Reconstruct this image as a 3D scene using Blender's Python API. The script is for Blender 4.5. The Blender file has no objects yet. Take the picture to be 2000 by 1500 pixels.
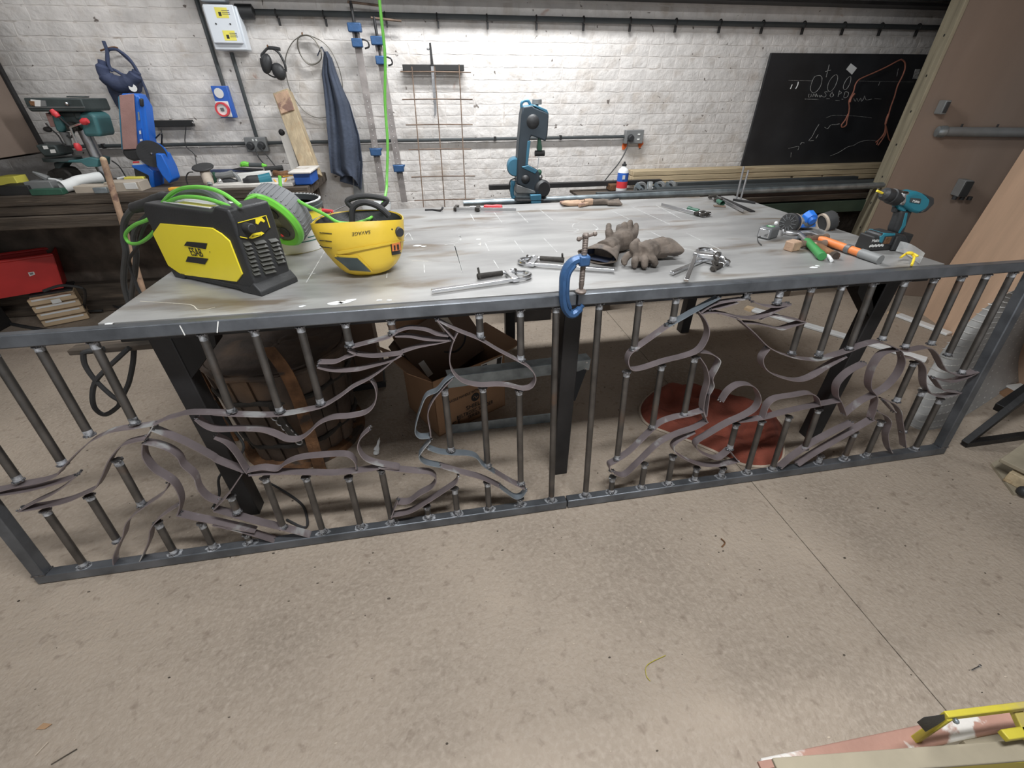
import bpy, bmesh, math, random
from math import sin, cos, pi, radians, atan2, sqrt, hypot
from mathutils import Vector, Matrix, noise as mnoise

random.seed(7)
SC = bpy.context.scene
COL = SC.collection
V = Vector

# ------------------------------------------------------------------ camera
CAM_H = 1.52
F_PX = 836.93
_p, _r, _y = radians(34.078), radians(-0.244), radians(9.732)
_fwd = V((sin(_y)*cos(_p), cos(_y)*cos(_p), -sin(_p)))
_rt = V((cos(_y), -sin(_y), 0)); _up = _rt.cross(_fwd)
_r2 = cos(_r)*_rt + sin(_r)*_up; _u2 = -sin(_r)*_rt + cos(_r)*_up
CAM = V((0, 0, CAM_H))
cd = bpy.data.cameras.new('camera'); cam = bpy.data.objects.new('camera', cd); COL.objects.link(cam)
cd.sensor_width = 36; cd.lens = F_PX/2000*36; cd.clip_start = 0.02
_m = Matrix((_r2, _u2, -_fwd)).transposed().to_4x4(); _m.translation = CAM
cam.matrix_world = _m
SC.camera = cam

# ------------------------------------------------------------------ world, light, exposure
SC.view_settings.view_transform = 'Standard'; SC.view_settings.look = 'None'
SC.view_settings.exposure = 0.33; SC.view_settings.gamma = 1.0
SC.view_settings.use_curve_mapping = False
w = bpy.data.worlds.new('world'); SC.world = w; w.use_nodes = True
bg = w.node_tree.nodes['Background']; bg.inputs[0].default_value = (0.93, 0.96, 1.0, 1); bg.inputs[1].default_value = 0.60

def light(name, loc, size, energy, col=(1, .98, .95), rot=(0, 0, 0)):
    l = bpy.data.lights.new(name, 'AREA'); l.shape = 'RECTANGLE'; l.size, l.size_y = size; l.energy = energy; l.color = col
    o = bpy.data.objects.new(name, l); COL.objects.link(o); o.location = loc; o.rotation_euler = rot
    return o
# fluorescent tubes under the roof: one between bench and back wall, others down the workshop
TUBES = [((-1.75, 2.95, 2.85), 10), ((0.60, 3.05, 2.85), 56), ((0.35, 0.35, 3.0), 70), ((-2.7, .3, 3.0), 14), ((3.0, -1.2, 3.0), 1)]
for i, (tl, te) in enumerate(TUBES):
    light('tube_light', (tl[0], tl[1], tl[2]-.045), (1.5, .2), te, (.97, .99, 1.0))

# ------------------------------------------------------------------ pixel -> place (2000x1500 frame)
def ray(x, y): return _r2*((x-1000)/F_PX) - _u2*((y-750)/F_PX) + _fwd
def PZ(x, y, z=0.0): d = ray(x, y); return CAM + d*((z-CAM_H)/d.z)
def PY(x, y, Y): d = ray(x, y); return CAM + d*(Y/d.y)
def PP(x, y, o, n): d = ray(x, y); return CAM + d*(n.dot(o-CAM)/n.dot(d))
def XYZ(px, Y, Z):           # world X of the point at depth Y, height Z seen in column px
    k = (px-1000)/F_PX
    # r2.(P-C) = k*fwd.(P-C)
    a = _r2 - k*_fwd; return -(a.y*Y + a.z*(Z-CAM_H))/a.x
def proj(P):
    q = V(P)-CAM; z = q.dot(_fwd); return 1000+F_PX*q.dot(_r2)/z, 750-F_PX*q.dot(_u2)/z

# ------------------------------------------------------------------ materials
def _n(nt, t, **k):
    n = nt.nodes.new(t)
    for a, b in k.items(): setattr(n, a, b)
    return n
def mat(name, col, rough=.6, metal=0., var=.12, sc=6., bump=.12, bsc=60., stain=None, th=.6, stsc=4., stretch=(1, 1, 1),
        world=False, stain2=None, th2=.65, st2sc=9., soft=.06, alpha=1., trans=0., emit=None, coat=0., specks=False, soft2=None):
    m = bpy.data.materials.new(name); m.use_nodes = True; nt = m.node_tree; L = nt.links.new
    b = nt.nodes['Principled BSDF']
    b.inputs['Roughness'].default_value = rough; b.inputs['Metallic'].default_value = metal
    if alpha < 1: b.inputs['Alpha'].default_value = alpha
    if trans: b.inputs['Transmission Weight'].default_value = trans
    if coat: b.inputs['Coat Weight'].default_value = coat
    if emit:
        b.inputs['Emission Color'].default_value = (*col, 1); b.inputs['Emission Strength'].default_value = emit
    if world: src = _n(nt, 'ShaderNodeNewGeometry').outputs['Position']
    else: src = _n(nt, 'ShaderNodeTexCoord').outputs['Object']
    mp = _n(nt, 'ShaderNodeMapping'); mp.inputs['Scale'].default_value = stretch; L(src, mp.inputs['Vector'])
    def noi(s, det=5, dis=0.):
        n = _n(nt, 'ShaderNodeTexNoise'); n.inputs['Scale'].default_value = s; n.inputs['Detail'].default_value = det
        n.inputs['Distortion'].default_value = dis
        L(mp.outputs[0], n.inputs['Vector']); return n.outputs['Fac']
    f = noi(sc)
    mx = _n(nt, 'ShaderNodeMix', data_type='RGBA')
    lo = tuple(max(0, c*(1-var*2)) for c in col); hi = tuple(min(1, c*(1+var*2)) for c in col)
    mx.inputs[6].default_value = (*lo, 1); mx.inputs[7].default_value = (*hi, 1)
    r = _n(nt, 'ShaderNodeMapRange'); r.inputs[1].default_value = .25; r.inputs[2].default_value = .75
    L(f, r.inputs[0]); L(r.outputs[0], mx.inputs[0]); out = mx.outputs[2]
    for i, (stc, t, s) in enumerate(((stain, th, stsc), (stain2, th2, st2sc))):
        if stc is None: continue
        g = noi(s, 7, .4); r2 = _n(nt, 'ShaderNodeMapRange'); r2.inputs[1].default_value = t; r2.inputs[2].default_value = t+(soft2 if (i and soft2) else (soft if not (i and world) else min(soft, .06)))
        L(g, r2.inputs[0]); m2 = _n(nt, 'ShaderNodeMix', data_type='RGBA'); m2.inputs[7].default_value = (*stc, 1)
        L(r2.outputs[0], m2.inputs[0]); L(out, m2.inputs[6]); out = m2.outputs[2]
    if specks:                      # chipped pits in the thick paint
        g = noi(21, 2, .5); r2 = _n(nt, 'ShaderNodeMapRange'); r2.inputs[1].default_value = .70; r2.inputs[2].default_value = .74
        L(g, r2.inputs[0]); m2 = _n(nt, 'ShaderNodeMix', data_type='RGBA'); m2.inputs[7].default_value = (.17, .145, .13, 1)
        L(r2.outputs[0], m2.inputs[0]); L(out, m2.inputs[6]); out = m2.outputs[2]
    L(out, b.inputs['Base Color'])
    if bump:
        bn = _n(nt, 'ShaderNodeBump'); bn.inputs['Strength'].default_value = bump; bn.inputs['Distance'].default_value = .01
        L(noi(bsc, 4), bn.inputs['Height']); L(bn.outputs[0], b.inputs['Normal'])
    return m
M = {}
def dm(k, *a, **kw): M[k] = mat(k, *a, **kw); return M[k]
# masonry and floor
dm('paint_brick', (.67, .64, .615), .75, var=.07, sc=9, bump=1.0, bsc=19, stain=(.47, .41, .355), th=.53, stsc=6.5, soft=.28, stain2=(.40, .21, .15), th2=.70, st2sc=5.2, world=True, specks=True)
dm('mortar', (.65, .615, .585), .85, var=.08, sc=9, bump=.7, bsc=20, stain=(.38, .33, .29), th=.63, stsc=9, soft=.12, world=True, specks=True)
dm('dark_brick', (.085, .066, .052), .9, var=.3, sc=7, bump=.8, bsc=22, stain=(.17, .14, .115), th=.55, stsc=5, soft=.2, world=True)  # dark brown brick colour for the low rows of the back wall
dm('floor', (.335, .275, .218), .75, var=.13, sc=1.7, bump=.55, bsc=70, stain=(.385, .322, .262), th=.44, stsc=60, soft=.3, stain2=(.225, .175, .135), th2=.58, st2sc=26, soft2=.2, world=True)
dm('groove', (.12, .095, .075), .9, world=True)
dm('ceiling', (.13, .12, .11), .9, world=True)
# metals
dm('rail_steel', (.135, .145, .16), .42, .65, var=.22, sc=10, bump=.05, stain=(.19, .20, .22), th=.55, stsc=4, soft=.2)
dm('tube_steel', (.125, .118, .112), .38, .8, var=.2, sc=12, bump=.05, stain=(.17, .115, .085), th=.60, stsc=6, soft=.15)
dm('strip_steel', (.255, .215, .222), .45, .5, var=.12, sc=9, bump=.05, stain=(.50, .50, .50), th=.60, stsc=9, soft=.08)
dm('strip_blue', (.27, .31, .35), .42, .65, var=.15, sc=9, bump=.05, stain=(.45, .47, .5), th=.6, stsc=8)
dm('weld', (.22, .22, .23), .35, .9, var=.35, sc=60, bump=.6, bsc=120)
dm('halo', (.34, .35, .37), .55, .5, var=.5, sc=55, bump=.1)
dm('table_top', (.34, .335, .33), .42, .35, var=.14, sc=2.2, bump=.05, bsc=30, stain=(.44, .44, .43), th=.50, stsc=2.4, soft=.25, stain2=(.20, .165, .13), th2=.545, st2sc=2.7, soft2=.16, stretch=(1, 3.2, 1))
dm('dark_steel', (.035, .034, .035), .5, .5, var=.2, bump=.06)
dm('black_steel', (.02, .02, .021), .45, .5, var=.2)
dm('galv', (.33, .38, .41), .4, .8, var=.2, sc=14, bump=.04)
dm('chrome', (.72, .73, .75), .22, 1., var=.06, bump=.02)
dm('steel', (.42, .42, .43), .35, .9, var=.12)
dm('rust', (.17, .085, .04), .85, .2, var=.35, sc=14, bump=.5, bsc=80, stain=(.06, .045, .035), th=.55, stsc=9)
dm('grey_bar', (.27, .245, .235), .6, .5, var=.2, sc=12, bump=.1)
dm('rust_bar', (.17, .12, .09), .7, .4, var=.3, sc=14, bump=.3)
dm('clamp_brown', (.20, .165, .145), .55, .5, var=.2, sc=10, bump=.2)
dm('tread', (.50, .49, .47), .45, .3, var=.1, bump=0)
dm('chequer', (.33, .325, .315), .55, .3, var=.08, sc=5, bump=.1)
# colours
dm('louvre_grey', (.055, .055, .048), .5, bump=.05)
dm('yellow', (.90, .74, .035), .32, var=.04, sc=3, bump=.02, coat=.3)
dm('helmet_yellow', (.70, .48, .045), .42, var=.08, sc=5, bump=.05, stain=(.36, .24, .05), th=.60, stsc=6, soft=.3)
dm('black_plastic', (.028, .029, .031), .5, var=.15, bump=.12, bsc=150)
dm('grey_plastic', (.115, .12, .125), .45, var=.08, bump=.1, bsc=150)
dm('reel_grey', (.20, .205, .215), .5, var=.06, bump=.05)
dm('green_plastic', (.16, .56, .06), .35, var=.05, bump=.02)
dm('green_cable', (.17, .55, .08), .4, var=.06, bump=.02)
dm('rubber', (.035, .035, .036), .6, var=.2, bump=.1)
dm('hose_grey', (.07, .072, .073), .55, var=.15, bump=.1)
dm('white', (.72, .73, .73), .45, var=.04, bump=.03)
dm('white_box', (.70, .74, .79), .4, var=.02, bump=.0)
dm('label_yellow', (.78, .70, .12), .6, var=.08, bump=.0)
dm('label_white', (.72, .72, .70), .6, var=.06, bump=.0)
dm('ink', (.02, .02, .02), .6, var=.1, bump=.0)
dm('ink_green', (.02, .13, .12), .6, bump=0)
dm('lens', (.04, .055, .055), .12, var=.1, bump=.0, coat=.5)
dm('clamp_blue', (.035, .095, .22), .4, .2, var=.15, sc=14, bump=.15, stain=(.12, .10, .09), th=.66, stsc=14)
dm('socket_blue', (.03, .12, .48), .4, var=.05, bump=.03)
dm('red', (.52, .03, .028), .4, var=.08, bump=.04)
dm('red_handle', (.66, .05, .06), .3, var=.05, bump=.03)
dm('orange', (.70, .21, .06), .5, var=.07, bump=.1)
dm('green_handle', (.04, .22, .06), .5, var=.1, bump=.1)
dm('dark_green', (.03, .10, .065), .5, var=.2, bump=.15)
dm('press_green', (.06, .17, .18), .45, var=.12, bump=.08)
dm('press_dark', (.05, .065, .065), .5, .2, var=.2, bump=.1)
dm('sander_blue', (.015, .14, .60), .35, var=.08, bump=.03)
dm('belt', (.36, .21, .19), .9, var=.1, sc=12, bump=.3, bsc=300)
dm('saw_blue', (.055, .19, .29), .4, .2, var=.1, bump=.04)
dm('saw_dark', (.045, .06, .075), .45, .25, var=.15, bump=.04)
dm('drill_teal', (.02, .17, .23), .4, var=.08, bump=.04)
dm('glove', (.125, .10, .082), .9, var=.25, sc=14, bump=.6, bsc=45, stain=(.085, .075, .07), th=.58, stsc=14, soft=.15)
dm('glove_lining', (.035, .045, .08), .9)
dm('coat', (.055, .068, .10), .9, var=.12, sc=9, bump=.4, bsc=50)
dm('bag_blue', (.05, .065, .125), .75, var=.2, sc=9, bump=.4, bsc=30)
dm('filter_blue', (.03, .18, .68), .35, bump=.02)
dm('orange_cord', (.85, .42, .05), .6, bump=.0)
dm('safety_yellow', (.85, .62, .05), .4, bump=.0)
dm('clear', (.8, .82, .82), .08, var=0, bump=0, alpha=.28)
dm('black_iron', (.05, .045, .04), .75, .4, var=.3, sc=9, bump=.5, bsc=60)
# wood / card / cloth
dm('timber', (.50, .40, .255), .8, var=.14, sc=3, bump=.25, bsc=14, stretch=(1, 12, 12), stain=(.36, .26, .15), th=.56, stsc=2.4, soft=.15, stain2=(.30, .19, .10), th2=.70, st2sc=2)
dm('timber_v', (.42, .335, .22), .8, var=.14, sc=3, bump=.25, bsc=14, stretch=(10, 10, 1), stain=(.38, .27, .16), th=.56, stsc=2.4, soft=.15)
dm('old_wood', (.075, .058, .044), .85, var=.3, sc=3, bump=.4, bsc=14, stretch=(1, 8, 8), stain=(.17, .13, .095), th=.56, stsc=3.4, soft=.2)
dm('beam_brown', (.075, .05, .04), .8, var=.25, sc=3, bump=.3, bsc=14, stretch=(1, 8, 8))
dm('beam_green', (.03, .05, .032), .8, var=.3, sc=3, bump=.3, bsc=14, stain=(.07, .05, .04), th=.5, stsc=1.5, soft=.2)
dm('door_brown', (.245, .180, .140), .6, var=.10, sc=1.4, bump=.06, bsc=20, stretch=(1.5, 1.5, .35), stain=(.30, .225, .18), th=.55, stsc=2.2, soft=.3)
dm('door_edge', (.31, .27, .19), .8, var=.15, sc=3, bump=.2, stretch=(9, 9, 1))
dm('plywood', (.62, .42, .29), .7, var=.07, sc=2, bump=.08, bsc=14, stretch=(6, 6, .7), stain=(.54, .35, .24), th=.6, stsc=1.5, soft=.25)
dm('cabinet_brown', (.20, .15, .12), .75, var=.12, sc=2, bump=.1)
dm('light_wood', (.56, .42, .27), .75, var=.1, sc=4, bump=.15, stretch=(1, 6, 6))
dm('white_wood', (.60, .57, .53), .7, var=.1, sc=4, bump=.2, stain=(.32, .26, .2), th=.64, stsc=7)
dm('stick', (.42, .28, .19), .7, var=.2, sc=12, bump=.3, stain=(.22, .13, .1), th=.55, stsc=11)
dm('card', (.29, .165, .09), .85, var=.08, sc=3, bump=.08)
dm('card_dark', (.12, .075, .05), .85, var=.1, sc=3, bump=.08)
dm('card_pale', (.45, .39, .32), .85, var=.1, sc=3, bump=.08)
dm('leather_tub', (.085, .06, .045), .7, var=.4, sc=5, bump=.6, bsc=22, stain=(.18, .11, .065), th=.57, stsc=4, soft=.15)
dm('cushion', (.22, .055, .033), .95, var=.22, sc=6, bump=.35, bsc=160, stain=(.13, .04, .03), th=.56, stsc=6, soft=.2)
dm('cushion_trim', (.48, .40, .32), .9)
dm('board_black', (.016, .017, .020), .5, var=.25, sc=3, bump=.05, stain=(.032, .034, .037), th=.56, stsc=2.2, soft=.2)
dm('chalk', (.34, .34, .33), .95, var=.4, sc=60, bump=.0)
dm('chalk_bright', (.80, .80, .78), .95, var=.1, bump=0)
dm('chalk_faint', (.52, .52, .51), .9, var=.2, sc=20, bump=.0)
dm('scratch', (.62, .58, .50), .6, bump=0)
dm('copper', (.40, .16, .11), .5, .3, var=.15, bump=.3)
dm('paper', (.74, .75, .74), .85, var=.06, bump=.05)
dm('ladder_yellow', (.44, .37, .035), .5, var=.1, sc=6, bump=.1, stain=(.36, .28, .16), th=.54, stsc=9, soft=.2)
dm('red_oxide', (.36, .20, .155), .7, var=.12, sc=5, bump=.2, stain=(.62, .59, .56), th=.56, stsc=9, soft=.03)
dm('dusty_board', (.30, .26, .19), .85, var=.15, sc=5)
dm('wire_grey', (.16, .15, .13), .5, .6)
dm('duct_grey', (.05, .057, .06), .5, var=.1, bump=.05)
dm('bar_grey', (.19, .195, .195), .5, var=.1, bump=.05)
dm('spray_orange', (.75, .14, .03), .8, bump=.2)
dm('leaf', (.36, .22, .12), .8)
dm('lamp', (1, .98, .95), .5, bump=0, emit=6.)

# ------------------------------------------------------------------ mesh builder
_base = {}
def base(o):                      # world matrix from loc/rot chain
    m = Matrix.Identity(4)
    while o is not None:
        m = Matrix.LocRotScale(o.location, o.rotation_euler, o.scale) @ m; o = o.parent
    return m
def smooth_path(pts, k=5, closed=False):
    pts = [V(p) for p in pts]
    if len(pts) < 3 or k < 2: return pts
    out = []; n = len(pts); rng = n if closed else n-1
    for i in range(rng):
        if closed: a, b, c, d = (pts[(i+j-1) % n] for j in range(4))
        else: a = pts[max(i-1, 0)]; b = pts[i]; c = pts[i+1]; d = pts[min(i+2, n-1)]
        for j in range(k):
            t = j/k
            out.append(.5*((2*b)+(c-a)*t+(2*a-5*b+4*c-d)*t*t+(3*b-a-3*c+d)*t*t*t))
    if not closed: out.append(pts[-1])
    return out
class MB:
    def __init__(s, X=None): s.v = []; s.f = []; s.X = X or Matrix.Identity(4)
    def add(s, vs, fs, X=None):
        o = len(s.v); T = s.X @ X if X is not None else s.X
        s.v += [T @ V(p) for p in vs]; s.f += [tuple(i+o for i in f) for f in fs]; return s
    def box(s, c, d, X=None):
        x, y, z = c; a, b, e = d[0]/2, d[1]/2, d[2]/2
        vs = [(x+i*a, y+j*b, z+k*e) for i in (-1, 1) for j in (-1, 1) for k in (-1, 1)]
        return s.add(vs, [(0, 1, 3, 2), (4, 6, 7, 5), (0, 4, 5, 1), (2, 3, 7, 6), (0, 2, 6, 4), (1, 5, 7, 3)], X)
    def prism(s, poly, z0, z1, X=None):     # poly in xy, extruded along z
        n = len(poly); a = sum(poly[i][0]*poly[(i+1) % n][1]-poly[(i+1) % n][0]*poly[i][1] for i in range(n))
        if a < 0: poly = poly[::-1]
        vs = [(p[0], p[1], z0) for p in poly]+[(p[0], p[1], z1) for p in poly]
        fs = [tuple(range(n))[::-1], tuple(range(n, 2*n))]+[(i, (i+1) % n, n+(i+1) % n, n+i) for i in range(n)]
        return s.add(vs, fs, X)
    def prismY(s, poly, y0, y1, X=None):    # poly in xz, extruded along y
        R = Matrix(((1, 0, 0, 0), (0, 0, -1, 0), (0, 1, 0, 0), (0, 0, 0, 1)))
        return s.prism(poly, -y1, -y0, (X @ R) if X is not None else R)
    def tube(s, pts, r, n=8, k=1, closed=False, cap=True):
        pts = smooth_path(pts, k, closed); m = len(pts)
        rr = r if isinstance(r, (list, tuple)) else None
        vs = []; fs = []; up = None
        for i, p in enumerate(pts):
            if closed: t = pts[(i+1) % m]-pts[i-1]
            else: t = pts[min(i+1, m-1)]-pts[max(i-1, 0)]
            if t.length < 1e-9: t = V((0, 0, 1))
            t.normalize()
            if up is None: up = V((0, 0, 1)) if abs(t.z) < .9 else V((1, 0, 0))
            a = up-t*up.dot(t)
            if a.length < 1e-6: a = V((1, .1, 0))-t*V((1, .1, 0)).dot(t)
            a.normalize(); up = a; b = t.cross(a)
            q = r if rr is None else (rr[0]+(rr[-1]-rr[0])*i/(m-1) if len(rr) == 2 else rr[min(len(rr)-1, round(i*(len(rr)-1)/(m-1)))])
            for j in range(n):
                w_ = 2*pi*(j+.5)/n; vs.append(p+a*(q*cos(w_))+b*(q*sin(w_)))
        for i in range(m if closed else m-1):
            i2 = (i+1) % m
            for j in range(n): fs.append((i*n+j, i2*n+j, i2*n+(j+1) % n, i*n+(j+1) % n))
        if cap and not closed: fs.append(tuple(range(n))); fs.append(tuple((m-1)*n+j for j in range(n))[::-1])
        return s.add(vs, fs)
    def cyl(s, a, b, r, r1=None, n=16): return s.tube([a, b], [r, r if r1 is None else r1], n)
    def bar(s, a, b, wd, ht, up=(0, 0, 1)):  # rectangular bar a->b, wd sideways, ht along up
        a = V(a); b = V(b); t = (b-a).normalized(); u = V(up); u = (u-t*u.dot(t)).normalized(); q = t.cross(u)
        vs = [p+q*(i*wd/2)+u*(j*ht/2) for p in (a, b) for i, j in ((-1, -1), (1, -1), (1, 1), (-1, 1))]
        return s.add(vs, [(0, 1, 2, 3), (7, 6, 5, 4), (0, 4, 5, 1), (1, 5, 6, 2), (2, 6, 7, 3), (3, 7, 4, 0)])
    def lathe(s, prof, o=(0, 0, 0), ax=(0, 0, 1), n=24, closed=False):
        ax = V(ax).normalized(); u = V((1, 0, 0)) if abs(ax.x) < .9 else V((0, 1, 0)); u = (u-ax*u.dot(ax)).normalized(); q = ax.cross(u)
        o = V(o); vs = []; fs = []; m = len(prof)
        for r, z in prof:
            for j in range(n): w_ = 2*pi*j/n; vs.append(o+ax*z+u*(r*cos(w_))+q*(r*sin(w_)))
        for i in range(m if closed else m-1):
            i2 = (i+1) % m
            for j in range(n): fs.append((i*n+j, i*n+(j+1) % n, i2*n+(j+1) % n, i2*n+j))
        if not closed:
            if prof[0][0] > 1e-5: fs.append(tuple(range(n))[::-1])
            if prof[-1][0] > 1e-5: fs.append(tuple((m-1)*n+j for j in range(n)))
        return s.add(vs, fs)
    def sph(s, c, r, n=12, sc=(1, 1, 1), X=None):
        vs = []; fs = []; m = n//2
        for i in range(m+1):
            a = pi*i/m
            for j in range(n): b = 2*pi*j/n; vs.append((c[0]+r*sc[0]*sin(a)*cos(b), c[1]+r*sc[1]*sin(a)*sin(b), c[2]+r*sc[2]*cos(a)))
        for i in range(m):
            for j in range(n): fs.append((i*n+j, (i+1)*n+j, (i+1)*n+(j+1) % n, i*n+(j+1) % n))
        return s.add(vs, fs, X)
    def ribbon(s, pts, depth, th, k=5, y0=None):   # pts (x,z): strip on edge, its width along y
        P = smooth_path([V((p[0], 0, p[1])) for p in pts], k); m = len(P); vs = []; fs = []
        y0 = -depth/2 if y0 is None else y0
        for i, p in enumerate(P):
            t = P[min(i+1, m-1)]-P[max(i-1, 0)]; nn = V((-t.z, 0, t.x)).normalized()*(th/2)
            for q in (p+nn, p-nn): vs += [V((q.x, y0, q.z)), V((q.x, y0+depth, q.z))]
        for i in range(m-1):
            a = i*4; b = a+4
            fs += [(a, b, b+1, a+1), (a+2, a+3, b+3, b+2), (a, a+2, b+2, b), (a+1, b+1, b+3, a+3)]
        fs += [(0, 1, 3, 2), ((m-1)*4, (m-1)*4+2, (m-1)*4+3, (m-1)*4+1)]
        return s.add(vs, fs)
    def grid(s, fn, nu, nv, th=0., wrap=False):    # surface from fn(u,v); solid if th
        vs = []; fs = []
        P = [[V(fn(i/nu, j/nv)) for j in range(nv+1)] for i in range(nu+1)]
        vs = [p for row in P for p in row]; w_ = nv+1
        for i in range(nu):
            for j in range(nv): fs.append((i*w_+j, (i+1)*w_+j, (i+1)*w_+j+1, i*w_+j+1))
        if th:
            N = len(vs); nr = []
            for i in range(nu+1):
                for j in range(nv+1):
                    a = P[min(i+1, nu)][j]-P[max(i-1, 0)][j]; b = P[i][min(j+1, nv)]-P[i][max(j-1, 0)]
                    c = a.cross(b); nr.append(c.normalized() if c.length > 1e-12 else V((0, 0, 1)))
            vs += [vs[i]-nr[i]*th for i in range(N)]
            fs += [tuple(N+q for q in f[::-1]) for f in fs[:nu*nv]]
            e = [i*w_ for i in range(nu+1)]+[nu*w_+j for j in range(1, nv+1)]+[i*w_+nv for i in range(nu-1, -1, -1)]+[j for j in range(nv-1, 0, -1)]
            for a, b in zip(e, e[1:]+e[:1]): fs.append((b, a, a+N, b+N))
        return s.add(vs, fs)
    def obj(s, name, m, parent=None, world=False, bev=0, seg=2, sm=35, label=None, kind=None, wn=False):
        if world and parent is not None:
            T = base(parent).inverted(); vs = [T @ p for p in s.v]
        else: vs = s.v
        me = bpy.data.meshes.new(name); me.from_pydata([tuple(p) for p in vs], [], s.f); me.update()
        bm = bmesh.new(); bm.from_mesh(me); bmesh.ops.remove_doubles(bm, verts=bm.verts, dist=1e-6)
        bmesh.ops.recalc_face_normals(bm, faces=bm.faces); bm.to_mesh(me); bm.free()
        if sm: me.shade_smooth(); me.set_sharp_from_angle(angle=radians(sm))
        o = bpy.data.objects.new(name, me); COL.objects.link(o)
        for q in (m if isinstance(m, (list, tuple)) else [m]): me.materials.append(M[q])
        if parent is not None: o.parent = parent
        if bev:
            b = o.modifiers.new('bevel', 'BEVEL'); b.width = bev; b.segments = seg; b.limit_method = 'ANGLE'; b.angle_limit = radians(40)
        if label: o['label'] = label
        if kind: o['kind'] = kind
        return o
def tag(o, label, cat, group=None):
    o['label'] = label; o['category'] = cat
    if group: o['group'] = group
    return o
def thing(name, label, cat, loc=(0, 0, 0), rot=(0, 0, 0), group=None):
    o = bpy.data.objects.new(name, None); COL.objects.link(o); o.location = loc; o.rotation_euler = rot; o.empty_display_size = .05
    return tag(o, label, cat, group)
def one(mb, name, m, label, cat, group=None, **k):      # a thing that is a single mesh, origin moved to its base
    if 'loc' not in k and mb.v:
        c = sum(mb.v, V())/len(mb.v); c.z = min(p.z for p in mb.v)
    else: c = V(k.pop('loc'))
    k.pop('loc', None)
    mb.v = [p-c for p in mb.v]; o = mb.obj(name, m, **k); o.location = c
    return tag(o, label, cat, group)
def at(name, label, cat, pts, group=None):              # Empty at the base of world points
    c = sum((V(p) for p in pts), V())/len(pts); return thing(name, label, cat, c, group=group)
def struct(mb, name, m, parent=None, **k):
    o = mb.obj(name, m, parent, **k)
    if parent is None: o['kind'] = 'structure'
    return o
def copytree(root, loc, rot=None, label=None):
    r = root.copy(); COL.objects.link(r); r.location = loc
    if rot is not None: r.rotation_euler = rot
    if label: r['label'] = label
    for ch in list(root.children):
        c = ch.copy(); COL.objects.link(c); c.parent = r
        for g in list(ch.children):
            d = g.copy(); COL.objects.link(d); d.parent = c
    return r
def text(body, size, X, m, parent=None, name='lettering', ext=.0004, bold=0., squash=1.):
    cu = bpy.data.curves.new('t', 'FONT'); cu.body = body; cu.size = size; cu.extrude = ext; cu.align_x = 'CENTER'; cu.align_y = 'CENTER'; cu.offset = 0; cu.space_character = 1.0
    to = bpy.data.objects.new('t', cu); me = bpy.data.meshes.new_from_object(to)
    me.transform(X @ Matrix.Diagonal((squash, 1, 1, 1))); me.name = name
    bpy.data.objects.remove(to); o = bpy.data.objects.new(name, me); COL.objects.link(o)
    me.materials.clear(); me.materials.append(M[m])
    if parent is not None: o.parent = parent
    return o
def frame(o, x, n):               # matrix: origin o, x axis x, z axis n
    x = V(x).normalized(); n = V(n); n = (n-x*n.dot(x)).normalized(); y = n.cross(x)
    m = Matrix((x, y, n)).transposed().to_4x4(); m.translation = V(o); return m
def hook(pts): return pts

# ================================================================== SETTING
WY = 4.0                                    # face of the painted brick wall
# floor: cast slabs with sawn joints between them
fl = MB().box((0.2, .5, -.09), (12, 9, .12)).obj('floor', 'groove'); fl['kind'] = 'structure'
JX = PZ(1850, 1390, 0).x
xs = [-5.8, JX-4.4, JX, 6.2]
for i in range(3):
    for j, (y0, y1) in enumerate(((-4, 5.0),)):
        a, b = xs[i]+.002, xs[i+1]-.002
        MB().box(((a+b)/2, (y0+y1)/2, -.04), (b-a, y1-y0, .08)).obj('floor_slab', 'floor', fl)
# back wall : mortar bed + bricks
wl = MB().box((.2, WY+.1305, 1.4), (11.4, .25, 3.4)).obj('wall_back', 'mortar'); wl['kind'] = 'structure'
def brick_mesh(L, H, seed):
    rnd = random.Random(seed); nx, nz = (4, 2) if L > .15 else (2, 2)
    J = lambda a: rnd.uniform(-a, a)
    vs = []; ids = {}
    def add(k, p): ids[k] = len(vs); vs.append(p)
    for i in range(nx+1):
        for k in range(nz+1):
            ed = i in (0, nx) or k in (0, nz)
            x = -L/2+L*i/nx; z = -H/2+H*k/nz
            x += J(.004) if ed else J(.002); z += J(.003)
            if i in (0, nx) and k in (0, nz): x *= .985; z *= .94
            add((i, k), (x, (.0040+J(.0010)) if ed else J(.0016)+.0016, z))
    ring = [(i, 0) for i in range(nx)]+[(nx, k) for k in range(nz)]+[(i, nz) for i in range(nx, 0, -1)]+[(0, k) for k in range(nz, 0, -1)]
    for q in ring:
        p = vs[ids[q]]; add(('b',)+q, (p[0]*1.035, .010, p[2]*1.09))
    fs = [(ids[i, k], ids[i+1, k], ids[i+1, k+1], ids[i, k+1]) for i in range(nx) for k in range(nz)]
    for a, b in zip(ring, ring[1:]+ring[:1]): fs.append((ids[('b',)+a], ids[('b',)+b], ids[b], ids[a]))
    return vs, fs
CH = .0765
BR = {}
for L in (.225, .109):
    BR[L] = [brick_mesh(L, .0685, 10*int(L*1000)+s) for s in range(9)]
bricks = []
for row in range(0, 37):
    z = (row+.5)*CH; hd = row % 4 == 2; step = .116 if hd else .232
    x = -5.4+(step*.5 if row % 2 else 0)+(.058 if hd else 0)
    rr = random.Random(row)
    while x < 5.7:
        L = .109 if hd else .225
        bricks.append((x+rr.uniform(-.003, .003), z+rr.uniform(-.002, .002), L, rr.randrange(9))); x += step
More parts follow.
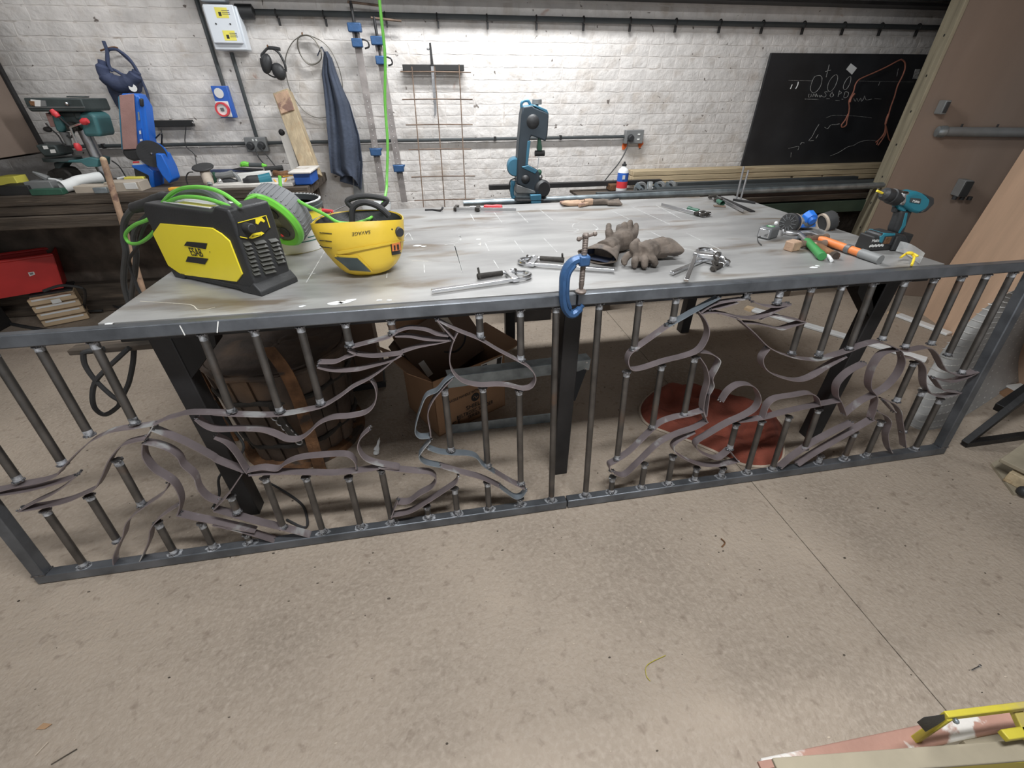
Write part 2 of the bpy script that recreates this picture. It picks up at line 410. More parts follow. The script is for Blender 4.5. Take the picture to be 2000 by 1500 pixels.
def bscore(b):
    x, z, L, k = b
    if z < .93 or z > 2.1: return 0
    P = [proj((x+i*L/2, WY, z+j*.033)) for i, j in ((-1, -1), (1, -1), (1, 1), (-1, 1))]
    cx = sum(p[0] for p in P)/4; cy = sum(p[1] for p in P)/4
    if not (15 < cx < 1800 and 8 < cy < 390): return 0
    if cx > 1470 and cy > 100: return 0
    if cx < 90+.52*(300-cy)*-1+5 and cy < 300: return 0
    a = 0
    for i in range(4): a += P[i][0]*P[(i+1) % 4][1]-P[(i+1) % 4][0]*P[i][1]
    return abs(a)/2
order = sorted(range(len(bricks)), key=lambda i: -bscore(bricks[i])); solo = set(order[:300])
bme = {}
stuff = MB(); low = MB()
for i, (x, z, L, k) in enumerate(bricks):
    if i in solo:
        if (L, k) not in bme:
            me = bpy.data.meshes.new('brick'); me.from_pydata(*[BR[L][k][0], [], BR[L][k][1]]); me.shade_smooth(); me.set_sharp_from_angle(angle=radians(50)); me.materials.append(M['paint_brick']); bme[L, k] = me
        o = bpy.data.objects.new('brick', bme[L, k]); COL.objects.link(o); o.location = (x, WY, z); o.parent = wl
    else:
        vs, fs = BR[L][k]; (low if z < .70 or (z < .9 and x < -1.0) else stuff).add([(p[0]+x, p[1]+WY, p[2]+z) for p in vs], fs)  # low rows go dark brown, reaching higher at the left
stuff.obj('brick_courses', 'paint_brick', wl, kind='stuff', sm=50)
low.obj('brick_courses', 'dark_brick', wl, kind='stuff', sm=50)
MB().box((.2, WY+.0035, .35), (11.3, .006, .70)).obj('dark_mortar', 'dark_brick', wl)  # thin sheet over the low mortar in the same dark brown
# side walls and roof of the shed
struct(MB().box((-5.5, .5, 1.4), (.2, 9, 3.4)), 'wall_left', 'mortar')
struct(MB().box((6.0, .5, 1.4), (.2, 9, 3.4)), 'wall_right', 'mortar')
struct(MB().box((.2, .5, 3.2), (11.6, 9, .12)), 'ceiling', 'ceiling')
# dark steel beam along the head of the wall with pipe under it
g = MB(); zb = PY(1500, 9, 3.93).z
g.box((2.2, 3.90, zb+.09), (7.4, .16, .012)); g.box((2.2, 3.90, zb+.17), (7.4, .012, .15)); g.box((2.2, 3.90, zb+.012), (7.4, .16, .02))
b_ = struct(g, 'trim_1', 'dark_steel')
MB().cyl((-1.5, 3.79, zb+.05), (5.9, 3.79, zb+.05), .02).obj('pipe', 'duct_grey', b_)

# ------------------------------------------------------------------ right hand brown partition door
T0 = V((3.635, 3.2, 0)); DD = V((.92, -.39, 0)).normalized(); DN = V((-.39, -.92, 0)).normalized()
az = atan2(DD.y, DD.x)
dr = thing('door', 'tall brown panelled door with pale timber edge and grey push bar', 'door', T0, (0, 0, az))
def DL(px, py, off=0.):            # pixel -> door local (x along, z) on its face, off = distance in front
    P = PP(px, py, T0+DN*off, DN); q = base(dr).inverted() @ P; return q
MB().box((1.0, .09, 1.3), (2.0, .18, 2.6)).obj('panel', 'door_brown', dr, bev=.002)
MB().box((-.012, .09, 1.3), (.024, .186, 2.6)).obj('edge_strip', 'door_edge', dr, bev=.003)
g = MB()
for zz in (.55, .75, .95, 1.18, 1.4, 1.62, 1.85): g.cyl((-.026, .07, zz), (-.0235, .07, zz), .008, n=10)
g.obj('screw_head', 'dark_steel', dr, kind='stuff')
a = DL(1836, 257, .04); b = DL(1990, 258, .04)
g = MB(); g.tube([(a.x, -.04, a.z), (a.x+1.5, -.04, a.z)], .032, 12)
pb = g.obj('push_bar', 'bar_grey', dr)
MB().lathe([(0, -.03), (.034, -.02), (.038, 0), (.038, .03)], (a.x, -.04, a.z), (1, 0, 0), 16).obj('end_cap', 'galv', pb, label='lighter rounded end cap of the push bar')
g = MB()
for k in range(5): g.cyl((a.x+.12+.22*k, -.04, a.z+.03), (a.x+.12+.22*k, -.04, a.z+.05), .006, n=8)
g.obj('stud', 'dark_steel', pb, kind='stuff')
for (x0, y0, x1, y1, mt, lab) in ((1812, 196, 1838, 222, 'bar_grey', 'small grey lock case above the push bar'), (1838, 350, 1876, 378, 'black_plastic', 'black box with open front below the push bar')):
    a = DL(x0, y1, .0); b = DL(x1, y0, 0)
    ww, hh = abs(b.x-a.x), abs(b.z-a.z)
    if mt == 'bar_grey':
        bx = MB().box((a.x+ww/2+.03, -.045, (a.z+b.z)/2), (ww*.8, .09, hh*1.05)).obj('lock_case', 'bar_grey', dr, bev=.006, label=lab)
        MB().box((a.x+ww/2+.03, -.093, (a.z+b.z)/2), (ww*.5, .008, hh*.8)).obj('cover', 'black_plastic', bx, bev=.003)
    else:
        bx = MB().box((a.x+ww/2+.05, -.05, (a.z+b.z)/2), (ww*.7, .1, hh*1.1)).obj('switch_box', 'bar_grey', dr, bev=.006, label='grey switch box with black cover below the push bar')
        MB().box((a.x+ww/2+.05, -.105, (a.z+b.z)/2), (ww*.66, .012, hh)).obj('cover', 'ink', bx, bev=.003)
        for k in range(3): MB().cyl((a.x+.07+.05*k, -.06, a.z-.005), (a.x+.07+.05*k, -.06, a.z-.03), .016, n=12).obj('gland', 'black_plastic', bx)

# ------------------------------------------------------------------ leaning plywood sheet
A = PZ(1795, 609); B = PZ(1860, 655)
d = (B-A).normalized(); nn = V((-d.y, d.x, 0)); nn = nn if nn.x > 0 else -nn
r0 = ray(2000, 290)                 # solve A + k*nn + h*z = CAM + t*ray
Mx = Matrix(((nn.x, 0, -r0.x), (nn.y, 0, -r0.y), (0, 1, -r0.z))); sol = Mx.inverted() @ (CAM-A)
top = nn*sol[0]+V((0, 0, sol[1])); top = top*(2.2/top.z)
pl = thing('plywood_sheet', 'pale pinkish plywood sheet leaning in front of the brown door', 'plywood', A)
g = MB(); w_ = d*1.25; th = nn*.018
c = [V(), w_, w_+top, top]
g.add(c+[p+th for p in c], [(0, 1, 2, 3), (7, 6, 5, 4), (0, 4, 5, 1), (1, 5, 6, 2), (2, 6, 7, 3), (3, 7, 4, 0)])
g.obj('sheet', 'plywood', pl, sm=0)
# white trims on the floor
def strip_on_floor(p, q, wd, h, lab, cut=False):
    a = PZ(*p, 0); b = PZ(*q, 0); t = thing('skirting_strip', lab, 'trim', (a+b)/2, (0, 0, atan2((b-a).y, (b-a).x)), 'white strips on the floor')
    L = (b-a).length; MB().box((0, 0, h/2+.001), (L, wd, h)).obj('strip', 'white', t, bev=.004)
    if cut: MB().box((-L/2-.03, 0, h/2), (.06, wd*1.02, h*1.02)).obj('bare_end', 'light_wood', t, label='bare timber end of the strip')
    return t
strip_on_floor((1470, 607), (1808, 706), .07, .02, 'long white strip lying on the floor behind the railing bars', True)
strip_on_floor((1752, 617), (1853, 655), .07, .02, 'short white strip lying along the foot of the plywood sheet', True)

# ================================================================== TREAD PLATE
lf = [PZ(1775, 830, 0), PZ(1795, 765, .12), PZ(1830, 700, .28), PZ(1880, 640, .46), PZ(1940, 590, .62), PZ(2010, 556, .78), PZ(2120, 530, .92)]
bt = [PZ(1775, 830), PZ(1802, 840), PZ(1850, 832), PZ(1900, 803), PZ(2000, 741), PZ(2110, 690), PZ(2230, 660)]
lf = smooth_path(lf, 6); bt = smooth_path(bt, 6)
def samp(P, t): t = t*(len(P)-1); i = min(int(t), len(P)-2); return P[i].lerp(P[i+1], t-i)
tp = thing('tread_plate', 'curled sheet of grey checker plate standing on the floor behind the end post', 'metal sheet', bt[10])
tp_f = lambda u, v: samp(lf, v)+(samp(bt, u)-bt[0])
MB().grid(tp_f, 40, 30, .004).obj('sheet', 'chequer', tp, world=True, sm=60)
g = MB(); nu, nv = 40, 30
for i in range(nu):
    for j in range(nv):
        u, v = (i+.5)/nu, (j+.5)/nv
        P = tp_f(u, v); du = (tp_f(min(u+.01, 1), v)-tp_f(max(u-.01, 0), v)).normalized(); dv = (tp_f(u, min(v+.01, 1))-tp_f(u, max(0, v-.01))).normalized()
        n_ = du.cross(dv).normalized(); e = (du if (i+j) % 2 else (du+dv*.25)).normalized(); f_ = n_.cross(e)
        for s_ in (1, -1):
            o_ = n_*(0 if s_ > 0 else -.004); vs = [P-e*.014+o_, P+f_*.0042+o_, P+e*.014+o_, P-f_*.0042+o_, P+n_*(.0028 if s_ > 0 else -.0068)-e*.005, P+n_*(.0028 if s_ > 0 else -.0068)+e*.005]
            g.add(vs, [(0, 1, 4), (1, 5, 4), (1, 2, 5), (2, 3, 5), (3, 4, 5), (3, 0, 4)])
g.obj('tread_bar', 'tread', tp, world=True, kind='stuff', sm=0)

# ================================================================== RAILING (two panels, leaning on the table edge)
TILT = math.atan(.11/.955)
CR = {'A': (0, 620, 2.778), 'B': (380, 600, 3.125), 'C': (740, 580, 3.261), 'D': (1100, 540, 3.261), 'E': (1440, 500, 3.125)}
RO = V((0, 1.22, 0)); RN = V((0, cos(TILT), -sin(TILT))); RZ = V((0, sin(TILT), cos(TILT)))
def RL(tagc, x, y, x0=0.):
    ox, oy, s = CR[tagc]; P = PP(ox+x/s, oy+y/s, RO, RN); return (P.x-x0, (P-RO).dot(RZ))
XS, X_L, X_R = .451, -1.6, 2.425
TOPZ = .957/cos(TILT)
def panel(x0, x1, lab, bars, strips, marks=()):
    t = thing('railing', lab, 'railing', (x0, RO.y, 0), (-TILT, 0, 0), 'decorative steel railing panels')
    W = x1-x0
    MB().box((W/2, 0, TOPZ-.02), (W, .04, .04)).obj('top_rail', 'rail_steel', t, bev=.004)
    MB().box((W/2, 0, .022), (W, .04, .04)).obj('bottom_rail', 'rail_steel', t, bev=.004)
    return t
def build_bars(t, x0, bars, welds, halos):
    for (ta, xa, ya, tb, xb, yb, flags) in bars:
        a = RL(ta, xa, ya, x0); b = RL(tb, xb, yb, x0)
        x = (a[0]+b[0])/2 if 'a' not in flags else a[0]
        if 'b' in flags: x = b[0]
        zt, zb = a[1], b[1]
        if 'T' in flags: zt = TOPZ-.042
        if 'B' in flags: zb = .043
        MB().tube([(x, 0, zb), (x, 0, zt)], .0125, 14).obj('baluster', 'tube_steel', t)
        for k, z in enumerate((zb, zt)):
            sg = 1 if k == 0 else -1
            for q in range(11):
                w_ = 2*pi*q/11+random.random()*.3
                welds.sph((x+.0140*cos(w_), .0140*sin(w_), z+sg*.003), .0042*random.uniform(.75, 1.25), 6, (1.15, 1.15, .8))
            halos.tube([(x, 0, z+sg*.006), (x, 0, z+sg*random.uniform(.016, .028))], .01285, 14, cap=False)
            if (k == 0 and 'B' in flags):
                n = 14; pts = [(x+.027*random.uniform(.8, 1.25)*cos(2*pi*i/n), max(-.0195, min(.0195, .022*sin(2*pi*i/n))), .0425) for i in range(n)]
                halos.add(pts, [tuple(range(n))])
def build_strips(t, x0, strips, halos, welds):
    for s in strips:
        mt = 'strip_steel'
        if s[0] == 'blue': mt = 'strip_blue'; s = s[1:]
        pts = []; tg = None
        for q in s:
            if isinstance(q, str): tg = q; continue
            pts.append(RL(tg, q[0], q[1], x0))
        wd = .036*random.uniform(.97, 1.03)
        MB().ribbon(pts, wd, .0032, 5).obj('scroll_strip', mt, t, sm=50)
        for e in (pts[0], pts[-1]):
            for q in range(4):
                welds.sph((e[0]+random.uniform(-.006, .006), random.uniform(-.012, .012), e[1]+random.uniform(-.003, .004)), .0042, 6)
LB = [('A', 0, 110, 'A', 105, 890, 'Tb'), ('A', 0, 300, 'A', 345, 800, 'Tb'), ('A', 185, 170, 'A', 515, 640, 'T'), ('A', 490, 145, 'A', 755, 575, 'T'),
      ('B', 35, 180, 'B', 245, 640, 'T'), ('B', 362, 150, 'B', 525, 640, 'T'), ('B', 635, 130, 'B', 783, 592, 'T'), ('C', 80, 150, 'C', 88, 235, 'T'),
      ('C', 640, 105, 'C', 645, 262, 'T'), ('C', 900, 85, 'C', 905, 405, 'T'), ('C', 1140, 70, 'C', 1090, 1290, 'TB'), 
      ('A', 218, 1045, 'A', 500, 1370, 'B'), ('A', 470, 965, 'A', 650, 1215, ''), ('A', 625, 770, 'A', 780, 1020, ''), ('A', 850, 1110, 'A', 955, 1290, 'B'),
      ('A', 1085, 1110, 'A', 1170, 1260, 'B'), ('B', 310, 1380, 'B', 350, 1450, 'B'), ('B', 415, 1040, 'B', 555, 1345, ''), ('B', 665, 1035, 'B', 800, 1385, 'B'),
      ('B', 935, 1035, 'B', 1020, 1345, 'B'), ('B', 1140, 985, 'B', 1208, 1325, 'B'), ('C', 305, 1330, 'C', 318, 1410, 'B'), ('C', 487, 1215, 'C', 495, 1385, 'B'),
      ('C', 692, 1175, 'C', 700, 1350, 'B'), ('C', 665, 575, 'C', 690, 1080, ''), ('C', 897, 1280, 'C', 900, 1325, 'B'), ('C', 897, 590, 'C', 900, 1190, ''), ('C', 420, 580, 'C', 458, 980, ''),
      ('B', 925, 105, 'B', 945, 240, 'T'), ('B', 225, 1150, 'B', 258, 1255, '')]
LS = [['A', (-60, 935), (0, 932), (110, 905), (240, 880), (318, 848), (345, 815), (430, 725), (500, 665), (545, 640), (620, 608), (740, 590), (845, 572), (905, 545), (960, 530), (1040, 512), (1250, 515), 'B', (120, 642), (250, 650), (430, 655), (540, 648), (640, 632), (780, 600), (880, 545), (970, 480), (1065, 430), (1150, 370), (1215, 315), (1268, 275), 'C', (150, 345), (250, 312), (370, 288), (450, 270)],
      ['A', (-40, 952), (60, 943), (150, 930), (260, 905), (380, 870), (430, 845)],
      ['A', (430, 845), (380, 890), (300, 945), (200, 993), (120, 1036)],
      ['A', (120, 1036), (250, 1016), (380, 985), (480, 942), (530, 915), (568, 850), (600, 775), (632, 725), (680, 680), (770, 655), (795, 652)],
      ['A', (795, 650), (832, 600), (845, 575)],
      ['A', (790, 672), (860, 685), (925, 710), (975, 748), (1000, 795), (1060, 850), (1085, 920), (1130, 970), (1190, 995)],
      ['A', (788, 680), (790, 745), (835, 812), (900, 855), (950, 892), (982, 950), (988, 1000), (972, 1062)],
      ['A', (925, 890), (890, 948), (800, 1010), (722, 1072), (692, 1115), (680, 1170), (652, 1225), (628, 1290), (635, 1350)],
      ['A', (970, 1012), (890, 1065), (832, 1125), (818, 1200), (778, 1290), (757, 1338)],
      ['A', (975, 1062), (1080, 1085), (1200, 1110), (1389, 1152), 'B', (120, 1313), (270, 1350), (400, 1388), (492, 1418)],
      ['B', (125, 1228), (240, 1262), (400, 1308), (550, 1345), (640, 1368), (742, 1397)],
      ['B', (125, 1222), (205, 1140), (300, 1002)],
      ['A', (835, 600), (1000, 668), (1150, 748), 'B', (150, 932), (305, 992)],
      ['B', (15, 672), (75, 720), (150, 742), (300, 738), (420, 745), (500, 772), (570, 802), (640, 800), (700, 762), (760, 705), (840, 670), (950, 660), (1040, 640), (1090, 600), (1112, 540), (1105, 480), (1080, 438)],
      ['B', (130, 785), (200, 820), (260, 890), (308, 970), (330, 1000)],
      ['B', (330, 992), (420, 975), (510, 982), (560, 945), (640, 915), (760, 900), (900, 892), (955, 905), (985, 940), (988, 972)],
      ['B', (340, 1012), (500, 1002), (700, 1005), (850, 1008), (980, 995), (1060, 985), (1130, 972)],
      ['B', (1068, 738), (1015, 790), (1000, 850), (1040, 915), (1120, 948), (1250, 972), 'C', (0, 1072), (100, 1090), (250, 1105), (325, 1112), (365, 1150), (335, 1205), (260, 1248), (190, 1298), (122, 1300)],
      ['C', (122, 1290), (98, 1340), (80, 1392)], ['C', (82, 1385), (200, 1360), (300, 1303), (420, 1225), (490, 1175), (507, 1130)],
      ['B', (965, 237), (1050, 215), (1180, 180), (1230, 150), 'C', (130, 210), (200, 192), (300, 205), (370, 233), (440, 240)],
      ['C', (105, 242), (200, 246), (300, 264), (445, 270)],
      ['B', (945, 258), (1000, 282), (1100, 293), (1230, 282), (1268, 272)],
      ['B', (762, 332), (860, 330), (925, 302), (990, 280)], ['B', (755, 358), (850, 380), (980, 378), (1080, 355), (1200, 320), (1265, 285)],
      ['C', (370, 140), (500, 208), (640, 265), (760, 335), (900, 408), (948, 438), (985, 480), (992, 525), (965, 568), (910, 580), (830, 560), (750, 553), (650, 558), (560, 542), (505, 512), (462, 455), (450, 380), (468, 290), (500, 218)],
      ['C', (372, 142), (440, 220), (482, 268)],
      ['blue', 'C', (475, 490), (420, 532), (370, 590), (300, 625), (262, 715), (240, 790), (232, 850), (262, 885), (325, 882)],
      ['C', (470, 505), (400, 580), (345, 650), (312, 735), (325, 830), (332, 880)],
      ['blue', 'C', (328, 905), (272, 975), (257, 1010), (295, 1048), (390, 1070)],
      ['C', (390, 1070), (520, 1110), (650, 1145), (765, 1198)],
      ['blue', 'C', (765, 1198), (800, 1225), (862, 1268), (905, 1262), (935, 1220)],
      ['blue', 'C', (310, 955), (380, 980), (460, 990), (560, 993), (620, 1012), (660, 1060), (735, 1108)], ['C', (735, 1108), (840, 1170), (925, 1210)]]
RB = [('D', 250, 180, 'D', 125, 1395, 'TB'), ('D', 495, 160, 'D', 440, 470, 'T'), ('D', 420, 600, 'D', 330, 1165, ''), ('D', 318, 1275, 'D', 300, 1380, 'B'),
      ('D', 725, 150, 'D', 690, 290, 'T'), ('D', 635, 560, 'D', 560, 965, ''), ('D', 518, 1190, 'D', 500, 1340, 'B'), ('D', 838, 510, 'D', 770, 885, ''), ('D', 698, 1140, 'D', 667, 1320, 'B'),
      ('D', 1172, 105, 'D', 1162, 140, 'T'), ('D', 850, 1215, 'D', 838, 1290, 'B'), ('D', 1390, 95, 'D', 1355, 175, 'T'), ('D', 1105, 935, 'D', 1058, 1100, ''), ('D', 1018, 1215, 'D', 1005, 1270, 'B'),
      ('E', 470, 200, 'E', 315, 600, 'T'), ('D', 1275, 915, 'D', 1162, 1245, 'B'), ('E', 655, 190, 'E', 480, 612, 'T'), ('E', 330, 975, 'E', 205, 1290, 'B'),
      ('E', 850, 170, 'E', 662, 572, 'T'), ('E', 510, 930, 'E', 397, 1180, ''), ('E', 512, 1215, 'E', 500, 1242, 'B'), ('E', 1045, 165, 'E', 858, 515, 'T'), ('E', 728, 1070, 'E', 650, 1222, 'B'),
      ('E', 1225, 150, 'E', 997, 562, 'T'), ('E', 888, 1005, 'E', 790, 1202, 'B'), ('E', 1400, 130, 'E', 1150, 545, 'T'), ('E', 1092, 645, 'E', 960, 892, ''),
      ('E', 1545, 115, 'E', 1262, 612, 'T'), ('E', 1140, 820, 'E', 1005, 1075, ''), ('E', 1700, 110, 'E', 1345, 718, 'T'), ('E', 1262, 865, 'E', 1078, 1155, 'B')]
RS = [['blue', 'D', (985, 130), (850, 205), (740, 268), (660, 312)], ['D', (660, 312), (600, 355), (480, 440), (420, 485), (405, 540), (430, 585), (500, 580), (640, 535), (760, 505), (850, 470), (897, 410), (915, 340), (892, 270), (848, 215)],
      ['D', (860, 475), (930, 485), (985, 525), (968, 580), (938, 640), (945, 690), (920, 740)], ['D', (860, 510), (900, 575), (915, 660), (892, 750), (880, 830), (895, 882)],
      ['D', (918, 740), (900, 880)], ['D', (302, 1240), (288, 1195), (330, 1170), (420, 1110), (530, 1002), (610, 930), (700, 895), (800, 875), (885, 850)],
      ['D', (315, 1240), (350, 1258), (395, 1255), (470, 1185), (600, 1062), (720, 1000), (830, 962), (912, 915)], ['D', (880, 850), (905, 915)],
      ['D', (830, 985), (720, 1045), (695, 1095), (760, 1150), (860, 1190), (960, 1197), (1040, 1185), (1105, 1170)],
      ['D', (1003, 790), (1050, 722), (1120, 682), (1200, 692), (1242, 760), (1222, 830), (1150, 880), (1040, 930), (920, 1000), (842, 1050), (845, 1090), (900, 1130), (980, 1152), (1052, 1100)],
      ['D', (1055, 1105), (1105, 1170)],
      ['D', (865, 225), (915, 190), (980, 165), (1050, 152), (1140, 140)], ['D', (865, 232), (940, 222), (1020, 232), (1110, 255), (1200, 262), (1290, 238), (1360, 205), (1432, 172)], ['D', (1195, 152), (1260, 180), (1340, 188), (1430, 172)],
      ['D', (930, 205), (1000, 190), (1100, 160)],
      ['D', (1140, 290), (1220, 295), (1320, 318), (1380, 330), 'E', (330, 420), (402, 398)], ['E', (130, 378), (200, 356), (290, 372), (395, 395)],
      ['D', (975, 225), (1100, 265), 'E', (20, 400), (90, 462), (180, 550), (290, 602), (400, 625), (490, 628), (600, 598), (670, 575), (760, 540), (850, 520), (925, 543), (1000, 575), (1080, 565), (1155, 555), (1200, 590), (1232, 650), (1262, 695), (1340, 722), (1450, 702)],
      ['E', (182, 560), (142, 620), (160, 680), (230, 725), (350, 755), (440, 735), (540, 672), (650, 608)],
      ['E', (970, 568), (885, 590), (830, 655), (800, 740), (800, 800), (835, 850), (832, 910), (808, 990)],
      ['E', (985, 578), (1003, 640), (972, 720), (900, 800), (825, 845), (740, 890), (650, 962)], ['E', (650, 965), (622, 890), (600, 850), (598, 800), (620, 755), (680, 700), (772, 652)],
      ['E', (150, 985), (178, 905), (230, 865), (330, 848), (430, 832), (478, 858), (492, 905)], ['E', (0, 1005), (150, 985), (280, 950), (450, 912), (612, 880)],
      ['E', (255, 1288), (330, 1222), (450, 1140), (560, 1080), (695, 1012)], ['E', (362, 1270), (450, 1210), (600, 1120), (720, 1050), (822, 990)],
      ['E', (1000, 612), (1090, 628), (1128, 680), (1130, 760), (1150, 815), (1200, 848), (1270, 850), (1345, 828)], ['E', (1188, 740), (1215, 780), (1252, 815), (1345, 828)],
      ['E', (1188, 740), (1290, 762), (1380, 737), (1452, 700)], ['E', (882, 872), (940, 892), (982, 940), (990, 1000), (1003, 1080), (1012, 1160)],
      ['E', (845, 942), (900, 972), (922, 1010), (902, 1080), (910, 1150), (930, 1192)], ['E', (895, 885), (950, 945)]]
for (x0, x1, lab, bars, strips) in ((X_L, XS-.002, 'left steel railing panel with galloping horse made of bent flat strip', LB, LS), (XS+.002, X_R, 'right steel railing panel with animal scrollwork of bent flat strip', RB, RS)):
    t = panel(x0, x1, lab, None, None)
    welds, halos = MB(), MB()
    build_bars(t, x0, bars, welds, halos); build_strips(t, x0, strips, halos, welds)
    px = .02 if x0 < 0 else (x1-x0)-.02
    MB().box((px, 0, TOPZ/2), (.04, .04, TOPZ-.082)).obj('end_post', 'rail_steel', t, bev=.004)
    welds.box((px, 0, .0435), (.046, .042, .006))
    welds.obj('weld_bead', 'weld', t, kind='stuff'); halos.obj('heat_mark', 'halo', t, kind='stuff', sm=0)
    if x0 < 0:
        for (u, v, u2, v2) in ((351, 636, 361, 655), (426, 628, 424, 650)):
            P = PP(u, v, RO+RN*-.021, RN); Q = PP(u2, v2, RO+RN*-.021, RN)
            MB().bar((P.x-x0, -.0205, (P-RO).dot(RZ)), (Q.x-x0, -.0205, (Q-RO).dot(RZ)), .001, .003, (1, 0, 0)).obj('chalk_mark', 'chalk_bright', t)
    # one small loose twist of paint film stuck to a strip
# ================================================================== WELDING TABLE
TX0, TX1, TY0, TY1, TZ = -1.035, 2.0, 1.372, 2.80, .95
tb = thing('welding_table', 'large steel plate welding table marked with chalk lines', 'table', ((TX0+TX1)/2, (TY0+TY1)/2, 0))
cx, cy = tb.location.x, tb.location.y
MB().box((0, 0, TZ-.006), (TX1-TX0, TY1-TY0, .012)).obj('tabletop', 'table_top', tb, bev=.0015)
for (a, b, nm) in (((TX0+.03, TY0+.03), (TX1-.03, TY0+.03), 0), ((TX0+.03, TY1-.03), (TX1-.03, TY1-.03), 0), ((TX0+.03, TY0+.06), (TX0+.03, TY1-.06), 0), ((TX1-.03, TY0+.06), (TX1-.03, TY1-.06), 0)):
    MB().bar((a[0]-cx, a[1]-cy, TZ-.042), (b[0]-cx, b[1]-cy, TZ-.042), .05, .058).obj('frame_rail', 'dark_steel', tb, bev=.003)
for (lx, ly) in ((-.915, 1.44), (.475, 1.44), (1.86, 1.45), (-.915, 2.71), (.45, 2.71), (1.80, 2.70)):
    s_ = .068
    lg = MB().box((lx-cx, ly-cy, (TZ-.07)/2), (s_, s_, TZ-.07)).obj('leg', 'dark_steel', tb, bev=.004)
    if abs(lx) > .6 and ly < 2:
        sg = 1 if lx < 0 else -1
        sl = lx-cx
        MB().prismY([(sl+sg*s_/2, TZ-.075), (sl+sg*(s_/2+.13), TZ-.075), (sl+sg*(s_/2+.12), TZ-.12), (sl+sg*s_/2, TZ-.24)], ly-cy-.03, ly-cy+.03).obj('gusset', 'black_steel', lg)
        if lx > 0: MB().prismY([(sl-s_/2, TZ-.075), (sl-s_/2-.09, TZ-.075), (sl-s_/2, TZ-.2)], ly-cy-.03, ly-cy+.03).obj('gusset', 'black_steel', lg)
# chalk marks, scratches on the plate (thin flat deposits)
def flat_lines(L, wd, m, name, z=TZ+.0006):
    g = MB()
    for pl_ in L:
        P = smooth_path([PZ(x, y, z) for x, y in pl_], 4)
        for a, b in zip(P, P[1:]):
            t = (b-a); 
            if t.length < 1e-5: continue
            s_ = V((-t.y, t.x, 0)).normalized()*wd/2
            g.add([a+s_, b+s_, b-s_, a-s_], [(0, 1, 2, 3)])
    return g.obj(name, m, tb, world=True, kind='stuff', sm=0)
c8 = lambda x, y: (800+x/5, 380+y/5); c11 = lambda x, y: (1100+x/5, 380+y/5); c5 = lambda x, y: (540+x/5, 340+y/5)
flat_lines([[c8(595, 190), c8(632, 255)], [c8(825, 172), c8(903, 272)], [c8(1055, 170), c8(1160, 275)], [c8(1275, 150), c8(1400, 250)], [c8(735, 465), c8(775, 550)], [c8(1010, 430), c8(1110, 565)],
            [c8(1295, 410), c8(1440, 560)], [c8(438, 490), c8(512, 755)], [c8(140, 650), c8(145, 765)], [c8(400, 460), c8(470, 450), c8(500, 420), c8(480, 395)], [c5(1255, 610), c5(1290, 575), c5(1330, 640)],
            [c5(1790, 600), c5(1800, 640), c5(1760, 670), c5(1640, 690)], [c8(760, 460), c8(880, 450), c8(1000, 425)], [c8(1590, 320), c8(1600, 290), c8(1660, 270)], [c8(1790, 290), c8(1840, 330), c8(1800, 370)],
            [c8(1600, 330), c8(1650, 345), c8(1600, 365)], [c5(1740, 700), c5(1815, 950)], [c5(470, 755), c5(290, 1060)], [c5(1085, 930), c5(1075, 1015)], [c8(820, 640), c8(870, 720)],
            [c11(480, 160), c11(655, 245)], [c11(670, 120), c11(1040, 290)], [c11(890, 95), c11(1160, 240)], [c11(860, 365), c11(1050, 460)], [c11(1200, 375), c11(1540, 540)], [c11(540, 120), c11(900, 110)],
            [c11(1090, 510), c11(1280, 545)], [c5(380, 970), c5(310, 975)]], .0035, 'chalk_line' and 'chalk_faint', 'chalk_line')
flat_lines([[(273, 588), (320, 591), (372, 595), (385, 604), (398, 605), (420, 600)], [c8(180, 650), c8(20, 645)], [c8(690, 470), c8(690, 495)]], .003, 'scratch', 'scratch')
g = MB()
for (x, y, r) in ((590, 598, .012), (213, 632, .014), (655, 592, .028), (672, 590, .02), (686, 586, .018), (741, 586, .012), (760, 586, .010), (815, 480, .022), (828, 481, .014), (935, 467, .012), (937, 477, .008), (1590, 522, .018), (1597, 519, .012), (1650, 470, .006), (1165, 448, .008)):
    P = PZ(x, y, TZ+.0008); n = 9; g.add([P+V((r*random.uniform(.6, 1.2)*cos(2*pi*i/n), r*.6*random.uniform(.6, 1.2)*sin(2*pi*i/n), 0)) for i in range(n)], [tuple(range(n))])
g.obj('paint_spot', 'white', tb, world=True, kind='stuff', sm=0)

# helper: trace on a vertical plane Y=const -> local xz of root o
CRP = {'W': (240, 340, 5), 'H': (540, 340, 5), 'K': (800, 380, 5), 'G': (1100, 380, 5), 'R': (1440, 340, 4.762), 'S': (960, 180, 6.82), 'N': (190, 80, 5), 'Q': (70, 170, 7.5),
       'a': (0, 0, 3.75), 'b': (350, 0, 3.75), 'c': (700, 0, 3.572), 'd': (1100, 0, 3.572), 'e': (1540, 100, 6.523), 'f': (400, 0, 7.5), 'g': (1160, 310, 6.667), 'h': (350, 300, 6.667), 'i': (0, 440, 6.667),
       'j': (150, 620, 6.25), 'k': (380, 620, 3.947), 'l': (760, 600, 5), 'm': (0, 180, 6.25), 'n': (1800, 640, 4.167), 'o': (1380, 320, 5.882), 'p': (0, 0, 1), 'q': (1450, 1100, 3.636), 'r': (0, 280, 4.167), 'D': (1100, 540, 3.261), 'E': (1440, 500, 3.125)}
def pc(c, x, y): ox, oy, s = CRP[c]; return ox+x/s, oy+y/s
def TR(o, c, pts, Y):
    out = []
    for x, y in pts:
        P = PY(*pc(c, x, y), Y)-o.location; out.append((P.x, P.z))
    return out
def TP(c, x, y, Y): return PY(*pc(c, x, y), Y)
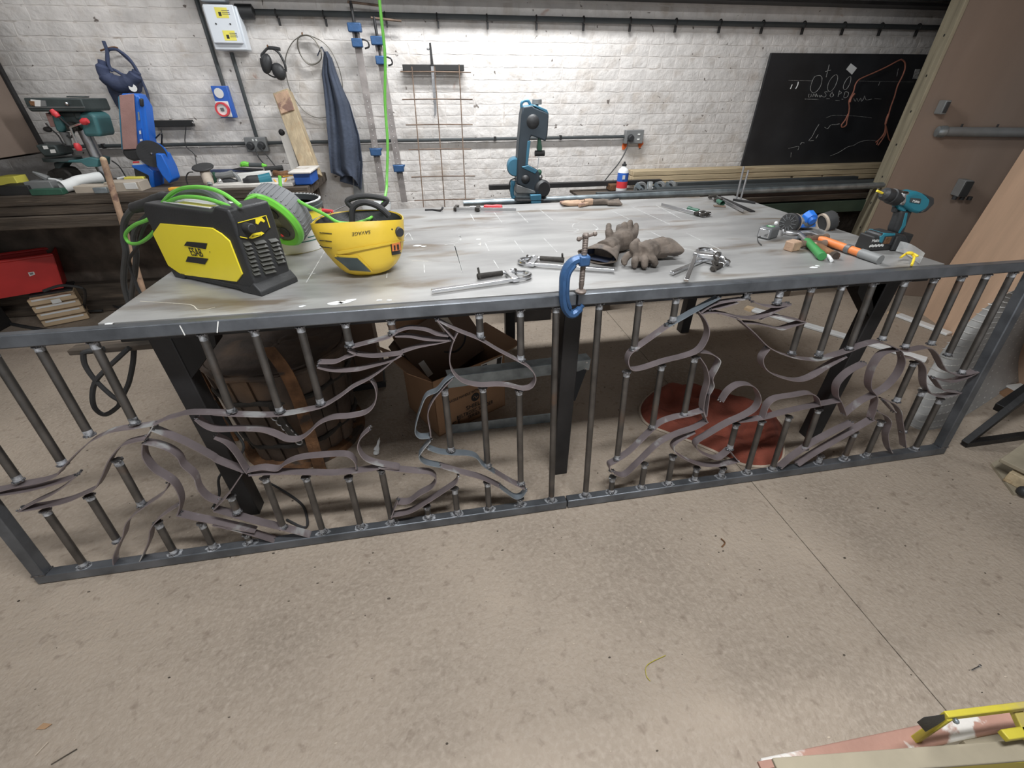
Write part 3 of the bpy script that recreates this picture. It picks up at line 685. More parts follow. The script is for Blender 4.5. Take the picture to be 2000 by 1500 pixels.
def TZp(c, x, y, z=TZ): return PZ(*pc(c, x, y), z)
def remesh(o, vs=.004, sm=3):
    m = o.modifiers.new('remesh', 'REMESH'); m.mode = 'VOXEL'; m.voxel_size = vs; m.use_smooth_shade = True
    s = o.modifiers.new('smooth', 'SMOOTH'); s.factor = .6; s.iterations = sm
    return o

# ================================================================== WELDER
A = PZ(345, 541, TZ); B = PZ(505, 577, TZ); wd = (B-A); WL = wd.length; wd.normalize(); WD = .15
we = thing('welding_machine', 'yellow and black inverter welding machine standing on the table', 'welder', A, (0, 0, atan2(wd.y, wd.x)))
wn = V((wd.y, -wd.x, 0)); IW = base(we).inverted()
def SW(x, y, off=0.): P = PP(*pc('W', x, y), A-wn*off, wn); q = IW @ P; return (q.x, q.z)
def FW(x, y, off=0.): P = PP(*pc('W', x, y), A+wd*(WL+off), wd); q = IW @ P; return (q.y, q.z)
shell = [SW(*p) for p in ((335, 600), (400, 370), (560, 375), (940, 430), (1040, 350), (1110, 425), (1130, 600), (1230, 870), (1330, 1175))]
shell = [(max(min(a, WL+.003), -.02), b) for a, b in shell]
hi = max(b for a, b in shell)
body = [(-.012, .015), (-.022, hi*.55), (-.022, hi*.86), (.0, hi*.95), (WL*.80, hi*.95), (WL*.86, hi*1.02), (WL-.005, hi*1.0), (WL+.002, hi*.86), (WL+.0, .02), (WL-.03, .003), (.05, .003)]
bo = MB().prismY(body, 0, WD).obj('body', 'black_plastic', we, bev=.008, seg=3)
MB().prismY([(-.005, .0), (.05, .0), (.07, .018), (WL-.09, .018), (WL-.07, .0), (WL+.022, 0), (WL+.022, .016), (WL-.004, .045), (WL-.03, .026), (-.012, .026)], -.004, WD+.004).obj('base_skid', 'black_plastic', we, bev=.004)
yp = [SW(*p) for p in ((300, 580), (372, 480), (880, 525), (970, 580), (1050, 650), (1175, 975), (1120, 1050), (580, 980), (450, 890))]
MB().prismY(yp, -.004, .004).obj('side_cover', 'yellow', we, bev=.0015)
MB().prismY(yp, WD-.004, WD+.004).obj('side_cover', 'yellow', we, bev=.0015)
def wpoly(pts, m, nm, par=we, d=.001, off=-.005): return MB().prismY([SW(*p, .005*0) for p in pts], off-d, off).obj(nm, m, par, sm=0)
wpoly([(640, 655), (838, 672), (822, 728), (612, 694)], 'ink', 'emblem_bar')
wpoly([(650, 800), (848, 822), (815, 877), (628, 850)], 'ink', 'emblem_bar')
a = SW(620, 720); b = SW(832, 812); c = SW(632, 790); d_ = SW(728, 763)
ang = atan2(SW(830, 745)[1]-SW(628, 722)[1], SW(830, 745)[0]-SW(628, 722)[0])
hgt = abs(SW(730, 738)[1]-SW(735, 805)[1])
XT = Matrix.Translation((d_[0], -.0052, d_[1])) @ Matrix.Rotation(radians(90), 4, 'X') @ Matrix.Rotation(ang, 4, 'Z')
tx = text('ESAB', .041, XT, 'ink', we, ext=.0004, squash=.76); a = SW(862, 756)
MB().cyl((a[0], -.0045, a[1]), (a[0], -.0056, a[1]), .0016, n=8).obj('registered_mark', 'ink', we)
# front: control panel, screen sticker, louvres, knob, connector
fp = [FW(*p) for p in ((1105, 480), (1380, 400), (1420, 520), (1360, 575), (1250, 640), (1130, 610))]
def fpoly(pts, m, nm, off=.003, d=.002, par=we, lab=None, w=False):
    R = Matrix(((0, 0, 1, 0), (1, 0, 0, 0), (0, 1, 0, 0), (0, 0, 0, 1)))
    return MB().prism([FW(*p) for p in pts], WL+off-d, WL+off, R).obj(nm, m, par, sm=0, label=lab)
cp = fpoly([(1108, 470), (1385, 398), (1425, 520), (1360, 578), (1250, 632), (1130, 612)], 'ink', 'control_panel', .006, .006)
for pts in ([(1108, 470), (1385, 398), (1383, 406), (1108, 478)], [(1385, 398), (1425, 520), (1417, 520), (1378, 402)], [(1130, 606), (1200, 620), (1200, 628), (1130, 614)]): fpoly(pts, 'yellow', 'panel_line', .0075, .001, cp)
fpoly([(1280, 430), (1335, 415), (1375, 455), (1362, 470), (1330, 455), (1305, 490), (1282, 480)], 'yellow', 'panel_graphic', .0075, .001, cp)
fpoly([(1212, 622), (1250, 580), (1340, 560), (1365, 575), (1335, 598), (1245, 630)], 'yellow', 'warning_label', .0078, .001, cp)
for k in range(7):
    x = 1245+k*13; fpoly([(x, 600-k*2), (x+6, 598-k*2), (x+8, 608-k*2), (x+1, 611-k*2)], 'ink', 'label_print', .0084, .0004, cp)
q = FW(1190, 520); 
g = MB(); kn = MB().cyl((WL, q[0], q[1]), (WL+.035, q[0], q[1]), .017, .014, 16).obj('torch_socket', 'black_plastic', we, bev=.002)
p0 = base(we) @ V((WL+.03, q[0], q[1])); g.tube([p0, TP('W', 1260, 530, 1.62), TP('W', 1350, 512, 1.64), TP('W', 1430, 535, 1.66), TP('W', 1490, 570, 1.70), TP('W', 1495, 640, 1.78)], .006, 8, 5)
g.obj('torch_lead', 'hose_grey', we, world=True)
for ci, (xs0, n0, w0) in enumerate((((1165, 670), 8, 70), ((1265, 665), 8, 120), ((1415, 655), 6, 85))):
    for r in range(n0 if ci < 2 else 6):
        x = xs0[0]+r*(13 if ci == 0 else 14); y = xs0[1]+r*41-(0 if ci == 0 else (ci*10)); dx = w0*.9; dy = -dx*.16
        L4 = [FW(x, y), FW(x+dx, y+dy), FW(x+dx+14, y+dy+26), FW(x+16, y+30)]
        vs = [(WL+.001, L4[0][0], L4[0][1]), (WL+.001, L4[1][0], L4[1][1]), (WL+.010, L4[2][0], L4[2][1]), (WL+.010, L4[3][0], L4[3][1]), (WL+.001, L4[2][0], L4[2][1]-.004), (WL+.001, L4[3][0], L4[3][1]-.004)]
        MB().add(vs, [(0, 1, 2, 3), (3, 2, 4, 5), (0, 3, 5), (1, 4, 2)]).obj('louvre', 'louvre_grey', we, sm=0)
# handle over the top, label pad on top
yc = WD/2
hp = [SW(*p, yc) for p in ((395, 330), (470, 215), (640, 172), (800, 175), (900, 215), (985, 280), (1050, 345))]
MB().tube([(x, yc, z) for x, z in hp], [.012, .014, .016, .016, .016, .014, .014], 10, 4).obj('carry_handle', 'grey_plastic', we)
MB().box((WL*.42, yc, hi*.957), (WL*.55, WD*.62, .004)).obj('rating_label', 'label_white', we, bev=.001)
MB().box((WL*.50, yc-.03, hi*.957+.0022), (WL*.38, WD*.16, .001)).obj('label_band', 'label_yellow', we)
fpoly([(1130, 345), (1215, 322), (1220, 328), (1135, 352)], 'ink', 'slot', -.02, .002)
# hoses hanging off the back end
SWw = lambda x, y, off: base(we) @ V((SW(x, y, off)[0], off, SW(x, y, off)[1]))
hs = thing('torch_hose', 'thick dark grey torch hose bundle drooping off the back of the welding machine', 'hose', SWw(60, 1280, yc)*1.0)
MB().tube([SWw(470, 205, yc), SWw(380, 225, yc), SWw(280, 275, yc), SWw(190, 310, yc), SWw(110, 330, yc)], [.012, .017, .02, .021, .02], 12, 4).obj('grip', 'rubber', hs, world=True)
MB().tube([SWw(125, 325, yc), SWw(60, 385, yc), SWw(15, 480, yc), SWw(10, 640, yc), SWw(30, 760, yc), SWw(15, 900, yc), SWw(10, 1060, yc), SWw(40, 1200, yc), SWw(85, 1330, yc)], .012, 10, 5).obj('hose', 'hose_grey', hs, world=True)
MB().tube([SWw(330, 330, yc), SWw(230, 420, yc+.01), SWw(150, 500, yc+.01), SWw(105, 620, yc+.01), SWw(130, 760, yc+.01), SWw(120, 950, yc+.01), SWw(95, 1100, yc+.01), SWw(75, 1290, yc+.01)], .011, 10, 5).obj('hose', 'hose_grey', hs, world=True)
MB().tube([SWw(350, 350, yc-.02), SWw(255, 440, yc-.02), SWw(190, 560, yc-.02), SWw(150, 700, yc-.02), SWw(60, 850, yc-.02), SWw(120, 1050, yc-.02), SWw(190, 1200, yc-.02)], .006, 8, 5).obj('lead', 'rubber', hs, world=True)

# ================================================================== CABLE REEL + green cable
RC = PY(532, 437, 1.88); ra = V((.45, .78, .42)).normalized()
rl = thing('cable_reel', 'green and grey plastic cable reel leaning behind the welding machine', 'cable reel', (RC.x, RC.y, TZ))
rc = RC-V((RC.x, RC.y, TZ)); rr_ = .118
MB().lathe([(.088, .006), (rr_*.9, 0), (rr_*.99, .012), (rr_*.99, .022), (.10, .026), (.088, .018)], rc, ra, 48, closed=True).obj('rim', 'green_plastic', rl)
MB().lathe([(.03, .012), (.092, .010), (.092, .02), (.03, .02)], rc, ra, 40, closed=True).obj('hub_plate', 'grey_plastic', rl)
prof = [(.09, .02), (rr_*.97, .024), (rr_*.99, .05), (rr_*.95, .095), (rr_*.8, .11), (.03, .11)]
o = MB().lathe(prof, rc, ra, 60).obj('drum', 'reel_grey', rl)
g = MB(); u = V((0, 0, 1)); u = (u-ra*u.dot(ra)).normalized(); q_ = ra.cross(u)
for k in range(40):
    w_ = 2*pi*k/40; dd = u*cos(w_)+q_*sin(w_); g.bar(rc+ra*.03+dd*rr_*.985, rc+ra*.092+dd*rr_*.945, .004, .006, dd)
g.obj('rib', 'reel_grey', rl, kind='stuff')
g = MB()
for k in range(16):
    w_ = 2*pi*k/16; dd = u*cos(w_)+q_*sin(w_); g.bar(rc+ra*.0075+dd*.098, rc+ra*.0045+dd*.106, .003, .006, ra)
g.obj('slot', 'ink', rl, kind='stuff')
MB().sph(rc+(-u*.06+q_*.0)+ra*.008, .008, 10).obj('reset_button', 'red_handle', rl)
for k in range(3):
    w_ = 2*pi*k/3+.6; dd = u*cos(w_)+q_*sin(w_); MB().cyl(rc+dd*.05+ra*.014, rc+dd*.05+ra*.004, .022, n=18).obj('socket', 'black_plastic', rl, bev=.002)
gc = thing('green_cable', 'bright green cable looped over the welding machine and hanging from above', 'cable', (RC.x, RC.y, TZ))
lp = [(1150, 310), (1000, 200), (850, 142), (700, 126), (550, 150), (430, 235), (340, 350), (250, 440), (130, 490), (50, 550), (25, 610), (70, 675), (170, 670), (280, 590), (350, 480), (390, 370), (430, 285), (560, 228), (700, 225), (850, 250), (1000, 300), (1090, 345)]
MB().tube([SWw(x, y, .035) for i, (x, y) in enumerate(lp)], .0065, 8, 6).obj('loop', 'green_cable', gc, world=True)
MB().tube([SWw(1090, 345, .035), TP('W', 1150, 310, 1.80), TP('W', 1220, 245, 1.82), TP('W', 1300, 215, 1.84)], .0055, 8, 6).obj('tail', 'green_cable', gc, world=True)
MB().tube([RC+ra*.11+V((0, 0, .11)), TP('H', 60, 205, 1.93), TP('H', 160, 235, 1.90), TP('H', 300, 310, 1.85), TP('H', 480, 400, 1.80), TP('H', 600, 470, 1.76), TP('H', 760, 480, 1.78), TP('H', 900, 440, 1.84), TP('H', 970, 380, 1.95), TP('H', 1040, 280, 2.1), TP('H', 1072, 160, 2.2), TP('H', 1078, 30, 2.25), TP('p', 757, 280, 2.28), TP('p', 752, 200, 2.3), TP('p', 752, 110, 2.3), TP('p', 743, 20, 2.3), TP('p', 738, -40, 2.3)], .0062, 8, 6).obj('drop', 'green_cable', gc, world=True)

# ================================================================== TUB behind reel
tc = V((-.635, 2.11, TZ)); tR = .150
tu = thing('plaster_tub', 'round white and yellow tub with printed side behind the cable reel', 'tub', tc)
MB().lathe([(tR*.88, .0), (tR*.9, .002), (tR*.97, .17), (tR*.95, .17), (tR*.87, .008), (.0, .008)], n=48).obj('wall', 'label_white', tu)
MB().lathe([(tR*.885, .001), (tR*.895, .001), (tR*.908, .035), (tR*.902, .035)], n=48, closed=True).obj('yellow_band', 'yellow', tu)
MB().lathe([(tR*.958, .130), (tR*.962, .130), (tR*.978, .165), (tR*.972, .165)], n=48, closed=True).obj('yellow_band', 'yellow', tu)
MB().lathe([(tR*.95, .168), (tR*1.03, .165), (tR*1.04, .178), (tR*1.0, .18), (tR*1.02, .195), (tR*.97, .195), (tR*.95, .17)], n=48, closed=True).obj('rim', 'duct_grey', tu)
MB().lathe([(tR*.97, .194), (tR*1.02, .195), (tR*1.02, .199), (tR*.97, .199)], n=48, closed=True).obj('rim_top', 'white', tu)
MB().lathe([(tR*.955, .172), (0, .172)], n=48).obj('lid', 'bar_grey', tu)
g = MB()
for k, (a0, a1, z) in enumerate(((-60, -48, .12), (-45, -25, .122), (-60, -40, .106), (-36, -22, .11), (-66, -56, .09), (-40, -30, .092), (-60, -54, .075), (-50, -20, .06), (-64, -30, .045))):
    n = 6; r0 = tR*(.905+.065*z/.17)+.0012
    for i in range(n):
        b0 = radians(a0+(a1-a0)*i/n); b1 = radians(a0+(a1-a0)*(i+1)/n); g.add([(r0*cos(b0), r0*sin(b0), z), (r0*cos(b1), r0*sin(b1), z), (r0*cos(b1), r0*sin(b1), z+.004), (r0*cos(b0), r0*sin(b0), z+.004)], [(0, 1, 2, 3)])
g.obj('printed_line', 'ink_green', tu, kind='stuff', sm=0)
g = MB()
for k in range(14):
    b0 = radians(20+k*7); g.box((tR*.995*cos(b0), tR*.995*sin(b0), .1995), (.006, .012, .001), None)
g.obj('rim_lettering', 'ink', tu, kind='stuff', sm=0)

# ================================================================== WELDING HELMET (upside down)
HY = 1.74
ringd = [(1.122, 609, 786, .132, .02), (1.105, 613, 787, .134, .01), (1.07, 624, 788, .130, -.002), (1.03, 641, 786, .116, -.012), (1.00, 656, 781, .100, -.022), (.98, 667, 774, .084, -.030), (.965, 677, 765, .066, -.036), (.953, 690, 750, .042, -.040)]
he = thing('welding_helmet', 'yellow welding helmet lying upside down with dark visor window', 'helmet', (-.26, HY-.03, TZ))
def hring(v):
    t = v*(len(ringd)-1); i = min(int(t), len(ringd)-2); f = t-i; a = ringd[i]; b = ringd[i+1]
    r_ = [a[j]+(b[j]-a[j])*f for j in range(5)]; z = r_[0]; x0 = XYZ(r_[1], HY, z); x1 = XYZ(r_[2], HY, z); return z, (x0+x1)/2, (x1-x0)/2, r_[3], r_[4]
def hf(u, v, k=1.):
    z, xc, rx, ry, oy = hring(v); w_ = 2*pi*u; c_, s_ = cos(w_), sin(w_); e = .86
    x = xc+rx*k*math.copysign(abs(c_)**e, c_); y = HY+oy+ry*k*math.copysign(abs(s_)**e, s_)
    z += (.004+.026*max(0, -s_)+.012*max(0, s_))*max(0, 1-v*1.6)
    return V((x, y, z))
MB().grid(hf, 56, 20, .0035).obj('shell', 'helmet_yellow', he, world=True, sm=60)
MB().grid(lambda u, v: hf(u, .02+v*.9, .965), 56, 14).obj('lining', 'black_plastic', he, world=True, sm=60)
zz, xc, rx, ry, oy = hring(1); MB().sph((xc, HY+oy, zz), 1, 16, (rx*.98, ry*.98, .004)).obj('crown', 'helmet_yellow', he, world=True)
_tab = [(proj(hf(a/120, b/60)), a/120, b/60) for a in range(55, 126) for b in range(0, 61)]
def onshell(x, y, off=.0):          # point of the front of the shell seen at a pixel (nearest sample, then Newton)
    px, py = pc('H', x, y); u, v = min(_tab, key=lambda t: (t[0][0]-px)**2+(t[0][1]-py)**2)[1:]
    for _ in range(6):
        q = proj(hf(u, v)); e = 1e-3; qu = proj(hf(u+e, v)); qv = proj(hf(u, v+e if v < .99 else v-e)); sv = e if v < .99 else -e
        a, b, c, d = (qu[0]-q[0])/e, (qv[0]-q[0])/sv, (qu[1]-q[1])/e, (qv[1]-q[1])/sv; D = a*d-b*c
        if abs(D) < 1e-6: break
        rx, ry = px-q[0], py-q[1]; u += max(-.02, min(.02, (d*rx-b*ry)/D)); v = max(0, min(1, v+max(-.05, min(.05, (-c*rx+a*ry)/D))))
    P = hf(u, v); n = (hf(u+.004, v)-hf(u-.004, v)).cross(hf(u, min(1, v+.01))-hf(u, max(0, v-.01)))
    n = n.normalized() if n.length > 1e-12 else V((0, -1, 0)); n = n if n.dot(CAM-P) > 0 else -n
    return P+n*(off+.0012)
def patch(pts, m, nm, n=6, off=.002, par=he, lab=None):   # four corner pixels -> patch hugging the shell
    def f(u, v):
        a, b, c, d = pts; x = (a[0]*(1-u)+b[0]*u)*(1-v)+(d[0]*(1-u)+c[0]*u)*v; y = (a[1]*(1-u)+b[1]*u)*(1-v)+(d[1]*(1-u)+c[1]*u)*v
        return onshell(x, y, off)
    return MB().grid(f, n, n, .002).obj(nm, m, par, world=True, sm=60, label=lab)
vs_ = patch([(560, 778), (800, 790), (940, 938), (715, 925)], 'helmet_yellow', 'visor_frame', 8, .006)
patch([(585, 795), (793, 806), (922, 932), (728, 916)], 'lens', 'visor_window', 8, .010, vs_)
patch([(1105, 665), (1195, 650), (1205, 770), (1118, 785)], 'ink', 'sticker', 6, .004)
patch([(1112, 675), (1188, 660), (1195, 735), (1118, 748)], 'orange', 'sticker_print', 6, .0065)
patch([(1128, 690), (1140, 688), (1142, 735), (1132, 737)], 'ink', 'sticker_print', 3, .0085)
patch([(1155, 682), (1170, 680), (1174, 730), (1160, 732)], 'ink', 'sticker_print', 3, .0085)
patch([(600, 745), (1230, 640), (1225, 655), (620, 775)], 'helmet_yellow', 'ridge', 14, .006)
for y in (565, 640, 700): patch([(430, y), (545, y+12), (548, y+17), (432, y+6)], 'ink', 'vent_line', 4, .003)
P = onshell(1185, 562); kq = P-base(he).translation
MB().cyl(P-V((.006, -.01, 0)), P+V((.008, -.014, .0)), .019, .016, 20).obj('adjuster_knob', 'black_plastic', he, world=True, bev=.002)
P = onshell(1123, 540); MB().sph(P, .004, 8).obj('rivet', 'ink', he, world=True)
# mirrored lettering (helmet is upside down): projected onto the shell
cu = bpy.data.curves.new('t', 'FONT'); cu.body = 'SAVAGE'; cu.size = 1; cu.align_x = 'CENTER'; cu.align_y = 'CENTER'
to = bpy.data.objects.new('t', cu); me = bpy.data.meshes.new_from_object(to); bpy.data.objects.remove(to)
w0 = max(v.co.x for v in me.vertices)
g = MB(); vs = []
for v in me.vertices:
    x = 828-(v.co.x/w0)*88; y = 572+v.co.y*48+(828-x)*.095*1.4
    vs.append(onshell(x, y, .005))
g.add(vs, [tuple(p.vertices) for p in me.polygons]); g.obj('lettering', 'ink', he, world=True, sm=0)
# head band (black padded straps arching over)
MB().tube([TP('H', 740, 470, 1.76), TP('H', 740, 360, 1.76), TP('H', 775, 300, 1.76), TP('H', 860, 275, 1.76), TP('H', 960, 300, 1.76), TP('H', 1040, 350, 1.76), TP('H', 1100, 410, 1.76)], .011, 10, 5).obj('head_band', 'rubber', he, world=True)
MB().tube([TP('H', 745, 330, 1.84), TP('H', 690, 270, 1.84), TP('H', 740, 235, 1.84), TP('H', 850, 215, 1.84), TP('H', 980, 225, 1.84), TP('H', 1080, 255, 1.84), TP('H', 1010, 330, 1.84)], .010, 10, 5).obj('head_band', 'rubber', he, world=True)
MB().tube([onshell(475, 480)+V((0, .12, .01)), TP('H', 535, 438, 1.85), TP('H', 560, 470, 1.85), TP('H', 585, 465, 1.85), TP('H', 592, 500, 1.84)], .0012, 5, 2).obj('lining_trim', 'label_white', he, world=True)
# white tray behind the helmet
tr_ = thing('metal_tray', 'small white enamel tray behind the welding helmet', 'tray', PZ(735, 416, TZ)+V((0, .05, 0)))
MB().lathe([(.05, 0), (.062, .004), (.072, .045), (.070, .045), (.058, .008), (0, .006)], n=32).obj('bowl', 'white', tr_).scale = (1.25, .8, 1)
MB().tube([(.0885*cos(2*pi*i/32), .057*sin(2*pi*i/32), .045) for i in range(32)], .002, 6, 1, True).obj('rolled_edge', 'chrome', tr_)
# small red handled screwdriver beside tub
a = PZ(650, 413, TZ+.012); b = PZ(676, 401, TZ+.012)
sd = thing('screwdriver', 'red handled screwdriver beside the printed tub', 'screwdriver', (a+b)/2-V((0, 0, .012)))
c = PZ(630, 411, TZ+.012); MB().cyl(c, a, .011, .009, 12).obj('handle', 'red_handle', sd, world=True, bev=.002); MB().cyl(a, b+(b-a), .003, n=8).obj('blade', 'chrome', sd, world=True)

# ================================================================== CLAMPS
def silver_clamp(lab, e, h, side, sl, hl, L=None, z=.012, hm='black_iron', ang=0.):
    a = PZ(*e, TZ+z); b = PZ(*h, TZ+z); L = (b-a).length; az = atan2((b-a).y, (b-a).x)
    t = thing('bar_clamp', lab, 'clamp', a-V((0, 0, z)), (0, 0, az), 'silver bar clamps on the table')
    MB().box((L/2-.012, 0, z), (L-.024, .016, .010)).obj('bar', 'chrome', t, bev=.0015)
    s = side
    MB().tube([(L-.03, 0, z), (L-.008, s*.006, z), (L+.006, s*.026, z), (L-.002, s*.052, z), (L-.026, s*.066, z), (L-.04, s*.085, z)], [.008, .009, .009, .008, .007, .006], 10, 4).obj('fixed_jaw', 'chrome', t)
    MB().cyl((L-.046, s*.083, z), (L-.038, s*.083, z), .010, n=14).obj('pad', 'steel', t)
    x = L*sl
    MB().prism([(x-.012, -s*.012), (x+.014, -s*.012), (x+.012, s*.02), (x+.004, s*.085), (x-.012, s*.085), (x-.016, s*.02)], z-.008, z+.008).obj('sliding_arm', 'chrome', t, bev=.003)
    MB().cyl((x+.03, s*.078, z), (x-.03, s*.078, z), .0055, n=12).obj('screw', 'steel', t)
    MB().cyl((x-.02, s*.078, z), (x-.02-hl, s*.078, z), .0095, .0105, 12).obj('handle', hm, t, bev=.002)
    MB().cyl((x-.012-hl, s*.078+.012, z+.028), (x-.012-hl, s*.078-.012, z-.006), .004, n=8).obj('tommy_pin', hm, t)
    MB().cyl((x+.03, s*.078, z), (x+.036, s*.078, z), .012, .010, 14).obj('swivel_pad', 'black_iron', t)
    return t
silver_clamp('silver bar clamp nearest the table edge left of the blue clamp', (843, 568), (1037, 541), 1, .83, .10)
silver_clamp('silver bar clamp lying behind the blue clamp, handle pointing right', (1200, 527), (1015, 514), -1, .87, .10)
silver_clamp('silver bar clamp right of the gloves pointing at the table edge', (1340, 548), (1364, 486), -1, .80, .07, z=.03)
silver_clamp('silver bar clamp crossing under another one right of the gloves', (1312, 533), (1392, 500), -1, .80, .07)
def f_clamp(lab, e, h, side, sl, hm, hl=.11, z=.014, barm='steel', jm='black_iron', nm='F_clamp', reach=.07):
    a = PZ(*e, TZ+z); b = PZ(*h, TZ+z); L = (b-a).length; t = thing('bar_clamp', lab, 'clamp', a-V((0, 0, z)), (0, 0, atan2((b-a).y, (b-a).x)))
    s = side
    MB().box((L/2, 0, z), (L, .005, .016)).obj('bar', barm, t, bev=.001)
    MB().prism([(L-.016, -s*.01), (L, -s*.01), (L, s*reach), (L-.022, s*reach), (L-.022, s*(reach-.02)), (L-.014, s*(reach-.025))], z-.009, z+.009).obj('fixed_jaw', jm, t, bev=.002)
    x = L*sl; MB().prism([(x-.014, -s*.012), (x+.014, -s*.012), (x+.010, s*reach), (x-.012, s*reach)], z-.009, z+.009).obj('sliding_arm', jm, t, bev=.002)
    MB().cyl((x-.03, s*(reach-.01), z), (x+.05, s*(reach-.01), z), .005, n=10).obj('screw', 'steel', t)
    MB().lathe([(0, 0), (.011, .004), (.013, .02), (.011, .05), (.0145, .08), (.013, hl), (0, hl+.004)], (x-.03, s*(reach-.01), z), (-1, 0, 0), 16).obj('handle', hm, t)
    return t
f_clamp('bar clamp with bright red handle at the back of the table', (1008, 409), (886, 408), -1, .62, 'red_handle')
f_clamp('thin bar clamp with dark green handle at the back right of the table', (1292, 399), (1374, 420), 1, .86, 'dark_green', hl=.06, reach=.06)
f_clamp('green and black bar clamp at the far right corner of the table', (1452, 412), (1398, 384), 1, .75, 'dark_green', hl=.05, reach=.05)

# blue G clamp holding the railing to the table
GO = V((0, 1.335, 0)); GN = V((0, -1, 0))
gt = thing('g_clamp', 'blue G clamp with rusty screw gripping the railing to the table edge', 'clamp', PY(1120, 612, 1.30))
X = TR(gt, 'K', [(1735, 650), (1640, 635), (1560, 690), (1515, 780), (1505, 900), (1505, 1020), (1520, 1100), (1560, 1155), (1600, 1165), (1650, 1130), (1695, 1080)], 1.30)
MB().tube([(x, 0, z) for x, z in X], [.015, .015, .016, .016, .016, .016, .016, .016, .015, .013, .007], 8, 4).obj('frame', 'clamp_blue', gt)
X2 = TR(gt, 'K', [(1620, 690), (1560, 780), (1545, 900), (1545, 1020), (1570, 1110)], 1.286)
MB().tube([(x, -.014, z) for x, z in X2], .006, 6, 4).obj('rib', 'clamp_blue', gt)
(x0, z0), (x1, z1), (x2, z2), (x3, z3) = TR(gt, 'K', [(1708, 395), (1700, 640), (1690, 900), (1690, 940)], 1.30)
MB().box((x1, 0, z1), (.036, .036, .034)).obj('boss', 'clamp_blue', gt, bev=.006)
MB().cyl((x1, 0, z0), (x1, 0, z2+.012), .0085, n=14).obj('screw', 'clamp_brown', gt)
g = MB(); 
for k in range(26): z = z0-.012-(z0-z2-.03)*k/26; g.lathe([(.0085, -.0018), (.0096, 0), (.0085, .0018)], (x1, 0, z), (0, 0, 1), 12)
g.obj('thread', 'clamp_brown', gt, kind='stuff')
MB().cyl((x1, 0, z2+.014), (x1, 0, z2-.02), .0095, .005, 12).obj('nose', 'clamp_brown', gt)
MB().lathe([(0, .008), (.012, .006), (.019, .0), (.017, -.006), (0, -.006)], (x1, 0, z3), (0, 0, 1), 18).obj('swivel_pad', 'clamp_brown', gt)
p0, p1 = TR(gt, 'K', [(1690, 425), (1800, 375)], 1.30)
g = MB(); g.cyl((p0[0]-.01, .006, p0[1]-.004), (p1[0], -.01, p1[1]), .0048, n=10); g.sph((p0[0]-.01, .006, p0[1]-.004), .008, 8); g.sph((p1[0], -.01, p1[1]), .008, 8); g.obj('tommy_bar', 'clamp_brown', gt)
MB().sph((x1, 0, z0-.002), .012, 10, (1, 1, .8)).obj('screw_head', 'clamp_brown', gt)

# ================================================================== LEATHER GAUNTLETS
def gauntlet(lab, palm, wrist, cuffc, fingers, thumb, cw, cu_dir, pr=(.05, .04, .028)):
    t = thing('welding_glove', lab, 'glove', V((palm[0].x, palm[0].y, TZ)), group='pair of leather welding gloves')
    g = MB()
    g.tube([wrist]+palm, [.038, .042, .046, .040], 10, 4)
    g.tube([cuffc.lerp(wrist, .45), wrist], [.046, .040], 12, 3)
    for f in fingers: g.tube([f[0]]+f[1:], [.0155, .0155, .0145, .012], 9, 4); g.sph(f[-1], .0125, 8)
    g.tube(thumb, [.018, .017, .013], 9, 4); g.sph(thumb[-1], .0135, 8)
    h = g.obj('hand', 'glove', t, world=True); remesh(h, .0042, 4)
    # cuff: flaring open tube
    ax = (cuffc-wrist).normalized(); sd = V((-ax.y, ax.x, 0)).normalized()
    def cf(u, v):
        w_ = 2*pi*u; c = wrist.lerp(cuffc, v*1.0); a = .040+(cw-.040)*v; b = .030+.0*v
        p = c+sd*(a*cos(w_))+V((0, 0, 1))*(b*sin(w_))+V((0, 0, .004*sin(w_*3+v*4)*v))
        p.z = max(p.z, TZ+.004); return p
    MB().grid(cf, 28, 8, .0035).obj('cuff', 'glove', t, world=True, sm=60)
    MB().grid(lambda u, v: wrist.lerp(cuffc, .3+v*.66)+sd*((.040+(cw-.046)*(.3+v*.66))*cos(2*pi*u)*.92)+V((0, 0, max(-.02, .026*sin(2*pi*u)))), 24, 4).obj('lining', 'glove_lining', t, world=True, sm=60)
    return t
zp = lambda x, y, z: PZ(*pc('G', x, y), TZ+z)
gauntlet('left brown leather glove with fingers standing upright and cuff open to the left', [zp(500, 470, .045), zp(600, 440, .045), zp(650, 420, .05)], zp(470, 510, .04), zp(330, 600, .035),
         [[zp(600, 430, .05), zp(555, 390, .065), zp(545, 350, .08), zp(542, 315, .09)], [zp(620, 425, .05), zp(600, 370, .075), zp(595, 310, .095), zp(600, 290, .10)],
          [zp(650, 425, .05), zp(645, 360, .075), zp(650, 300, .095), zp(655, 270, .105)], [zp(680, 430, .05), zp(700, 380, .07), zp(708, 330, .08), zp(710, 300, .09)]],
         [zp(500, 450, .05), zp(460, 420, .07), zp(445, 360, .09), zp(445, 305, .10)], .088, None)
gauntlet('right brown leather glove palm down with finger tips toward the table edge', [zp(850, 540, .045), zp(800, 570, .045), zp(760, 590, .045)], zp(880, 530, .045), zp(1050, 510, .04),
         [[zp(860, 610, .04), zp(880, 635, .035), zp(895, 665, .022), zp(895, 680, .015)], [zp(790, 610, .04), zp(795, 645, .035), zp(795, 685, .022), zp(795, 700, .015)],
          [zp(720, 600, .04), zp(702, 640, .035), zp(698, 675, .022), zp(700, 695, .015)], [zp(650, 580, .04), zp(620, 610, .035), zp(598, 640, .025), zp(600, 670, .015)]],
         [zp(740, 560, .05), zp(690, 540, .065), zp(690, 490, .08), zp(720, 455, .085)], .075, None)
bk = MB().tube([zp(1040, 530, .03), zp(1070, 550, .02), zp(1120, 575, .01)], .006, 6, 3)
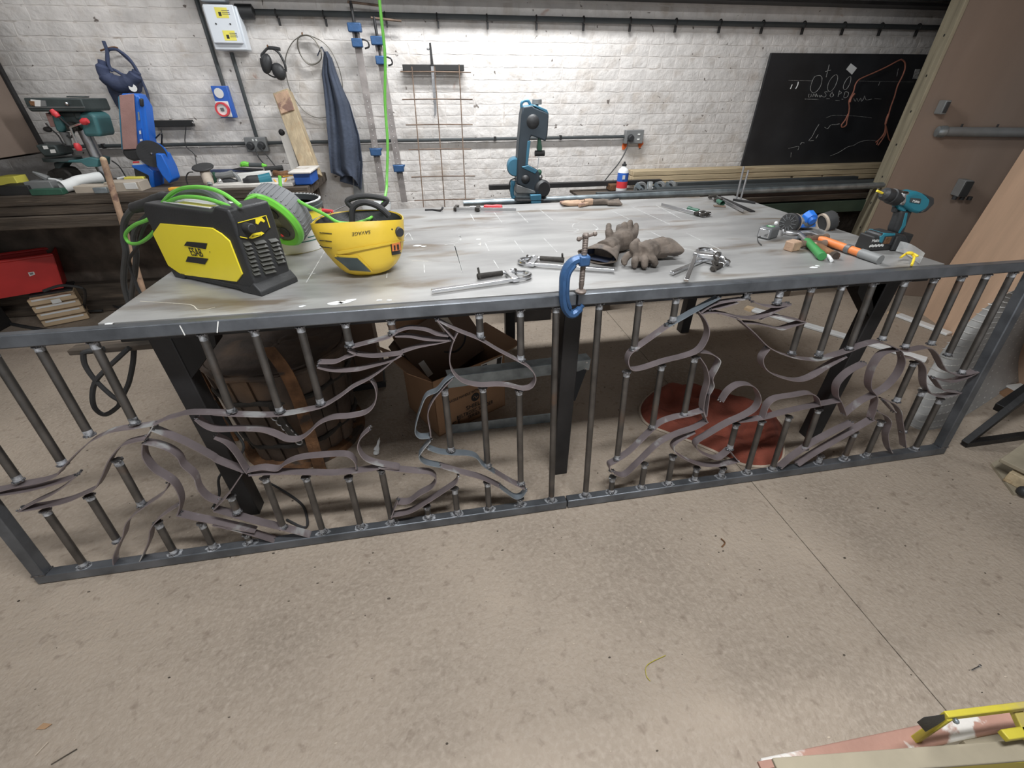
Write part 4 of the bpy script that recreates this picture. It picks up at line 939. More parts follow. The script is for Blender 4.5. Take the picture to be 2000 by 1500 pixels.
one(bk, 'buckle_strap', 'black_plastic', 'small black strap end sticking out of the right leather glove cuff', 'strap')

# ================================================================== TAPE MEASURE
tO = PZ(1500, 464, TZ); ta_ = thing('tape_measure', 'grey and green tape measure with a short black lanyard', 'tape measure', tO, (0, 0, radians(24)))
MB().prism([(-.045, -.028), (.03, -.028), (.042, -.01), (.042, .025), (.03, .035), (-.045, .035)], 0, .052).obj('case', 'grey_plastic', ta_, bev=.009, seg=3)
MB().box((-.046, .002, .026), (.006, .05, .038)).obj('side_plate', 'chrome', ta_, bev=.003)
MB().lathe([(0, 0), (.018, 0), (.018, .0015), (0, .0015)], (-.004, .002, .0515), n=20).obj('top_badge', 'green_handle', ta_)
for k in (-1, 1): MB().box((-.004+k*.006, .002, .0535), (.004, .02, .001)).obj('badge_mark', 'label_white', ta_)
MB().box((.044, .012, .008), (.02, .022, .010)).obj('blade_mouth', 'black_plastic', ta_, bev=.002)
MB().tube([zz - tO if 0 else zz for zz in (TZp('R', 215, 580, TZ+.02), TZp('R', 190, 590, TZ+.01), TZp('R', 195, 630, TZ+.004), TZp('R', 225, 660, TZ+.004))], .0022, 6, 4).obj('lanyard', 'ink', ta_, world=True)
one(MB().sph(PZ(1516, 436, TZ+.008), .010, 12), 'round_stopper', 'white', 'tiny white round knob between tape measure and respirator', 'knob')

# ================================================================== RESPIRATOR
ro = PZ(1575, 452, TZ); re_ = thing('respirator', 'half mask respirator with two black filters and a blue centre valve', 'respirator', ro)
c1 = TP('R', 480, 440, 1.96); c2 = TP('R', 815, 450, 1.92); cm = TP('R', 655, 430, 1.93)
def filt(c, ax, r, d, o2):
    ax = V(ax).normalized(); prof = [(0, 0), (r*.55, 0), (r*.6, .002), (r*.9, .002), (r, .008), (r, d*.8), (r*.93, d), (0, d)]
    f_ = MB().lathe(prof, c-base(re_).translation, ax, 32).obj('filter', 'rubber', re_)
    MB().lathe([(r*.80, d*.86), (r*.985, d*.86), (r*.985, d*1.06), (r*.80, d*1.06)], c-base(re_).translation, ax, 32, closed=True).obj('filter_ring', 'cushion_trim', f_)
    g = MB()
    u = V((0, 0, 1)); u = (u-ax*u.dot(ax)).normalized(); q = ax.cross(u)
    for k in range(12):
        w_ = 2*pi*k/12; dd = u*cos(w_)+q*sin(w_); g.bar(c-base(re_).translation+dd*r*.35-ax*.0, c-base(re_).translation+dd*r*.85, .003, .003, ax)
    g.obj('grille', 'grey_plastic', f_, kind='stuff')
filt(c1+V((-.03, -.03, .0)), (.80, .30, -.10), .047, .042, 0)
filt(c2+V((.045, .0, .012)), (-.93, .1, -.3), .047, .055, 0)
MB().sph(cm-ro+V((0, .02, -.01)), 1, 16, (.055, .045, .034)).obj('face_piece', 'grey_plastic', re_)
MB().cyl(cm-ro+V((0, -.024, .006)), cm-ro+V((0, .012, .018)), .030, .034, 8).obj('valve_cover', 'filter_blue', re_, bev=.003)
MB().cyl(cm-ro+V((0, -.034, .0)), cm-ro+V((0, -.02, .008)), .018, .022, 16).obj('valve_cap', 'filter_blue', re_, bev=.002)
MB().bar(cm-ro+V((-.040, -.012, -.022)), cm-ro+V((.040, -.012, -.022)), .010, .016).obj('clip', 'filter_blue', re_, bev=.002)
MB().tube([c2-ro+V((.03, -.01, -.02)), c2-ro+V((.035, -.03, -.045)), c2-ro+V((.06, -.05, -.07)), c2-ro+V((.035, -.06, -.078)), c2-ro+V((.01, -.05, -.078))], .006, 6, 4).obj('strap', 'rust', re_)

# ================================================================== HAMMERS, BLOCK, CHALK
def hammer(lab, hd, end, grip, gm, wood=None, claw=True, z=.018, extra=None, hs=1.):
    a = PZ(*hd, TZ+z+.006); b = PZ(*end, TZ+z); L = (b-a).length
    t = thing('hammer', lab, 'hammer', V((a.x, a.y, TZ)), (0, 0, atan2((b-a).y, (b-a).x)))
    za, zb = a.z-TZ, b.z-TZ
    MB().tube([(0, 0, za), (L*grip, 0, za+(zb-za)*grip)], [.010, .011], 12).obj('shaft', wood or 'steel', t)
    MB().tube([(L*grip, 0, za+(zb-za)*grip), (L*(grip+.06), 0, za+(zb-za)*grip), (L*.7, 0, za+(zb-za)*.7), (L*.92, 0, zb), (L, 0, zb)], [.013, .016, .0155, .018, .017], 14, 2).obj('grip', gm, t, bev=.002)
    if extra:
        for (u0, u1, m2) in extra: MB().tube([(L*u0, 0, za+(zb-za)*u0), (L*u1, 0, za+(zb-za)*u1)], .0185, 14).obj('grip_band', m2, t)
    if claw:
        MB().tube([(0, 0, za), (.006, -.03, za), (0, -.055, za), (0, -.075, za)], [.012*hs, .013*hs, .012*hs, .0155*hs], 12, 3).obj('head', 'steel', t, bev=.002)
        for s in (-1, 1): MB().tube([(0, .005, za), (.004, .035, za+.004+s*.001), (.012+s*.003, .065, za+.002), (.028+s*.008, .088, za-.006)], [.011, .010, .007, .003], 8, 3).obj('claw', 'steel', t)
    else:
        MB().tube([(0, -.055, za), (0, -.035, za), (0, 0, za), (0, .035, za), (0, .055, za)], [.016, .013, .014, .012, .016], 12, 2).obj('head', 'rust_bar', t)
    return t
hammer('claw hammer with bright green rubber grip and bare steel head', (1561, 456), (1606, 501), .34, 'green_handle', 'steel')
hammer('hammer with long orange and grey grip lying towards the cordless drill', (1596, 465), (1718, 507), .06, 'orange', 'orange', claw=False, extra=((.50, .57, 'grey_plastic'), (.72, 1.012, 'bar_grey')))
hammer('small hammer with worn reddish wooden handle under the orange one', (1588, 476), (1633, 501), .2, 'rust', 'stick', claw=False, z=.012)
bt_ = PZ(1551, 491, TZ); one(MB(Matrix.Translation(bt_+V((0, .02, 0))) @ Matrix.Rotation(radians(20), 4, 'Z')).prism([(-.03, -.02), (.022, -.026), (.033, .0), (.026, .024), (-.028, .02)], 0, .04), 'wood_block', 'stick', 'small reddish wooden block in front of the green hammer', 'block', bev=.004)
one(MB().cyl(PZ(1611, 489, TZ+.007), PZ(1624, 509, TZ+.007), .007, n=12), 'chalk_stick', 'white', 'white chalk marker stick beside the green hammer grip', 'chalk', bev=.001)
one(MB().cyl(PZ(1590, 471, TZ+.01), PZ(1600, 480, TZ+.01), .009, n=10), 'plastic_plug', 'red_handle', 'small red plastic plug under the crossed hammers', 'plug', bev=.001)
g = MB(); g.cyl(PZ(1585, 458, TZ+.012), PZ(1568, 462, TZ+.012), .016, .013, 12); g.cyl(PZ(1568, 462, TZ+.012), PZ(1560, 463, TZ+.010), .011, n=10)
one(g, 'pipe_fitting', 'galv', 'grey metal fitting lying behind the wooden handled hammer', 'fitting')

# ================================================================== CORDLESS DRILL (traced on its own vertical mid plane)
DY = 1.60
dO = PZ(1722, 488, TZ); dO.y = DY; dl = thing('cordless_drill', 'teal and black cordless drill standing upright on its battery', 'drill', dO)
T = lambda pts: TR(dl, 'R', pts, DY)
body = T([(1500, 175), (1620, 150), (1700, 180), (1765, 215), (1762, 260), (1700, 320), (1620, 355), (1560, 340), (1500, 285)])
MB().prismY(body, -.032, .032).obj('motor_housing', 'drill_teal', dl, bev=.012, seg=3)
MB().prismY(T([(1660, 165), (1768, 208), (1768, 262), (1690, 340), (1630, 352), (1700, 280), (1712, 235)]), -.034, .034).obj('rear_grip', 'black_plastic', dl, bev=.008, seg=3)
MB().prismY(T([(1478, 160), (1560, 150), (1528, 240), (1500, 290), (1455, 275), (1470, 215)]), -.029, .029).obj('gear_case', 'chrome', dl, bev=.010, seg=3)
(ax0, az0), (ax1, az1) = T([(1350, 178), (1500, 228)])
dv = V((ax1-ax0, 0, az1-az0)); dL = dv.length; dv.normalize()
MB().lathe([(0, 0), (.014, 0), (.024, dL*.12), (.026, dL*.45), (.024, dL*.5), (.029, dL*.52), (.030, dL*.95), (.026, dL*1.05), (0, dL*1.05)], (ax0, 0, az0), dv, 24).obj('chuck', 'black_plastic', dl)
(bx0, bz0), = T([(1300, 155)]); MB().cyl((bx0, 0, bz0), (ax0, 0, az0), .0045, n=6).obj('bit', 'safety_yellow', dl)
MB().prismY(T([(1545, 205), (1640, 215), (1630, 262), (1535, 245)]), -.0345, -.031).obj('side_badge', 'duct_grey', dl, bev=.001)
q = T([(1590, 240)])[0]
lt = text('Makita', .014, Matrix.Translation((q[0], -.0350, q[1])) @ Matrix.Rotation(radians(90), 4, 'X') @ Matrix.Rotation(radians(-8), 4, 'Z'), 'label_white', dl)
MB().prismY(T([(1470, 280), (1560, 300), (1530, 345), (1500, 340), (1470, 320)]), -.018, .018).obj('trigger_guard', 'drill_teal', dl, bev=.004)
MB().prismY(T([(1455, 300), (1490, 325), (1455, 362), (1440, 350)]), -.008, .008).obj('trigger', 'black_plastic', dl, bev=.003)
MB().prismY(T([(1490, 330), (1600, 330), (1570, 400), (1520, 530), (1500, 570), (1420, 540), (1425, 500), (1460, 420)]), -.020, .020).obj('handle', 'black_plastic', dl, bev=.010, seg=3)
MB().prismY(T([(1522, 350), (1545, 350), (1525, 470), (1500, 500), (1470, 545), (1455, 535), (1490, 470)]), -.0215, .0215).obj('handle_inlay', 'drill_teal', dl, bev=.002)
MB().prismY(T([(1270, 535), (1380, 520), (1500, 548), (1525, 600), (1500, 645), (1330, 655), (1240, 620), (1245, 570)]), -.038, .038).obj('foot_housing', 'black_plastic', dl, bev=.012, seg=3)
MB().prismY(T([(1255, 560), (1300, 530), (1400, 530), (1395, 552), (1300, 560), (1275, 620), (1250, 612)]), -.0395, .0395).obj('foot_trim', 'drill_teal', dl, bev=.003)
zb = T([(1160, 620), (1500, 700)]); bt = MB().box(((zb[0][0]+zb[1][0])/2+.006, -.0, .033), (zb[1][0]-zb[0][0]-.012, .072, .062)).obj('battery', 'ink', dl, bev=.006)
xl, xr = zb[0][0], zb[1][0]
lt = text('Makita', .017, Matrix.Translation((xl+.032, -.0365, .046)) @ Matrix.Rotation(radians(90), 4, 'X'), 'label_white', dl)
g = MB(); 
for k in range(9): g.box((xl+.012+k*.008, -.0365, .024+.002*(k % 2)), (.0055, .001, .009))
g.obj('battery_print', 'label_white', bt, kind='stuff', sm=0)
MB().box((xl+.085, -.038, .045), (.03, .006, .03)).obj('latch', 'rust', dl, bev=.003)
MB().bar((xl+.13, -.046, .003), (xl+.13, -.042, .062), .03, .010, (0, 1, 0)).obj('belt_hook', 'black_plastic', dl, bev=.003)

# safety glasses, clear with yellow arms
sg = thing('safety_glasses', 'clear safety glasses with yellow arms right of the drill', 'glasses', PZ(1780, 505, TZ))
Z2 = lambda x, y, z: PZ(*pc('R', x, y), TZ+z)
def lens_f(u, v): a = Z2(1480, 700, .012); b = Z2(1700, 815, .012); p = a.lerp(b, u); return p+V((.03*sin(pi*u), .03*sin(pi*u), .042*v-.008))
MB().grid(lens_f, 16, 5, .0015).obj('lens', 'clear', sg, world=True)
MB().tube([Z2(1520, 775, .02), Z2(1600, 730, .035), Z2(1680, 765, .03)], .0045, 8, 4).obj('arm', 'safety_yellow', sg, world=True)
MB().tube([Z2(1600, 730, .035), Z2(1645, 770, .025), Z2(1622, 848, .006)], .0045, 8, 4).obj('arm', 'safety_yellow', sg, world=True)
MB().sph(Z2(1605, 735, .036), .011, 10, (1.5, 1, .6)).obj('brow_pad', 'safety_yellow', sg, world=True)

# ================================================================== BACK EDGE OF THE TABLE
def work_glove(lab, p, q, m, hgt=.03):
    a = PZ(*p, TZ); b = PZ(*q, TZ); t = thing('work_glove', lab, 'glove', (a+b)/2, (0, 0, atan2((b-a).y, (b-a).x)), 'worn work gloves at the back of the table'); L = (b-a).length
    g = MB(); g.tube([(-L/2, 0, hgt*.5), (-L*.15, 0, hgt*.6), (L*.1, 0, hgt*.6)], [hgt*.55, hgt*.6, hgt*.55], 10, 3)
    for k in range(4): y = -.035+.024*k; g.tube([(L*.05, y*.8, hgt*.5), (L*.3, y, hgt*.45), (L*.5, y*1.1, hgt*.35+.004*k)], [.013, .012, .010], 8, 3)
    g.tube([(-L*.1, .03, hgt*.5), (L*.05, .06, hgt*.5), (L*.15, .07, hgt*.4)], .012, 8, 3)
    remesh(g.obj('hand', m, t), .005, 3)
    MB().lathe([(hgt*.62, 0), (hgt*.7, .03), (hgt*.66, .05), (hgt*.6, .05), (hgt*.6, 0)], (-L/2-.03, 0, hgt*.62), (1, 0, 0), 14, closed=True).obj('cuff', 'rubber' if m == 'stick' else 'stick', t)
    return t
work_glove('tan and grey work glove at the back edge of the table', (1180, 399), (1095, 401), 'stick', .026)
work_glove('dark grey work glove overlapping the tan one at the back edge', (1150, 401), (1212, 400), 'glove', .03)
def flatbar(pts, wd, th, m, nm, lab, cat, z=TZ):
    P = [PZ(*p, z+th/2+.001) for p in pts]; g = MB()
    for a, b in zip(P, P[1:]): g.bar(a, b, wd, th)
    return one(g, nm, m, lab, cat, bev=.0005)
flatbar([(1403, 384), (1470, 413)], .03, .006, 'dark_steel', 'flat_bar', 'dark flat bar at the far right corner of the table', 'metal bar')
flatbar([(1394, 402), (1417, 403)], .04, .004, 'rust_bar', 'steel_offcut', 'small rusty steel offcut near the far right table corner', 'offcut')
g = MB(); g.tube([PZ(830, 410, TZ+.004), PZ(845, 410, TZ+.003), PZ(860, 411, TZ+.006), PZ(865, 405, TZ+.02)], .006, 6, 3)
one(g, 'metal_scrap', 'dark_steel', 'bent dark metal scrap at the back of the table left of the red clamp', 'scrap')
for (xa, ya, xb, yb, lab) in ((1438, 390, 1453, 325, 'left of two thin steel rods standing up at the back right of the table'), (1446, 391, 1462, 332, 'right of two thin steel rods standing up at the back right of the table')):
    a = PZ(xa, ya, TZ+.004); b = PY(xb, yb, a.y+.02); one(MB().cyl(a, b, .006, n=8), 'steel_rod', 'steel', lab, 'rod', group='upright steel rods')
flatbar([(1432, 390), (1475, 396)], .012, .012, 'dark_steel', 'rod_foot', 'short dark square bar that the upright rods stand on', 'metal bar')

# ================================================================== STOCK RACK behind the table
def longbar(y_px, x0, x1, Y, wd, ht, m, nm, lab, group=None, bev=.002, rnd=False, x2=None):
    a = PY(x0, y_px, Y); X1 = XYZ(x1, Y, a.z) if x2 is None else x2
    if rnd: g = MB().cyl((a.x, Y, a.z), (X1, Y, a.z), ht/2, n=14)
    else: g = MB().box(((a.x+X1)/2, Y, a.z), (X1-a.x, wd, ht))
    return one(g, nm, m, lab, 'timber' if m == 'timber' else 'steel stock', group=group, bev=0 if rnd else bev)
z0 = PY(1480, 356, 3.85).z; z1 = PY(1480, 328, 3.80).z; hh = (z1-z0)/3
for k in range(3):
    for (xa, xb) in (((1232, 2000),) if k else ((1240, 1540), (1545, 1600), (1603, 2000))):
        X0 = XYZ(xa, 3.85, z0); X1 = XYZ(xb, 3.85, z0) if xb < 2000 else 5.2
        one(MB().box(((X0+X1)/2, 3.90, z0+hh*(k+.5)), (X1-X0-.004, .13, hh-.004)), 'timber_plank', 'timber', ('lowest', 'middle', 'top')[k]+' course of the pale timber planks stacked under the blackboard'+('' if k else {1240: ', left length', 1545: ', short piece', 1603: ', right length'}[xa]), 'plank', group='timber planks stacked against the wall', bev=.003)
for (x0, x1, y, Y, ht, lab) in ((955, 1290, 366, 3.70, .035, 'dark steel angle at the very back resting behind the band saw'), (1165, 2000, 383, 3.30, .05, 'long dark steel box section just behind the table edge'),
                                (1320, 2000, 362, 3.62, .045, 'dark box section topmost behind the casters'), (1280, 2000, 372, 3.40, .05, 'blue black pipe lying behind the casters')):
    longbar(y, x0, x1, Y, .05, ht, 'duct_grey' if Y != 3.70 else 'dark_steel', 'steel_section', lab, 'long steel sections on the rack', x2=None if x1 < 2000 else (3.60 if Y < 3.35 else 3.75), rnd=Y == 3.40)
a = PY(905, 397, 3.22)
one(MB().cyl(a, V((3.62, 3.22, a.z+.012)), .021, n=16), 'steel_tube', 'galv', 'long bright steel tube running behind the whole table', 'tube', group='long steel sections on the rack')
z_ = PY(1480, 388, 3.45).z
longbar(383, 1380, 2000, 3.5, .2, .075, 'beam_brown', 'wooden_beam', 'dark brown wooden beam under the steel stock', None, x2=3.9)
longbar(391, 1380, 2000, 3.45, .16, .04, 'old_wood', 'wooden_beam', 'thin rough brown timber between the brown and the green beams', None, x2=3.9)
longbar(408, 1470, 2000, 3.42, .12, .09, 'beam_green', 'wooden_beam', 'dark green painted wooden beam lowest on the rack', None, x2=3.9)
for i, X_ in enumerate((1.35, 3.05, 4.6)):
    tr = thing('rack_trestle', ('left', 'middle', 'right')[i]+' dark trestle carrying the steel stock behind the table', 'trestle', (X_, 3.5, 0), group='trestles under the stock rack')
    zt = PY(1480, 408, 3.42).z-.05
    MB().box((0, 0, zt-.04), (.07, .8, .08)).obj('cross_beam', 'old_wood', tr, bev=.004)
    for s in (-1, 1): MB().box((0, s*.3, (zt-.08)/2), (.07, .07, zt-.08)).obj('leg', 'old_wood', tr, bev=.004)
one(MB().box((PY(1205, 366, 3.62).x, 3.66, PY(1205, 366, 3.62).z), (.12, .1, .045)), 'rusty_block', 'rust', 'rusty brown steel block behind the white and blue bottle', 'block', bev=.004)
zt = PY(1480, 408, 3.42).z
shelf = MB().box((2.45, 3.60, PY(1290, 377, 3.5).z-.01), (2.6, .36, .02)); one(shelf, 'rack_board', 'old_wood', 'dark board under the bottle and the casters', 'board', bev=.002)
shz = PY(1290, 377, 3.5).z
# bottle
bO = V((XYZ(1212, 3.5, shz), 3.5, shz)); bo = thing('glue_bottle', 'white bottle with blue and pink label standing on the stock', 'bottle', bO)
bh = PY(1213, 316, 3.5).z-shz; br = .042
MB().lathe([(0, 0), (br*.96, 0), (br, .006), (br, bh*.70), (br*.8, bh*.78), (br*.38, bh*.84), (br*.38, bh*.90), (0, bh*.90)], n=28).obj('body', 'white', bo)
MB().lathe([(br*1.01, bh*.42), (br*1.015, bh*.42), (br*1.015, bh*.68), (br*1.01, bh*.68)], n=28, closed=True).obj('label_band', 'socket_blue', bo, label='blue part of the label')
MB().lathe([(br*1.01, bh*.22), (br*1.015, bh*.22), (br*1.015, bh*.42), (br*1.01, bh*.42)], n=28, closed=True).obj('label_band', 'red_handle', bo, label='pink part of the label')
MB().box((-.01, -br*1.02, bh*.56), (.02, .004, bh*.12)).obj('label_panel', 'label_white', bo)
MB().lathe([(br*.42, bh*.88), (br*.42, bh*.93), (br*.2, bh*.95), (br*.16, bh), (0, bh)], n=18).obj('cap', 'black_plastic', bo)
one(MB().box((XYZ(1218, 3.45, shz), 3.45, shz+.015), (.13, .03, .03)), 'black_block', 'ink', 'small black rubber block in front of the white bottle', 'block', bev=.003)
# casters
def caster(px, py, ang, lab, R=.048):
    P = PY(px, py, 3.45); t = thing('caster_wheel', lab, 'caster', (P.x, 3.45, shz), (0, 0, ang), 'grey rubber casters on the rack')
    zc = R+.002
    w_ = MB().lathe([(R*.62, -.014), (R*.95, -.016), (R, -.008), (R, .008), (R*.95, .016), (R*.62, .014)], (0, 0, zc), (1, 0, 0), 28, closed=True).obj('tyre', 'bar_grey', t)
    MB().lathe([(0, -.008), (R*.64, -.010), (R*.64, .010), (0, .008)], (0, 0, zc), (1, 0, 0), 24).obj('hub', 'black_plastic', t)
    for s in (-1, 1): MB().prism([(-.012, -.03), (.012, -.03), (.016, .05), (-.016, .05)], s*.019-.0015, s*.019+.0015, Matrix.Translation((0, 0, zc)) @ Matrix.Rotation(radians(90), 4, 'Y') @ Matrix.Rotation(radians(35), 4, 'Z')).obj('fork', 'galv', t)
    MB().cyl((-.026, 0, zc), (.026, 0, zc), .006, n=10).obj('axle', 'chrome', t)
    MB().box((0, .05, zc-.02), (.06, .004, .06)).obj('mounting_plate', 'galv', t, bev=.001)
    return t
for (px, an, lab) in ((1251, 1.9, 'leftmost of the four grey casters on the rack'), (1268, .3, 'second caster from the bottle, facing the table'), (1288, 1.2, 'third caster from the bottle, turned sideways'), (1309, 1.1, 'rightmost grey caster, standing apart')):
    caster(px, 372, an-pi/2+.9, lab)

# ================================================================== UNDER THE TABLE
# leather-look tub with hoops
cO = PZ(572, 830, 0); cO = V((-.80, 1.96, 0)); ku = thing('wooden_tub', 'dark stained round wooden tub with rope bound rim under the table', 'tub', cO)
R_ = .30
n_ = 22; g = MB()
for k in range(n_):
    def st(u, v, k=k):
        w_ = 2*pi*(k+.02+u*.96)/n_; z = .02+v*.52; r = R_*(.86+.16*v)+.006*sin(pi*u)+.010*sin(k*2.3); return (r*cos(w_), r*sin(w_), z)
    MB().grid(st, 3, 4, .016).obj('stave', 'leather_tub', ku)
for (z, r) in ((.13, .905), (.40, .99), (.535, 1.03)):
    MB().tube([((R_*r+.006*sin(i*1.7))*cos(2*pi*i/40), (R_*r+.006*sin(i*1.7))*sin(2*pi*i/40), z+.006*sin(i*.9)) for i in range(40)], .013, 8, 1, True).obj('hoop', 'black_iron' if z < .5 else 'leather_tub', ku)
MB().grid(lambda u, v: (R_*1.0*v*cos(2*pi*u), R_*1.0*v*sin(2*pi*u), .49+.05*v*v+.02*sin(7*u*2*pi)*v*(1-v)+.05*(1-v)), 40, 10, .01).obj('sagging_cover', 'leather_tub', ku)
MB().lathe([(R_*.8, 0), (R_*1.02, 0), (R_*1.0, .03), (R_*.8, .03)], n=36, closed=True).obj('foot_ring', 'rust', ku)
# spout and chain
MB().tube([(.02, -R_*.98, .40), (.04, -R_*1.08, .36), (.07, -R_*1.12, .26), (.10, -R_*1.08, .18)], [.02, .02, .016, .014], 10, 4).obj('tap', 'black_iron', ku)
g = MB()
for k in range(6): g.tube([(.03+.012*k+.014*cos(i*pi/4), -R_*1.14, .36-.03*k+.018*sin(i*pi/4)) for i in range(8)], .0035, 6, 1, True)
g.obj('chain_link', 'steel', ku, kind='stuff')
# flat rusty strap hanging diagonal in front of tub
a = PY(*pc('k', 560, 230), 1.66); b = PY(*pc('k', 700, 420), 1.62); c = PY(*pc('k', 830, 720), 1.62); d = PY(*pc('k', 1000, 1280), 1.60)
rs = thing('rusty_strap', 'rusty flat iron strap running down in front of the dark tub', 'strap', d)
def rb(P, wd, th, m, nm, par, up=(1, 0, 0)):
    P = smooth_path(P, 5); g = MB()
    def f(u, v): t = u*(len(P)-1); i = min(int(t), len(P)-2); return P[i].lerp(P[i+1], t-i)+V(up)*((v-.5)*wd)
    return g.grid(f, (len(P)-1), 2, th).obj(nm, m, par, world=True)
rb([a, b, c, d], .055, .004, 'rust', 'strap', rs)
# rusty angle frame (two legs of a stand) left of the tub
fr = thing('iron_stand', 'rusty angle iron frame beside the dark tub', 'frame', PZ(430, 860, 0))
P0 = PY(*pc('k', 30, 400), 1.95); P1 = PY(*pc('k', 680, 215), 2.3); P2 = PZ(*pc('k', 400, 1200), 0.02)
MB().bar(P0, P1, .03, .03).obj('top_bar', 'rust', fr, world=True, bev=.002); MB().bar(P0, V((P0.x+.02, P0.y, 0.0)), .022, .022, (0, 1, 0)).obj('leg', 'rust', fr, world=True, bev=.002)
P3 = PY(*pc('k', 300, 510), 2.1); MB().bar(PY(*pc('k', 200, 385), 2.02), P3, .014, .014).obj('brace', 'dark_steel', fr, world=True)
# black cables hanging under the table left
cb = thing('power_cable', 'dark cable looped down under the left end of the table', 'cable', PY(*pc('j', 350, 1190), 1.55))
J = lambda x, y, Y=1.55: PY(*pc('j', x, y), Y)
MB().tube([J(330, 380), J(110, 420), J(80, 470), J(110, 600), J(230, 770), J(420, 950), J(520, 1020), J(500, 1090), J(350, 1185), J(230, 1120), J(190, 980), J(220, 800), J(330, 660), J(500, 500), J(640, 370)], .0085, 8, 6).obj('cable', 'rubber', cb, world=True)
MB().tube([J(700, 350, 1.58), J(685, 560, 1.58), J(640, 780, 1.58), J(590, 900, 1.58), J(520, 1040, 1.56)], .0085, 8, 6).obj('cable', 'rubber', cb, world=True)
MB().box(tuple(J(560, 350, 1.58)), (.32, .05, .02)).obj('plug_board', 'old_wood', cb, world=True, bev=.003)
K = lambda x, y, Y=1.5: PY(*pc('k', x, y), Y)
c2_ = thing('thin_cable', 'thin dark cable trailing behind the left table leg to the floor', 'cable', PZ(590, 1010, 0))
MB().tube([K(150, 640, 1.6), K(300, 860, 1.6), K(380, 1000, 1.58), K(300, 1120, 1.56), K(190, 1230, 1.53), K(190, 1370, 1.5), K(130, 1480, 1.48)], .0055, 6, 5).obj('cable', 'rubber', c2_, world=True)
MB().tube([PZ(*pc('k', 500, 1240), .05), PZ(*pc('k', 640, 1310), .02), PZ(*pc('k', 780, 1400), .006), PZ(*pc('k', 850, 1480), .006), PZ(598, 1030, .006), PZ(560, 1015, .006)], .0055, 6, 5).obj('cable', 'rubber', c2_, world=True)
# dark brown box behind the tub
bx = thing('cardboard_box', 'tall dark brown cardboard box with black base behind the tub', 'box', PZ(660, 790, 0)+V((0, .12, 0)), (0, 0, radians(6)))
MB().box((0.0, .15, .22), (.52, .30, .44)).obj('carton', 'card_dark', bx, bev=.003)
MB().box((0.0, .15, .02), (.54, .32, .04)).obj('base_tray', 'ink', bx, bev=.003)
MB().tube([(-.13, -.002, .26), (-.13, -.002, .36), (.12, -.002, .36), (.12, -.002, .18)], .003, 4).obj('printed_outline', 'ink', bx)
one(MB().box(tuple(PZ(520, 700, 0)+V((0, .4, .02))), (.3, .02, .04)), 'white_offcut', 'white', 'short white strip on the floor behind the dark tub', 'offcut')
# open cardboard box with shipping print
BA = PZ(*pc('l', 490, 1265)); BB = PZ(*pc('l', 1130, 960)); BC = PZ(*pc('l', 150, 1000))
bd = (BB-BA); bL = bd.length; bd.normalize()
bxo = thing('cardboard_box', 'open brown cardboard box with black printing and a shipping label', 'box', BA, (0, 0, atan2(bd.y, bd.x)))
bl = base(bxo).inverted(); bn = V((bd.y, -bd.x, 0)); bn = bn if bn.y < 0 else -bn
def BF(x, y): P = PP(*pc('l', x, y), BA, bn); q = bl @ P; return q.x, q.z
bH = max(.25, min(.36, BF(600, 660)[1])); bW = .34
for (c, s, nm) in (((bL/2, .002, bH/2), (bL, .004, bH), 'front'), ((bL/2, bW, bH/2), (bL, .004, bH), 'back'), ((.002, bW/2, bH/2), (.004, bW, bH), 'side'), ((bL, bW/2, bH/2), (.004, bW, bH), 'side')):
    MB().box(c, s).obj(nm+'_panel', 'card', bxo)
MB().box((bL/2, bW/2, .004), (bL, bW, .004)).obj('bottom', 'card_dark', bxo)
def flap(a, b, out, up, m='card'): a = V(a); b = V(b); o = V(out)+V((0, 0, up)); MB().grid(lambda u, v: a.lerp(b, u)+o*v, 2, 2, .004).obj('flap', m, bxo)
flap((0, 0, bH), (0, bW, bH), (-.12, 0, 0), .10); flap((bL, 0, bH), (bL, bW, bH), (.12, 0, 0), .02); flap((0, bW, bH), (bL, bW, bH), (0, .12, 0), .14)
MB().prismY([(x, z) for x, z in (BF(895, 560), BF(1105, 470), BF(1090, 585), BF(890, 640))], -.004, -.001).obj('shipping_label', 'label_white', bxo)
for (p, q, r, s_) in (((905, 565), (950, 548), (945, 620), (900, 635)), ((1050, 500), (1095, 482), (1085, 570), (1042, 585))):
    MB().prismY([BF(*p), BF(*q), BF(*r), BF(*s_)], -.0052, -.004).obj('bar_code', 'ink', bxo)
def btxt(s, x, y, hp, m='ink', sq=1.):
    q = BF(x, y); h = abs(BF(x, y-hp/2)[1]-BF(x, y+hp/2)[1])
    text(s, h*1.35, Matrix.Translation((q[0], -.0035, q[1])) @ Matrix.Rotation(radians(90), 4, 'X'), m, bxo, bold=.0006, squash=sq)
btxt('FRAGILE HANDLE WITH CARE', 760, 850, 26, sq=.8); btxt('SHIELD', 840, 950, 42); btxt('BELT&DISC SANDER', 840, 1000, 36, sq=.8); btxt('SERIES 4', 840, 1040, 30); btxt('C E', 655, 1125, 36)
q = BF(840, 875); MB().cyl((q[0], -.0015, q[1]), (q[0], -.0035, q[1]), .026, n=24).obj('round_logo', 'ink', bxo)
MB().tube([(q[0]-.016, -.004, q[1]), (q[0]-.004, -.004, q[1]+.010), (q[0]+.004, -.004, q[1]-.008), (q[0]+.016, -.004, q[1]+.002)], .002, 5, 3).obj('round_logo_mark', 'card', bxo)
